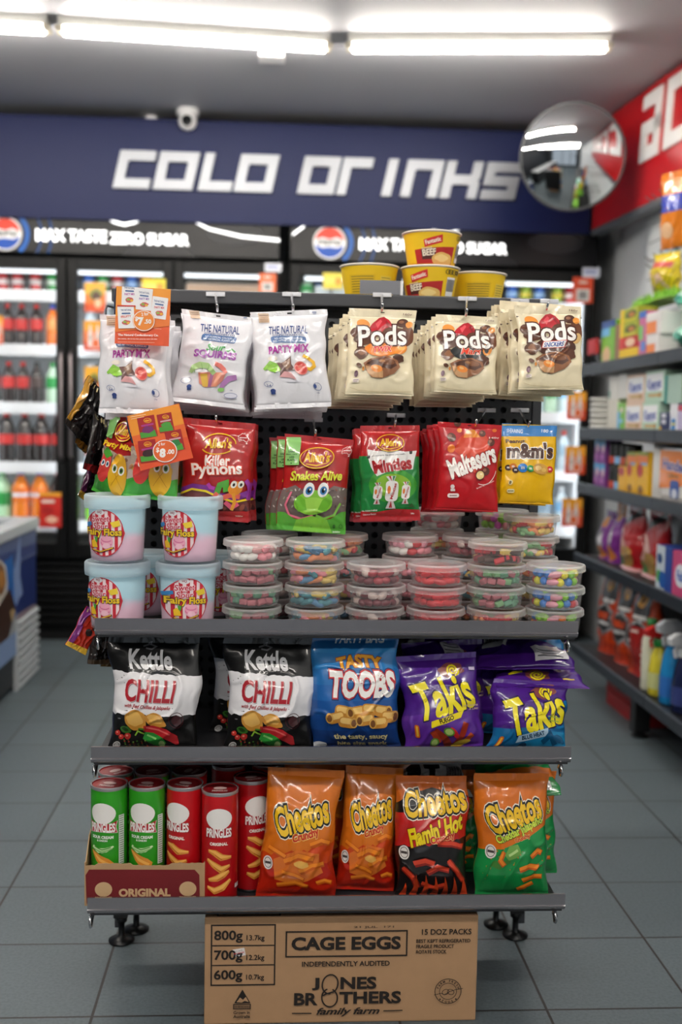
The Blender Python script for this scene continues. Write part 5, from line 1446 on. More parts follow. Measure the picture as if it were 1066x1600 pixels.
# ------------------------------------------------------------------ hanging bags
def hang(cr, quad, Y, th, name, cat, front, rest, n, dy, col, art, hk=None, fin='film', pitch=6, dx=0.0, seed=1.0, proto=None, bag=None, jit=1.0, topc=None, botc=None, group=None, backc=None, artquad=None):
    W, H, P, tilt = place(cr, quad, Y)
    if proto:
        r0_ = dup(proto, front, P, (radians(-pitch), tilt, 0), scale=(W / proto['w'], 1, H / proto['h']))
    else:
        kw = dict(top=.055, bot=.045, seed=seed); kw.update(bag or {})
        B = Bag(W, H, th, **kw)
        uvf, *_ = frame_uv(*(artquad or quad))
        r0_ = B.make(name, front, cat, col, art() if art else None, uvf, topc, botc, fin, P, (radians(-pitch), tilt, 0), backc=backc)
        r0_['w'] = W; r0_['h'] = H
    if group: r0_['group'] = group
    for i in range(1, n):
        k = i / max(1, n - 1)
        dz_ = dy * .9535 * i
        loc = P + Vector((dx * i + jit * rnd.uniform(-.004, .004), dz_, -.005 * i * (H / .22) + jit * rnd.uniform(-.003, .003)))
        dup(r0_, f'{rest}, {ORD[i]} from the front', loc, (radians(-pitch * (1 - k)), tilt * (1 - k * .7) + jit * rnd.uniform(-.03, .03), jit * rnd.uniform(-.05, .05)), scale=tuple(r0_.scale), group=group)
    if hk: hook(*hk)
    return r0_


TOPH = 'on the top row of hooks'; LOWH = 'on the lower row of hooks'
party = hang('c5', [(68, 182), (498, 155), (512, 748), (40, 765)], 2.117, .017, 'sweets_bag', 'bag of sweets', 'white party mix sweets bag hanging beside the cream pouches', 'white party mix sweets bag in the stack beside the cream pouches', 5, .043, '#e2e1e6', party_art,
             (456, 459, 458, 487, 2.098, 'chrome peg hook holding the white party mix bags beside the cream pouches'), seed=1.1, pitch=9, dx=-.002, group='white sweets bags')
hang('c4', [(160, 228), (552, 238), (532, 825), (98, 826)], 2.069, .017, 'sweets_bag', 'bag of sweets', 'white party mix sweets bag behind the orange 7.50 price card', 'white party mix sweets bag under the 7.50 price card', 5, .04, '', None,
     (200, 462, 200, 482, 2.040, 'chrome peg hook holding the party mix bags under the 7.50 price card'), pitch=9, proto=party, dx=.002, group='white sweets bags')
hang('c4', [(620, 212), (1052, 232), (1002, 815), (572, 740)], 2.117, .017, 'sweets_bag', 'bag of sweets', 'white sour squirms sweets bag with worms, second stack along the top row', 'white sour squirms sweets bag in its stack', 5, .043, '#e2e1e6', squirms_art,
     (337, 459, 340, 487, 2.098, 'chrome peg hook holding the white sour squirms bags'), seed=2.7, pitch=9, group='white sweets bags')

PQ = [(608, 157), (1030, 157), (1020, 690), (624, 668)]
pk = dict(top=.0, bot=.0, low=.55, side=.5, waist=.05, wr=.8)
def pouch(cr, q, Y, kind, front, rest, n, hk, seed, dx, proto=None):
    return hang(cr, q, Y, .011, 'chocolate_pouch', 'chocolate pouch', front, rest, n, .031, '#e6d9b8', lambda: pods_art(kind), hk, 'pouch', 11, dx, seed, proto, dict(pk, top=.10, bot=.012), group='cream chocolate pouches', artquad=PQ)
tw = pouch('c5', PQ, 2.098, 'TWIX', 'cream pouch with an orange caramel flavour panel, front of its stack', 'cream pouch in the orange caramel flavour stack', 8, (597, 460, 597, 486, 2.074, 'chrome peg hook holding the orange-panel cream pouches'), 3.3, -.004)
ma = pouch('c6', [(125, 180), (507, 196), (500, 645), (150, 632)], 2.098, 'Mars', 'cream pouch with a black flavour panel, front of its stack', 'cream pouch in the black panel stack', 8, (730, 466, 728, 494, 2.074, 'chrome peg hook holding the black-panel cream pouches'), 4.1, -.003)
sn = pouch('c6', [(588, 118), (975, 146), (1002, 605), (622, 632)], 2.079, 'SNICKERS', 'cream pouch with a white and blue flavour panel, front of the stack beside the fridge', 'cream pouch in the white and blue panel stack', 4, (858, 470, 854, 484, 2.055, 'chrome peg hook holding the white-and-blue-panel cream pouches'), 5.9, -.004)
hang('c6', [(512, 108), (880, 120), (880, 640), (500, 610)], 2.195, .012, 'chocolate_pouch', 'chocolate pouch', 'cream pouch half hidden to the left of the white and blue panel pouch', 'cream pouch behind the half hidden one', 4, .031, '', None,
     (812, 470, 808, 490, 2.18, 'chrome peg hook holding the half hidden cream pouches'), 'pouch', 10, -.003, proto=sn, group='cream chocolate pouches')

al = dict(top=.06, bot=.05)
hang('c4', [(630, 848), (1037, 880), (1052, 1475), (612, 1440)], 2.117, .022, 'sweets_bag', 'bag of sweets', 'red killer pythons sweets bag beside the 8.00 price card', 'red killer pythons sweets bag in its stack', 3, .042, '#ab1d1e', python_art,
     (338, 640, 338, 660, 2.088, 'chrome peg hook holding the red killer pythons bags'), seed=6.2, pitch=4, bag=al, dx=.004)
hang('c5', [(212, 905), (632, 935), (625, 1508), (230, 1470)], 2.117, .024, 'sweets_bag', 'bag of sweets', 'red and green snakes sweets bag with big blue eyes', 'red and green snakes sweets bag in its stack', 3, .045, '#ac1c1e', snakes_art,
     (490, 655, 493, 682, 2.088, 'chrome peg hook holding the red and green snakes bags'), seed=7.4, pitch=4, bag=al, botc='#4fa32f', dx=-.012)
hang('c5', [(690, 858), (1056, 855), (1052, 1420), (698, 1425)], 2.117, .022, 'sweets_bag', 'bag of sweets', 'red and green mint sweets bag with three wrapped mints', 'red and green mint sweets bag in its stack', 3, .042, '#ab1b1e', minties_art,
     (619, 648, 617, 667, 2.088, 'chrome peg hook holding the red and green mint sweets bags'), seed=8.3, pitch=4, bag=al, botc='#ab1b1e', dx=-.008)
hang('c6', [(150, 798), (522, 815), (508, 1310), (162, 1292)], 2.098, .016, 'chocolate_pouch', 'chocolate pouch', 'red chocolate ball pouch between the mint bag and yellow pouch', 'red chocolate ball pouch in its stack', 5, .04, '#b8121c', maltesers_art,
     (760, 640, 743, 666, 2.069, 'chrome peg hook holding the red chocolate ball pouches'), 'pouch', 4, -.003, 9.2, bag=dict(pk, top=.05, bot=.01))
hang('c6', [(503, 803), (842, 822), (827, 1266), (526, 1258)], 2.117, .015, 'chocolate_pouch', 'chocolate pouch', 'yellow peanut chocolate pouch with a blue top band', 'yellow peanut chocolate pouch in its stack', 4, .04, '#e8b40c', mms_art,
     (812, 640, 826, 668, 2.088, 'chrome peg hook holding the yellow peanut chocolate pouches'), 'pouch', 4, -.001, 10.4, bag=dict(pk, top=.05, bot=.01), topc='#3f86cc')
fq = [(285, 840), (625, 830), (640, 1330), (330, 1340)]
W, H, P, tl = place('c4', fq, 2.088)
B = Bag(W * .95, H, .022, .06, .04, seed=11.3)
fr = B.make('sweets_bag', 'red and green party mix fruit face bag behind the 8.00 price card', 'bag of sweets', '#ac1c1e', fruit_art(), lambda x, y: (x / 100, y / 100), None, '#3f9a30', 'film', P, (radians(-5), .12, .0))
dup(fr, 'red and green fruit face bag swung out at the left end, edge first', P + Vector((-.068, .04, -.004)), (radians(-4), .26, -.55))
dup(fr, 'red and green fruit face bag at the back of its hook', P + Vector((.004, .11, .0)), (0, .05, 0))
hook(232, 634, 236, 652, 2.050, 'chrome peg hook holding the fruit face bags')

# price cards clipped to the hooks
def card(cr, quad, Y, label, art, base, yaw=0):
    W, H, P, tl = place(cr, quad, Y); o = thing('price_card', label, 'price card', P, (0, tl, yaw))
    g = G().add(box((-W / 2, -.0006, -H / 2), (W / 2, .0006, H / 2)), ink(base, 'card'))
    uvf, *_ = frame_uv(*quad); flat(art, g, (-W / 2, -.0006, H / 2), (W, 0, 0), (0, 0, -H), (0, -1, 0), uvf); g.build('card', o)
    cl = obj('clip', *tube([(-W * .42, .002, H / 2 - .01), (-W * .5, -.0, H / 2 - .002), (-W * .53, .004, H / 2 - .02), (-W * .52, .004, H / 2 - .05)], .0016, 6), mat('#23324f', .35), o)
    return o


a = Art('card'); W_ = '#f6f2ee'
a.poly([(230, 60), (570, 60), (560, 200), (230, 330)], '#f09a2c'); a.poly([(225, 250), (560, 150), (560, 300), (225, 340)], '#ec7a30')
for x, y, c2, q, rt_ in ((318, 118, '#b03a9a', 1, 3), (404, 145, '#8a5ab0', 1, 6), (492, 195, '#c8324a', 1, 8), (296, 250, '#d8442a', 1.05, -2)):
    a.rrect(x, y, 92 * q, 128 * q, 4, '#f1eff0', rt_); a.text('THE NATURAL', x, y - 38 * q, 12, NAVY, w=62, rot=rt_); a.rrect(x, y - 20, 52, 9, 4, '#4a6b9e', rt_); a.text('PARTY MIX' if q == 1 else 'FRUITY', x, y - 2, 13, c2, w=60, b=.03, rot=rt_ - 4); a.ell(x, y + 32, 24, 14, '#c85a5a', amp=.3, seed=x); a.ell(x - 8, y + 30, 10, 7, '#8ab04a'); a.ell(x + 12, y + 36, 9, 7, '#e8b03a')
a.rect(245, 182, 352, 190, '#c8302a')
a.ell(400, 272, 66, 62, '#ee8a30'); a.ring(400, 272, 62, 58, 4, W_); a.text('2 for', 408, 232, 20, W_, w=44, b=.02, rot=-8); a.text('$', 357, 262, 30, W_, b=.03); a.text('7', 382, 276, 50, W_, b=.06); a.text('.50', 424, 276, 26, W_, b=.04)
a.text('The Natural Confectionery Co.', 366, 358, 17, W_, w=238, b=.03); a.text('Also includes 160g & share bags, party bag range 130g-260g', 362, 380, 8, W_, w=232); a.line([(246, 398), (462, 400)], 2, '#f4c8b0'); a.line([(460, 316), (504, 320)], 2, '#f4c8b0')
card('c4', [(240, 68), (562, 86), (543, 418), (226, 408)], 2.026, 'orange price card reading 7.50 clipped over the left white sweets bag', a, '#e4572c')
a = Art('card')
a.poly([(300, 830), (600, 770), (660, 960), (350, 1040)], '#f0962a'); a.poly([(330, 960), (650, 880), (690, 1060), (380, 1110)], '#e9682c'); a.poly([(345, 1010), (665, 960), (692, 1086), (390, 1160)], '#e4532a')
for x, y, rt_, c2, q in ((420, 905, -12, '#7a2a6a', 1), (527, 878, -12, '#4a9a3a', .85), (585, 985, -14, '#2a7a3a', .95), (425, 1045, -8, '#3a1a20', 1)):
    a.rrect(x, y, 104 * q, 130 * q, 4, '#a81c1e', rt_); a.poly([(x - 44 * q, y + 34 * q), (x + 44 * q, y + 14 * q), (x + 58 * q, y + 52 * q), (x - 36 * q, y + 66 * q)], '#4a9a34'); a.ell(x + 4, y + 14 * q, 34 * q, 22 * q, c2, rt_, amp=.3, seed=x); a.ell(x, y - 40 * q, 22 * q, 13 * q, '#c82a20'); a.ring(x, y - 40 * q, 22 * q, 13 * q, 2.5, '#f0bf1e'); a.text("Allen's", x, y - 40 * q, 12 * q, '#f0bf1e', w=34 * q, b=.03, rot=rt_)
    a.line([(x - 36 * q, y - 6 * q), (x + 36 * q, y - 20 * q)], 10 * q, '#d8a8b0' if q < 1 else '#b03a8a')
a.ell(528, 1045, 72, 66, '#e8662a'); a.ring(528, 1045, 70, 64, 5, W_); a.text('2 for', 508, 1004, 17, W_, w=42, rot=-8); a.text('$', 484, 1040, 32, W_, b=.03); a.text('8', 514, 1056, 54, W_, b=.06); a.text('.00', 562, 1048, 28, W_, b=.04)
a.text('Mix and match', 356, 824, 10, W_, w=80, rot=-12); a.line([(320, 846), (410, 830)], 3, '#f8dcb8'); a.line([(324, 858), (400, 844)], 3, '#f8dcb8')
card('c4', [(293, 842), (606, 764), (694, 1085), (386, 1162)], 2.021, 'orange price card reading 8.00 hanging askew below the first white bag', a, '#ea742c')
# ------------------------------------------------------------------ goods on the top shelf of the stand
CLEAR = clear_mat('clear plastic', '#eceff0', .07, .08)
MILKY = clear_mat('milky plastic', '#ffffff', .27, .15, .5)
MILKY2 = clear_mat('frosted plastic', '#e6f2f8', .38, .2, .5)


def cyl_surf(rf, h):          # u = angle share of the front half, v down
    def fn(u, v, off):
        t = (u - .5) * pi; R = rf(1 - v) + off; return Vector((R * sin(t), -R * cos(t), h * (1 - v)))
    return fn


def cyl_uv(cx, Rp, y0, y1):   # crop pixels of the visible half -> u, v
    return lambda x, y: (.5 + asin(max(-1, min(1, (x - cx) / Rp))) / pi, (y - y0) / (y1 - y0))


# candy floss tubs
def floss_art():
    a = Art('print'); cx, cy, R = 178, 200, 74
    a.ell(cx, cy, R, 82, '#f0dce0', n=40)
    for k in range(-3, 4):
        x0 = cx + k * 24 - 6; pts = []
        for x in (x0, x0 + 6, x0 + 12):
            q = max(0, 1 - ((x - cx) / R) ** 2); pts.append((x, 82 * sqrt(q)))
        a.poly([(x, cy - h) for x, h in pts] + [(x, cy + h) for x, h in pts[::-1]], '#c8283a')
    a.ring(cx, cy, R - 1, 81, 3, '#c8283a')
    a.ell(cx - 12, cy - 72, 18, 10, '#e8e4e8'); a.text('HQ', cx - 12, cy - 72, 9, '#8a2a3a', b=.03)
    pk = [('#f6e6ea', .07)]
    a.text('Sweet', cx - 10, cy - 50, 22, '#c62a48', w=66, b=.02, sh=.15, out=pk, rot=-3); a.text('and', cx - 10, cy - 36, 8, '#c62a48', b=.03, out=pk); a.text('Sour', cx - 10, cy - 24, 22, '#c62a48', w=56, b=.02, sh=.15, out=pk)
    a.poly([(cx - 74, cy - 28), (cx - 46, cy - 38), (cx - 44, cy - 26), (cx - 70, cy - 14)], '#3a8ac8'); a.poly([(cx + 26, cy - 38), (cx + 58, cy - 46), (cx + 62, cy - 26), (cx + 36, cy - 20)], '#f0d03a')
    a.ell(cx + 12, cy + 30, 24, 26, '#f0a8c0'); a.ring(cx + 12, cy + 22, 18, 8, 4, '#dd7aa0', 20, 200); a.ring(cx + 12, cy + 34, 20, 9, 4, '#dd7aa0', 20, 200); a.ell(cx + 12, cy + 44, 14, 10, '#f6c2d2')
    a.poly([(cx - 34, cy + 14), (cx - 20, cy + 14), (cx - 24, cy + 34), (cx - 30, cy + 34)], '#4a9a3a'); a.poly([(cx - 46, cy + 30), (cx - 36, cy + 22), (cx - 26, cy + 34), (cx - 22, cy + 50), (cx - 44, cy + 52)], '#f0c028')
    a.text('Fairy Floss', cx, cy, 32, '#f0c828', w=134, b=.03, out=[('#4a2418', .085)]); a.line([(cx - 48, cy + 58), (cx - 10, cy + 66), (cx + 40, cy + 50)], 7, '#6a2a2a'); a.line([(cx - 44, cy + 58), (cx - 10, cy + 65), (cx + 36, cy + 50)], 3, '#f0c828')
    return a


KS = .9535
sc = lambda pr: [(r_ * KS, z_ * KS) for r_, z_ in pr]
fh = .125; FR = lambda k: .0491 + .0062 * k        # body radius by height share
flm = bpy.data.materials.new('candy floss'); flm.use_nodes = True
nt = flm.node_tree; b = nt.nodes['Principled BSDF']; b.inputs['Roughness'].default_value = .8
tc = nt.nodes.new('ShaderNodeTexCoord'); sp = nt.nodes.new('ShaderNodeSeparateXYZ'); nz = nt.nodes.new('ShaderNodeTexNoise'); nz.inputs['Scale'].default_value = 14; nz.inputs['Detail'].default_value = 5
ma_ = nt.nodes.new('ShaderNodeMath'); ma_.operation = 'MULTIPLY_ADD'; ma_.inputs[1].default_value = .05
cr = nt.nodes.new('ShaderNodeValToRGB'); e = cr.color_ramp.elements
e[0].position = .069; e[0].color = (*lin('#e6bcd2'), 1); e[1].position = .083; e[1].color = (*lin('#a9cfdd'), 1)
nt.links.new(tc.outputs['Object'], sp.inputs[0]); nt.links.new(tc.outputs['Object'], nz.inputs['Vector']); nt.links.new(nz.outputs['Fac'], ma_.inputs[0]); nt.links.new(sp.outputs['Z'], ma_.inputs[2]); nt.links.new(ma_.outputs[0], cr.inputs[0]); nt.links.new(cr.outputs[0], b.inputs['Base Color'])


def floss_tub(label, loc, yaw):
    o = thing('candy_floss_tub', label, 'tub', loc, (0, 0, yaw), 'candy floss tubs')
    g = G().add(lathe([(.0001, 0), (FR(0), 0), (FR(.1), fh * .1), (FR(.93), fh * .93)], 40, caps=False), CLEAR); g.build('tub_body', o, True)
    g = G(); floss_art().lay_on(g, cyl_uv(213, 106, 88, 305), cyl_surf(FR, fh * .92), 30, 0, clip=False); g.build('label_sticker', o, True)
    obj('lid', *lathe([(.0558, fh - .025), (.0606, fh - .025), (.0615, fh - .017), (.0615, fh - .003), (.059, fh), (.0553, fh), (.0539, fh - .006), (.0001, fh - .006)], 44, caps=False), MILKY2, o, smooth=True)
    return o


def floss_fill(label, loc):
    v, f = lathe([(.0001, .003), (.047, .003), (.0488, .02), (.053, fh * .9), (.03, fh * .925), (.0001, fh * .92)], 36, caps=False)
    v = [(x + .0007 * noise.noise((x * 60, y * 60, z * 60)), y, z) for x, y, z in v]
    return tag(obj('candy_floss', v, f, flm, None, smooth=True), label, 'candy floss', 'candy floss in tubs', 'stuff')


ft = ff = None
TY = 2.067
for i, (px, lvl, yaw, lab, dY) in enumerate(((184, 0, -.1, 'lower, at the left end of the shelf', 0), (294, 0, .42, 'lower, second along the shelf', 0), (183.5, 1, -.02, 'upper, at the left end of the shelf', 0), (297, 1, -.1, 'upper, second along the shelf', 0),
                                        (228, 0, .2, 'behind, between the two front stacks', .135), (331, 0, .75, 'behind, next to the round sweet tubs', .135))):
    x = at(px, 900, TY + dY).x; loc = Vector((x, TY + dY, SZ[0] + .0005 + lvl * (fh + .0006)))
    if ft is None: ft = floss_tub(f'blue and pink candy floss tub, {lab}', loc, yaw); ff = floss_fill(f'blue and pink candy floss inside the tub {lab}', loc)
    else:
        dup(ft, f'blue and pink candy floss tub, {lab}', loc, (0, 0, yaw)); c = ff.copy(); COL.objects.link(c); c.location = loc; c['label'] = f'blue and pink candy floss inside the tub {lab}'
    if i == 0: ff.location = loc

# round sweet tubs
SH = {}
def sweet_mesh(kind, col):
    k = (kind, col)
    if k in SH: return SH[k]
    mt = mat(col, .35 if kind in ('ball', 'pill', 'heart') else .6, coat=.3 if kind in ('ball', 'pill') else 0)
    if kind == 'ball': v, f = sphere((0, 0, 0), .0085, 7)
    elif kind == 'pill': v, f = sphere((0, 0, 0), .007, 7, (2.3, 1, 1))
    elif kind == 'heart': v, f = sphere((0, 0, 0), .0095, 7, (1.25, .9, .8))
    elif kind == 'worm': v, f = tube([(-.017, 0, 0), (-.012, .002, .0), (-.004, -.002, .0015), (.005, .002, -.001), (.012, -.002, 0), (.017, 0, 0)], [.003, .0058, .0062, .0062, .0058, .003], 8)
    elif kind == 'cube': v, f = box((-.0085, -.007, -.006), (.0085, .007, .006), .003)
    else: v, f = box((-.016, -.006, -.0058), (.016, .006, .0058), .003)
    me = bpy.data.meshes.new('sweet'); me.from_pydata([tuple(q * KS for q in p) for p in v], [], f); me.materials.append(mt); me.polygons.foreach_set('use_smooth', [True] * len(f)); SH[k] = me
    return me


TR = lambda k: .0481 + .0034 * k; th_ = .0424
CN = {'#d8a0a0': 'pale pink', '#eeeae4': 'white', '#c8343c': 'red', '#7fae7a': 'green', '#4f8f9a': 'teal', '#e8c86a': 'yellow', '#5a8ab0': 'blue', '#e08a5a': 'orange', '#6e2430': 'dark red', '#d8c0b8': 'cream', '#d82a34': 'bright red',
      '#3c7fd0': 'bright blue', '#8fd02f': 'lime', '#e8dc2f': 'bright yellow', '#e87a1c': 'bright orange', '#eaa0b0': 'pink', '#a83a44': 'crimson', '#b86a72': 'dusty red', '#6aa080': 'dull green', '#4a2a22': 'brown', '#e8909a': 'rose', '#d85ac0': 'magenta'}
SETS = {'cherry': ('heart', ['#eeeae4', '#d8a0a0', '#e8909a']), 'sour': ('cube', ['#b86a72', '#6aa080', '#b86a72', '#7fae7a']), 'worms': ('worm', ['#5a8ab0', '#e8c86a', '#e08a5a', '#4f8f9a', '#e8909a']), 'berry': ('heart', ['#6e2430', '#6e2430', '#a83a44', '#d8c0b8']),
        'red': ('pill', ['#d82a34', '#c8343c']), 'melon': ('stick', ['#c8343c', '#4a2a22', '#e8c86a', '#a83a44']), 'gum': ('ball', ['#3c7fd0', '#8fd02f', '#e8dc2f', '#e87a1c', '#d82a34', '#3c7fd0']), 'rose': ('heart', ['#e8909a', '#eaa0b0', '#eeeae4', '#c8343c']),
        'mixed': ('worm', ['#e08a5a', '#c8343c', '#7fae7a', '#e8c86a', '#d8c0b8']), 'lime': ('ball', ['#8fd02f', '#d85ac0', '#e8909a', '#8fd02f']), 'cola': ('pill', ['#4a2a22', '#a83a44', '#d8c0b8'])}
rtub = [None]
n_ind = [0]


def sweets_tub(loc, setn, where, single):
    lab = f'round clear tub of {WORDS[setn]}, {where}'
    if rtub[0] is None:
        o = thing('sweets_tub', lab, 'tub', loc, group='round sweet tubs')
        obj('tub_body', *lathe([(.0001, .0012), (TR(0) - .004, .0012), (TR(0), .003), (TR(1), .0325)], 44, caps=False), CLEAR, o, smooth=True)
        g = G().add(lathe(sc([(.0555, .0305), (.0588, .0305), (.0596, .0325), (.0596, .0405), (.0585, .0435), (.055, .0438), (.054, .0405), (.0535, .0385), (.036, .038), (.035, .0388), (.034, .038), (.0001, .038)]), 48, caps=False), MILKY)
        l = g.build('lid', o, True)
        g = G()
        for t in range(40):
            a = 2 * pi * t / 40; g.add(box((-.0005, -.0576, .0298), (.0005, -.0568, .0322)), MILKY); k = len(g.v) - 8
            g.v[k:] = [(x * cos(a) - y * sin(a), x * sin(a) + y * cos(a), z) for x, y, z in g.v[k:]]
        g.build('lid_ribs', l)
        rtub[0] = o
    else: dup(rtub[0], lab, loc)
    kind, cols = SETS[setn]
    g = G()
    R0 = .0362
    for lay, z in enumerate((.0105, .0245)):
        n = 14
        for k in range(n):
            t = 2 * pi * (k + .5 * lay) / n + rnd.uniform(-.05, .05); front = -cos(t) < -.17 and False
            c = rnd.choice(cols); kd = kind if not (kind == 'ball' and c == '#e8dc2f' and k % 2) else 'ball'
            if setn == 'gum' and k % 5 == 3: kd, c = 'pill', '#eaa0b0'
            pos = Vector((R0 * sin(t), -R0 * cos(t), z + rnd.uniform(-.001, .001))); rot = (rnd.uniform(-.5, .5), rnd.uniform(-.4, .4), t + rnd.uniform(-.5, .5))
            me = sweet_mesh(kd, c)
            if single and cos(t) > .25 and n_ind[0] < 296:
                o = bpy.data.objects.new('gummy_sweet' if kd != 'ball' else 'gumball', me); COL.objects.link(o); o.location = loc + pos; o.rotation_euler = rot
                tag(o, f'{CN[c]} sweet in the tub {where}', 'sweet', f'{CN[c]} sweets, {where}'); n_ind[0] += 1
            else:
                from mathutils import Euler
                M = Euler(rot).to_matrix(); g.add(([M @ v.co + pos for v in me.vertices], [list(p.vertices) for p in me.polygons]), me.materials[0])
    for k in range(9):          # the middle of the heap
        t = k * 2.4; q = .008 + .0025 * k; me = sweet_mesh(kind, cols[k % len(cols)])
        g.add(([v.co + Vector((q * sin(t), q * cos(t), .012 + .0135 * (k % 2))) for v in me.vertices], [list(p.vertices) for p in me.polygons]), me.materials[0])
    o = g.build('sweets_heap', None, True); o.location = loc; tag(o, f'heap of {WORDS[setn]} inside the {where} tub', 'sweets', 'sweets in the round tubs', 'stuff')


WORDS = {'cherry': 'pale pink and white sweets', 'sour': 'sour red and green sweets', 'worms': 'blue and yellow gummy worms', 'berry': 'dark red raspberry sweets', 'red': 'bright red sweets', 'melon': 'red and yellow stick sweets', 'gum': 'coloured gumballs', 'rose': 'rose and white sweets', 'mixed': 'orange and green mixed sweets', 'lime': 'lime and magenta sweets', 'cola': 'brown and cream sweets'}
rows = [(2.065, [(395, ['sour', 'sour', 'sour', 'cherry']), (492, ['worms', 'worms', 'worms', 'worms']), (587.5, ['berry', 'berry', 'berry']), (682.5, ['red', 'red', 'red']), (776, ['mixed', 'sour', 'sour', 'melon']), (868.5, ['gum', 'gum', 'gum'])], 'front row', ['first', 'second', 'third', 'fourth', 'fifth', 'sixth']),
        (2.184, [(420, ['berry'] * 3 + ['cola']), (531, ['worms'] * 3 + ['mixed']), (640, ['rose'] * 4), (734, ['worms'] * 3 + ['berry']), (828, ['mixed'] * 5)], 'middle row', ORD),
        (2.302, [(681, ['mixed'] * 4 + ['cherry']), (782, ['lime'] * 5)], 'back row', ORD)]
LVL = ['lowest', 'second', 'third', 'fourth', 'top']
for Y, st, rown, onames in rows:
    for i, (px, sets) in enumerate(st):
        x = at(px, 900, Y).x
        for k, sn_ in enumerate(sets):
            top = k == len(sets) - 1
            single = rown == 'front row' or (top and rown != 'back row')
            sweets_tub(Vector((x + rnd.uniform(-.0015, .0015), Y, SZ[0] + .0005 + k * (th_ + .0002))), sn_, f'{"top" if top else LVL[k]} of the {onames[i]} {rown} stack', single)

# ------------------------------------------------------------------ middle shelf: packets standing on it
def stand(cr, quad, Y, th, name, label, cat, col, art, seed, lean=5, bag=None, proto=None, topc=None, botc=None, group=None, fin='film', yaw=0, drop=None, artquad=None, zmin=None, ex=0):
    W, H, P, tilt = place(cr, quad, Y)
    hm = .216 if zmin == Z1 else .266
    if H > hm:          # no taller than the gap under the shelf above
        q = [Vector(p) for p in quad]; quad = [q[3] + (q[0] - q[3]) * hm / H, q[2] + (q[1] - q[2]) * hm / H, q[2], q[3]]; W, H, P, tilt = place(cr, quad, Y)
    if zmin is not None: P = Vector((P.x, P.y, zmin + (H / 2 * cos(tilt) + W / 2 * abs(sin(tilt))) * cos(radians(lean)) + .001))
    if proto: return dup(proto, label, P, (radians(-lean), tilt, yaw), scale=(W / proto['w'], 1, H / proto['h']))
    B = Bag(W, H, th, **dict(dict(top=.06, bot=.03, seed=seed, wr=1.5, low=.25), **(bag or {})))
    uvf, *_ = frame_uv(*(artquad or quad))
    o = B.make(name, label, cat, col, art, uvf, topc, botc, fin, P, (radians(-lean), tilt, yaw), group=group, hole=False)
    o['w'] = W; o['h'] = H
    return o


Z1 = SZ[1]
KQ = [(193, 10), (606, 14), (568, 574), (160, 564)]
ke = stand('k3', KQ, 2.083, .035, 'crisp_packet', 'black and white chilli crisp packet at the left end of the middle shelf', 'crisp packet', '#161617', kettle_art(), 2.2, zmin=Z1)
KQ2 = [(q[0] + 518, q[1] + 8) for q in KQ]
stand('k3', KQ2, 2.079, 0, '', 'black and white chilli crisp packet beside the blue corn snack packet', '', '', None, 0, proto=ke, zmin=Z1)
stand('k3', [(q[0] + 455, q[1] - 6) for q in KQ], 2.193, 0, '', 'black and white chilli crisp packet peeping out between the two front ones', '', '', None, 0, proto=ke, zmin=Z1, lean=3)
stand('k4', [(72, 20), (374, 20), (394, 464), (46, 464)], 2.083, .042, 'corn_snack_packet', 'blue corn snack packet with tube snacks pictured in the middle of the shelf', 'snack packet', '#1f5298', toobs_art(), 4.3, zmin=Z1, lean=3, bag=dict(top=.03))
tf = stand('k4', [(378, 140), (680, 104), (668, 462), (388, 458)], 2.074, .034, 'tortilla_chip_packet', 'purple tortilla chip packet with a yellow flavour banner', 'snack packet', '#4a1d84', fuego_art(), 5.5, zmin=Z1, lean=9)
tb = stand('k4', [(722, 196), (1004, 226), (972, 462), (692, 454)], 2.064, .034, 'tortilla_chip_packet', 'purple and blue tortilla chip packet at the right end of the shelf', 'snack packet', '#4a1d84', blueheat_art(), 6.7, zmin=Z1, lean=12, botc='#15679c')
stand('k4', [(q[0] - 62, q[1] - 10) for q in [(722, 196), (1004, 226), (972, 462), (692, 454)]], 2.164, 0, '', 'purple and blue tortilla chip packet standing behind the end one', '', '', None, 0, proto=tb, zmin=Z1, lean=6)
stand('k4', [(q[0] + 18, q[1] - 4) for q in [(378, 140), (680, 104), (668, 462), (388, 458)]], 2.164, 0, '', 'purple tortilla chip packet standing behind the yellow banner one', '', '', None, 0, proto=tf, zmin=Z1, lean=4)


def lying(cr, quad, Y, th, label, art, col, seed, pitch, yaw=0, z=None, depth=.2):
    """a packet lying over the others, its near seal towards the viewer"""
    W, H, P, tilt = place(cr, quad, Y)
    B = Bag(W, depth, th, .06, .05, seed=seed, wr=1.6, side=.5)
    o = B.make('tortilla_chip_packet' if 'tortilla' in label else 'corn_snack_packet' if 'corn' in label else 'crisp_packet', label, 'snack packet', col, art, lambda x, y: (x / 100, y / 100), loc=P, rot=(radians(pitch), tilt, yaw), hole=False)
    return o


def spiral_art():
    a = Art('film'); a.ell(48, 80, 14, 10, '#8a4a4a', amp=.5, seed=3); a.line([(48 + 9 * (1 - t / 26) * cos(t * .6), 80 + 9 * (1 - t / 26) * sin(t * .6)) for t in range(24)], 2.2, '#f2e01c'); a.line([(16, 82), (30, 76)], 4, '#f2e01c'); a.line([(76, 88), (90, 86)], 2, '#d8b84a')
    return a


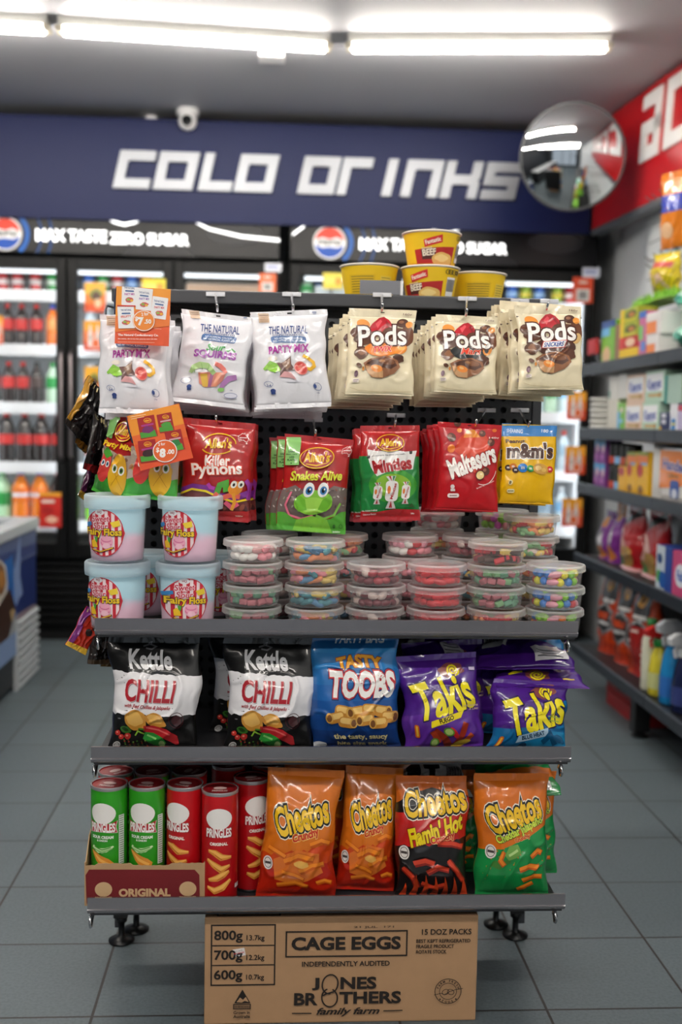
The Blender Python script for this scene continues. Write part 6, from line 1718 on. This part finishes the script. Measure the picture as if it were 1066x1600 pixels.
lying('k4', [(640, 55), (1000, 55), (985, 140), (655, 150)], 2.155, .015, 'purple tortilla chip packet lying on top with a white barcode', backpack_art(), '#43197a', 3.3, -74, -.06, depth=.17)
lying('k4', [(690, 130), (1035, 150), (1010, 200), (700, 190)], 2.150, .014, 'purple tortilla chip packet lying under the barcode one, yellow spiral showing', spiral_art(), '#4a1d84', 5.1, -74, .04, depth=.17)
lying('k4', [(385, 50), (620, 50), (600, 125), (400, 130)], 2.193, .015, 'purple tortilla chip packet lying behind the yellow banner one', backpack_art('#4a1d84'), '#43197a', 7.7, -74, .05, depth=.17)

# ------------------------------------------------------------------ bottom shelf: tubes of stacked crisps
Z2 = SZ[2]
CR_, CH_ = .0348, .2212
def can_art(kind):
    a = Art('can'); cx = 777
    W_ = '#f0ece8'
    bnd = '#b5121c' if kind == 'g' else '#a40d18'
    a.ell(cx, 318, 66, 58, W_)                       # plain white oval
    a.poly([(cx - 72, 362), (cx - 40, 372), (cx + 40, 372), (cx + 72, 358), (cx + 66, 392), (cx + 72, 424), (cx, 416), (cx - 72, 424), (cx - 66, 392)], bnd)
    if kind == 'g': a.line([(cx - 72, 362), (cx - 66, 392), (cx - 72, 424), (cx, 416), (cx + 72, 424), (cx + 66, 392), (cx + 72, 358)], 2.5, '#e8d8d0')
    a.text('PRINGLES', cx, 394, 50, '#f4f0ec', w=128, b=.04)
    G1, G2, G3 = '#d98c34', '#f0b35a', '#b8641e'
    if kind == 'g':
        a.text('SOUR CREAM', cx, 446, 17, '#eef2e8', w=112, b=.045); a.text('& ONION', cx, 464, 11, '#eef2e8', w=56, b=.045)
        a.line([(cx - 54, 500), (cx - 20, 520), (cx + 20, 515), (cx + 56, 496)], [14, 26, 24, 8], '#cfe6b4'); a.line([(cx - 50, 512), (cx, 528), (cx + 52, 506)], [6, 12, 5], '#8fc078'); a.line([(cx - 44, 500), (cx, 514), (cx + 44, 500)], 6, '#4f9a3a')
        a.line([(cx - 56, 522), (cx - 20, 560), (cx + 20, 590), (cx + 52, 600)], [8, 40, 60, 30], G1); a.line([(cx - 50, 530), (cx - 10, 570), (cx + 40, 596)], [4, 16, 14], G2)
        a.rect(cx + 76, 330, cx + 92, 600, '#dfe8da'); [a.rect(cx + 78, 336 + k * 12, cx + 90, 336 + k * 12 + 3 + (k * 5) % 5, '#2a3a2a') for k in range(22)]
    else:
        a.text('ORIGINAL', cx, 453, 18, '#f4e8dc', w=92, b=.05)
        for (x0, y0, x1, y1, x2, y2, x3, y3) in ((-52, 492, -20, 500, 16, 526, 64, 530), (-56, 540, -24, 566, 12, 592, 56, 574), (-50, 652, -10, 640, 24, 620, 52, 604), (-54, 690, -20, 708, 20, 690, 58, 652)):
            P = [(cx + x0, y0), (cx + x1, y1), (cx + x2, y2), (cx + x3, y3)]; a.line(P, [16, 34, 36, 14], G1); a.line([(x - 1, y - 4) for x, y in P], [6, 16, 18, 6], G2)
            a.line([(x + 1, y + 12) for x, y in P[1:3]], [3, 6], G3)
        a.rect(cx + 80, 684, cx + 94, 708, '#d8c8c8')
    return a


def lid_art():
    a = Art('can'); a.ell(50, 46, 20, 12, '#d8b8b4', n=20); a.text('PRINGLES', 50, 70, 12, '#e8d0cc', w=46, b=.04); a.ring(50, 50, 42, 42, 2, '#7a1a1e'); return a


CPR = {}
def crisp_can(kind, label, px, Y, yaw, z):
    x = at(px, 1240, Y).x; loc = Vector((x, Y, z + .0005))
    if kind in CPR: return dup(CPR[kind], label, loc, (0, 0, yaw))
    o = thing('crisp_can', label, 'crisp can', loc, (0, 0, yaw), 'tall tubes of stacked crisps')
    base = '#2f9a1e' if kind == 'g' else '#c01019'
    g = G().add(lathe([(CR_ - .001, .004), (CR_, .006), (CR_, CH_ - .006)], 48, caps=False), ink(base, 'can'))
    can_art(kind).lay_on(g, cyl_uv(777, 97, 196, 800), cyl_surf(lambda k: CR_, CH_ - .006), 34, 0, clip=False); g.build('can_body', o, True)
    obj('base_rim', *lathe([(.0001, .002), (CR_ - .003, .002), (CR_ - .001, 0), (CR_ + .0008, .001), (CR_ + .0005, .0045)], 40, caps=False), M_STEEL, o, smooth=True)
    obj('lid_rim', *lathe([(CR_ + .0002, CH_ - .0065), (CR_ + .0006, CH_ - .006), (CR_ + .0006, CH_ - .0005), (CR_ + .0005, CH_ + .0008), (CR_ - .002, CH_ - .0005)], 44, caps=False), mat('#b9b4b6', .25, .6), o, smooth=True)
    g = G().add(lathe([(CR_ - .0018, CH_ - .0008), (CR_ - .003, CH_ - .0022), (.0001, CH_ - .0022)], 44, caps=False), ink('#8e1a20', 'can'))
    lid_art().lay_on(g, lambda x, y: ((x - 50) / 50, (y - 50) / 50), lambda u, v, o_: Vector((u * CR_ * .92, -v * CR_ * .92, CH_ - .0021 + o_)), 0, 0, clip=False)
    g.build('lid', o, False)
    CPR[kind] = o
    return o


crisp_can('g', 'green crisp can at the left end of the cardboard tray', 171, 2.071, -.25, Z2 + .003); crisp_can('g', 'green crisp can second in the cardboard tray', 230, 2.071, -.2, Z2 + .003)
crisp_can('r', 'red crisp can third in the cardboard tray', 289, 2.071, -.42, Z2 + .003)
crisp_can('r', 'red crisp can standing foremost beside the cardboard tray', 344, 2.0485, 0, Z2); crisp_can('r', 'red crisp can between the foremost can and the orange packets', 393, 2.115, .42, Z2)
for i, (px, k, c_, Y) in enumerate(((181.5, 'r', 'red', 2.147), (238.5, 'g', 'green', 2.147), (296, 'r', 'red', 2.147), (357, 'r', 'red', 2.200), (420, 'r', 'red', 2.210))):
    crisp_can(k, f'{c_} crisp can in the second row behind, {ORD[i]} from the left end', px, Y, [.8, .3, 1.2, .6, -.5][i], Z2 + (.003 if i < 3 else 0))
# cardboard tray
a_, b_ = at(132, 1380, 2.026).x, at(320, 1380, 2.026).x
o = thing('cardboard_tray', 'dark red cardboard tray with torn edge holding the left crisp cans', 'cardboard tray', ((a_ + b_) / 2, 2.026, Z2 + .0005), group=None)
W = b_ - a_; th = at(226, 1352, 2.026).z - Z2
KR = '#b08d68'
obj('tray_base', *box((-W / 2, .002, 0), (W / 2, .185, .002)), ink(KR, 'kraft'), o)
top = [(-W / 2 + .002 + (W - .004) * k / 40, th + .002 * noise.noise((k * .7, 2.2, 0)) + (.003 if 3 < k < 16 or k > 28 else -.001)) for k in range(41)]
v = [(x, y, 0) for y in (0, .002) for x, z in top] + [(x, y, z) for y in (0, .002) for x, z in top]
f = []
for k in range(40): f += [[k, k + 1, 82 + k + 1, 82 + k], [41 + k + 1, 41 + k, 123 + k, 123 + k + 1], [82 + k, 82 + k + 1, 123 + k + 1, 123 + k]]
g = G().add((v, f), ink(KR, 'kraft'))
a = Art('kraft'); a.poly([(92, 740), (86, 610), (104, 584), (640, 588), (664, 612), (668, 740)], '#6e1018')
a.text('ORIGINAL', 386, 692, 38, '#c9a67c', w=264, b=.05)
for x in (177, 606): a.ell(x, 676, 44, 34, '#c9a67c', n=24); a.text('PRINGLES', x, 722, 28, '#1a1012', w=88, b=.05); a.text('PRINGLES', x, 722, 26, '#c9a67c', w=84, b=.03)
fq2 = [(80, 566), (692, 566), (692, 752), (80, 752)]
uvf, *_ = frame_uv(*fq2); flat(a, g, (-W / 2, 0, th), (W, 0, 0), (0, 0, -th), (0, -1, 0), uvf)
g.build('front_panel', o)
for s in (-1, 1):
    g = G().add(([(s * W / 2, 0, 0), (s * W / 2, .185, 0), (s * W / 2, .185, .15), (s * W / 2, .05, .12), (s * W / 2, .01, th + .004), (s * W / 2, 0, th + .006),
                  (s * (W / 2 - .002), 0, 0), (s * (W / 2 - .002), .185, 0), (s * (W / 2 - .002), .185, .15), (s * (W / 2 - .002), .05, .12), (s * (W / 2 - .002), .01, th + .004), (s * (W / 2 - .002), 0, th + .006)],
                 [[0, 1, 2, 3, 4, 5], [11, 10, 9, 8, 7, 6]] + [[i, (i + 1) % 6, 6 + (i + 1) % 6, 6 + i] for i in range(6)]), ink(KR, 'kraft'))
    g.build('side_panel', o)
obj('back_panel', *box((-W / 2 + .0021, .183, .0021), (W / 2 - .0021, .185, .13)), ink(KR, 'kraft'), o)

# corn puff packets
C1 = [(30, 30), (288, 58), (262, 474), (6, 474)]
c1 = stand('k6', C1, 2.056, .035, 'corn_puff_packet', 'orange corn puff packet beside the red crisp cans', 'snack packet', '#d8721a', crunchy_art(), 3.1, zmin=Z2, lean=4, botc='#c4301a', group='corn puff packets')
stand('k6', [(285, 50), (470, 74), (474, 474), (272, 474)], 2.088, 0, '', 'orange corn puff packet beside the black flaming hot one', '', '', None, 0, proto=c1, zmin=Z2, lean=4)
stand('k6', [(462, 68), (710, 78), (706, 474), (464, 474)], 2.064, .036, 'corn_puff_packet', 'black and red hot corn puff packet with yellow script', 'snack packet', '#1a1516', flamin_art(), 4.6, zmin=Z2, lean=4, topc='#c8621c', group='corn puff packets')
cj = stand('k6', [(728, 62), (972, 72), (974, 474), (724, 474)], 2.064, .036, 'corn_puff_packet', 'orange and green corn puff packet at the right end of the bottom shelf', 'snack packet', '#d8701a', jalapeno_art(), 5.3, zmin=Z2, lean=4, botc='#178a44', group='corn puff packets')
stand('k6', [(744, 130), (990, 130), (1004, 470), (758, 470)], 2.164, 0, '', 'orange and green corn puff packet standing behind the end one', '', '', None, 0, proto=cj, zmin=Z2, lean=3)
stand('k6', [(540, 130), (738, 130), (740, 470), (542, 470)], 2.174, 0, '', 'orange corn puff packet in the gap behind the black one', '', '', None, 0, proto=cj, zmin=Z2, lean=3)
stand('k6', [(84, 26), (312, 26), (312, 470), (84, 470)], 2.174, 0, '', 'orange corn puff packet behind the first orange one', '', '', None, 0, proto=c1, zmin=Z2, lean=2)
stand('k6', [(322, 30), (530, 30), (530, 470), (322, 470)], 2.179, 0, '', 'orange corn puff packet behind the second orange one', '', '', None, 0, proto=c1, zmin=Z2, lean=2)
def turned_art(stripe):
    a = Art('film')
    if stripe == 'bw':
        a.poly([(0, 30), (100, 20), (100, 100), (0, 100)], '#d8d6d4'); a.poly([(8, 40), (30, 34), (30, 100), (8, 100)], '#1c1b1c'); a.rect(36, 40, 62, 52, '#1c1b1c'); a.rect(44, 52, 54, 96, '#1c1b1c'); barcode(a, 70, 44, 98, 80)
    else:
        a.rect(0, 0, 100, 100, '#178a44'); a.poly([(0, 62), (100, 48), (100, 66), (0, 84)], '#d8701a'); a.rect(10, 82, 60, 90, '#e0dcd4'); a.rect(64, 78, 88, 92, '#d8d6d4')
    return a


def flop(label, quad, Y, art, col, seed):
    W, H, P, tilt = place('k6', quad, Y); B = Bag(W, .15, .012, .06, .05, seed=seed, wr=1.6)
    return B.make('corn_puff_packet', label, 'snack packet', col, art, lambda x, y: (x / 100, y / 100), loc=P, rot=(radians(-68), tilt, 0), hole=False)


flop('black and white backed packet lying on top behind the black hot one', [(470, 28), (705, 28), (695, 92), (475, 92)], 2.164, turned_art('bw'), '#2a2627', 2.9)
flop('green and orange packet lying on top behind the end one', [(724, 24), (1000, 24), (985, 82), (738, 82)], 2.169, turned_art('go'), '#178a44', 4.8)

# ------------------------------------------------------------------ egg carton box on the floor
BY = 2.03
q = [at(320, 1434, BY), at(748, 1434, BY)]
bx0, bx1, bh = q[0].x, q[1].x, q[0].z
o = thing('egg_box', 'large brown cardboard egg box on the floor under the bottom shelf', 'cardboard box', ((bx0 + bx1) / 2, BY, 0))
W = bx1 - bx0
g = G().add(box((-W / 2, 0, .0003), (W / 2, .33, bh), .003), ink('#b08a66', 'kraft'))
a = Art('kraft'); K = '#1d1613'
def frm(x0, y0, x1, y1, w_): a.line([(x0, y0), (x1, y0), (x1, y1), (x0, y1)], w_, K, True)
frm(70, 102, 288, 312, 5); a.line([(70, 173), (288, 174)], 4, K); a.line([(70, 242), (287, 242)], 4, K)
for y, t1, t2 in ((142, '800g', '13.7kg'), (211, '700g', '12.2kg'), (280, '600g', '10.7kg')): a.text(t1, 128, y, 44, K, w=98, b=.025); a.text(t2, 221, y + 7, 24, K, w=62, b=.015)
frm(327, 127, 746, 214, 5); a.text('CAGE EGGS', 535, 169, 47, K, w=380, b=.04); a.text('INDEPENDENTLY AUDITED', 535, 241, 18, K, w=305, b=.02); a.text('21 JUL  171', 630, 113, 9, '#5a4636', w=140)
a.text('15 DOZ PACKS', 885, 132, 20, K, w=174, b=.02)
for y, t, w_ in ((164, 'BEST KEPT REFRIGERATED', 190), (183, 'FRAGILE PRODUCT', 133), (202, 'ROTATE STOCK', 107)): a.text(t, 779 + w_ / 2, y, 13, K, w=w_, b=.02)
a.text('J', 431, 311, 44, K, w=26, b=.035); a.text('NES', 580, 309, 44, K, w=126, b=.035); a.text('BR', 398, 364, 44, K, w=82, b=.035); a.text('THERS', 622, 361, 44, K, w=216, b=.035)
a.ring(481, 312, 27, 34, 5, K, 70, 395, 26, 12); a.ring(480, 360, 27, 32, 5, K, -60, 262, 26, -8); a.line([(497, 338), (470, 345), (456, 352)], 5, K)
a.text('family farm', 545, 411, 32, K, w=222, b=.025, sh=.35); a.line([(350, 413), (418, 414)], 4, K); a.line([(669, 409), (736, 408)], 4, K)
a.poly([(178, 326), (206, 374), (150, 374)], K); a.poly([(158, 370), (170, 354), (180, 362), (190, 352), (200, 370), (186, 366), (176, 372)], '#b08a66'); frm(148, 378, 206, 394, 3); [a.line([(153 + 5.4 * k, 381), (153 + 5.4 * k, 391)], 2.4, K) for k in range(10)]
a.text('Grown in', 176, 406, 11, K, w=56, b=.02); a.text('Australia', 176, 420, 11, K, w=58, b=.02)
a.ring(894, 341, 46, 44, 2.5, K); a.ring(894, 341, 30, 29, 2, K)
for k, ch in enumerate('FARM FRESH'): t = radians(-160 + k * 15.5); a.text(ch, 894 + 38 * cos(t), 341 + 37 * sin(t), 8, K, b=.03, rot=degrees(t) + 90) if ch != ' ' else None
for k, ch in enumerate('EGGS'): t = radians(118 - k * 17); a.text(ch, 894 + 38 * cos(t), 341 + 37 * sin(t), 8, K, b=.03, rot=degrees(t) - 90)
a.ell(866, 368, 3, 3, K); a.ell(922, 368, 3, 3, K); a.ring(885, 342, 12, 9, 2, K, rot=-20); a.ring(903, 342, 12, 9, 2, K, rot=20); a.line([(845, 352), (870, 346), (880, 352), (900, 340), (920, 334), (946, 330)], 2, K)
uvf, *_ = frame_uv((46, 76), (996, 76), (996, 452), (46, 452))
flat(a, g, (-W / 2, 0, bh), (W, 0, 0), (0, 0, -bh), (0, -1, 0), uvf)
a = Art('kraft'); a.text('800g 10.7kg', 140, 50, 30, K, w=190, b=.03); a.line([(90, 74), (304, 74), (304, 20), (90, 20)], 5, K, True)
flat(a, g, (-W / 2, .06, bh), (W, 0, 0), (0, -.06, 0), (0, 0, 1), lambda x, y: ((x - 46) / 950, y / 80))
g.build('box_body', o)
obj('top_flap', *box((-W / 2 + .002, .002, bh + .0002), (W / 2 - .002, .165, bh + .0022)), ink('#a9835f', 'kraft'), o) if False else None
g = G().add(box((-.0115, -.0012, -.0075), (.0115, -.0003, .0075)), ink('#e6e0dd', 'print')); a = Art('print'); a.text('21 JUL', 50, 24, 16, '#8a8a90', w=70); a.text('BEST BEFORE', 50, 52, 16, '#c8323a', w=86, b=.03); a.rect(14, 72, 60, 80, '#8a8a90')
flat(a, g, (-.0115, -.0012, .0075), (.023, 0, 0), (0, 0, -.015), (0, -1, 0), lambda x, y: (x / 100, y / 100)); s = g.build('price_sticker', o)
s.location = ((165 - 521) / 950 * W, 0, bh - (198 - 76) / 376 * bh); s.rotation_euler = (0, radians(-10), 0); s['label'] = 'small white sticker with red print'

# ------------------------------------------------------------------ noodle bowls on top of the stand
def bowl_art(side):
    a = Art('print')
    if side == 'front':
        a.poly([(330, 150), (478, 136), (476, 200), (334, 200)], '#b3201f'); a.poly([(350, 150), (404, 144), (404, 184), (354, 186)], '#4a1c1a'); a.poly([(360, 116), (426, 96), (428, 124), (364, 142)], '#d0262a'); a.text('Fantastic', 393, 119, 16, '#f4ecdc', w=56, b=.03, rot=-15)
        a.text('BEEF', 380, 160, 24, '#f0e4d0', w=50, b=.04, rot=-6); a.text("FLAVOUR", 372, 145, 6, '#f0e4d0', w=36, rot=-6); a.ell(432, 186, 42, 26, '#e2b866', amp=.2, seed=3); a.ell(430, 180, 28, 14, '#f0d48a', amp=.3, seed=5)
        for k in range(4): a.ring(492 + 7 * k - 4, 103, 5, 8, 2, '#5a4a14')
        barcode(a, 488, 122, 505, 190)
    else:
        a.rect(330, 120, 420, 190, '#e0b818'); [a.rect(336, 126 + 9 * k, 414, 129 + 9 * k, '#8a7420') for k in range(7)]; a.rect(440, 124, 480, 186, '#e6c84a'); [a.rect(444, 130 + 9 * k, 476, 132.5 + 9 * k, '#8a7420') for k in range(6)]
    return a


BR_ = lambda k: .052 + .0129 * k; bhh = .0744; BP = {}
def noodle_bowl(side, label, px, py, Y, yaw, z):
    x = at(px, py, Y).x; loc = (x, Y, z)
    if side in BP: return dup(BP[side], label, loc, (0, 0, yaw))
    o = thing('noodle_bowl', label, 'noodle bowl', loc, (0, 0, yaw), 'yellow noodle bowls')
    g = G().add(lathe([(.0001, .002), (BR_(0) - .003, .002), (BR_(0), 0), (BR_(.05), bhh * .05), (BR_(.95), bhh * .95)], 44, caps=False), ink('#ecc414', 'print'))
    bowl_art(side).lay_on(g, cyl_uv(407, 100, 84, 204), cyl_surf(BR_, bhh * .96), 30, 0, clip=False); g.build('bowl_body', o, True)
    obj('bowl_rim', *lathe([(BR_(.93), bhh * .93), (.0672, bhh * .955), (.0677, bhh * .985), (.0658, bhh)], 44, caps=False), mat('#ddd6cc', .5), o, smooth=True)
    obj('foil_lid', *lathe([(.066, bhh - .0003), (.0001, bhh - .0006)], 44, caps=False), mat('#a8222a', .35, .2), o)
    BP[side] = o
    return o


ZT = 1.4398
noodle_bowl('front', 'yellow beef noodle bowl stacked on top of another bowl', 674, 400, 2.479, .06, ZT + bhh + .0015); noodle_bowl('front', 'yellow beef noodle bowl under the stacked one', 672, 440, 2.479, -.42, ZT)
noodle_bowl('back', 'yellow noodle bowl with a grey ticket in front', 577, 440, 2.479, 0, ZT); noodle_bowl('back', 'yellow noodle bowl set back, nearest the mirror', 747, 440, 2.56, .2, ZT)
p0, p1 = at(563, 437, 2.365), at(630, 461, 2.365)
o = thing('ticket_holder', 'grey shelf ticket in a clear holder before the first noodle bowl', 'price ticket', ((p0.x + p1.x) / 2, 2.368, ZT))
hh = p0.z - ZT; w_ = p1.x - p0.x
obj('ticket', *box((-w_ / 2, 0, .001), (w_ / 2 - .006, .0015, hh), .0004), mat('#73757c', .5), o); obj('holder_end', *box((w_ / 2 - .0058, -.001, 0), (w_ / 2, .004, hh), .001), mat('#e4e4e4', .3), o)

# ------------------------------------------------------------------ sachets on clip strips at the left end
def sachet_art(c_, c2):
    a = Art('film'); a.poly([(0, 0), (30, 0), (22, 50), (26, 100), (0, 100)], c_); a.poly([(0, 90), (100, 86), (100, 100), (0, 100)], c2); a.ell(60, 52, 18, 8, '#3a3432', amp=.3, seed=3); [a.rect(10 + 20 * k, 4, 14 + 20 * k, 12, '#d8c88a') for k in range(5)]; return a


sx = at(170, 600, 2.327).x
o = thing('clip_strip', 'thin steel clip strip hanging at the left end of the stand', 'clip strip', (GX0 - .012, 2.327, 0))
obj('strip', *box((-.001, -.012, .76), (.001, .012, 1.39)), M_STEEL, o); obj('hanger', *tube([(0, 0, 1.39), (.0, .02, 1.40), (.009, .052, 1.40)], .0022, 6), M_STEEL, o)
sp_ = None
for i, (px, py, Y, tl, yw, c_, c2) in enumerate(((131, 636, 2.250, .62, 1.05, '#b8862a', '#2a2624'), (138, 660, 2.307, .5, 1.2, '#3a3634', '#8a5a1e'), (148, 692, 2.250, .25, 1.25, '#3a3634', '#8a1c1e'), (156, 700, 2.307, .12, 1.3, '#2a2827', '#2a2827'), (147, 742, 2.327, .5, 1.1, '#5a1c4a', '#c89a2e'),
                                          (163, 742, 2.269, .14, 1.35, '#2a2827', '#3a2c28'), (168, 690, 2.346, .06, 1.4, '#2a2827', '#2a2827'))):
    P = at(px, py, Y); lab = f'dark foil sachet {["fanned out highest with a gold band", "with a brown corner under the gold one", "with a red edge, third down", "seen edge on beside the left upright", "with purple and gold stripes, sticking out", "hanging lowest, edge on", "closest to the pegboard"][i]} at the left end'
    B = Bag(.055, .12, .006, .07, .07, seed=i + .5, wr=1.6, side=.5)
    B.make('foil_sachet', lab, 'sachet', '#181415', sachet_art(c_, c2), lambda x, y: (x / 100, y / 100), loc=P, rot=(.05, tl, yw), fin='gloss')
for i, (px, py, Y, tl, yw, c_, c2) in enumerate(((134, 985, 2.136, .55, .7, '#7a2a7a', '#e8b83a'), (160, 1005, 2.155, .15, .5, '#2a2220', '#4a3a2a'), (180, 1010, 2.193, .1, .3, '#2a2220', '#7a5a2a'))):
    P = at(px, py, Y); B = Bag(.05, .085, .004, .07, .07, seed=i + 8.5, wr=1.2)
    B.make('foil_sachet', ['gold, red and purple sachet sticking out left of the middle rail', 'dark sachet pointing down below the top rail end', 'dark sachet with a brown foot below the top rail end'][i], 'sachet', '#1a1412' if i else '#c8321e', sachet_art(c_, c2), lambda x, y: (x / 100, y / 100), loc=P, rot=(.05, tl, yw), fin='gloss')

# ------------------------------------------------------------------ behind the viewer: service counter, seen in the mirror
o = thing('service_counter', 'long dark service counter near the shop front, seen in the convex mirror', 'counter', (-1.65, -.3, 0))
obj('counter_body', *box((-.35, -2.2, 0), (.35, 2.2, .92), .005), mat('#15161a', .5), o); obj('worktop', *box((-.38, -2.126, .9205), (.38, 2.126, .96), .006), mat('#c8cacc', .35), o)
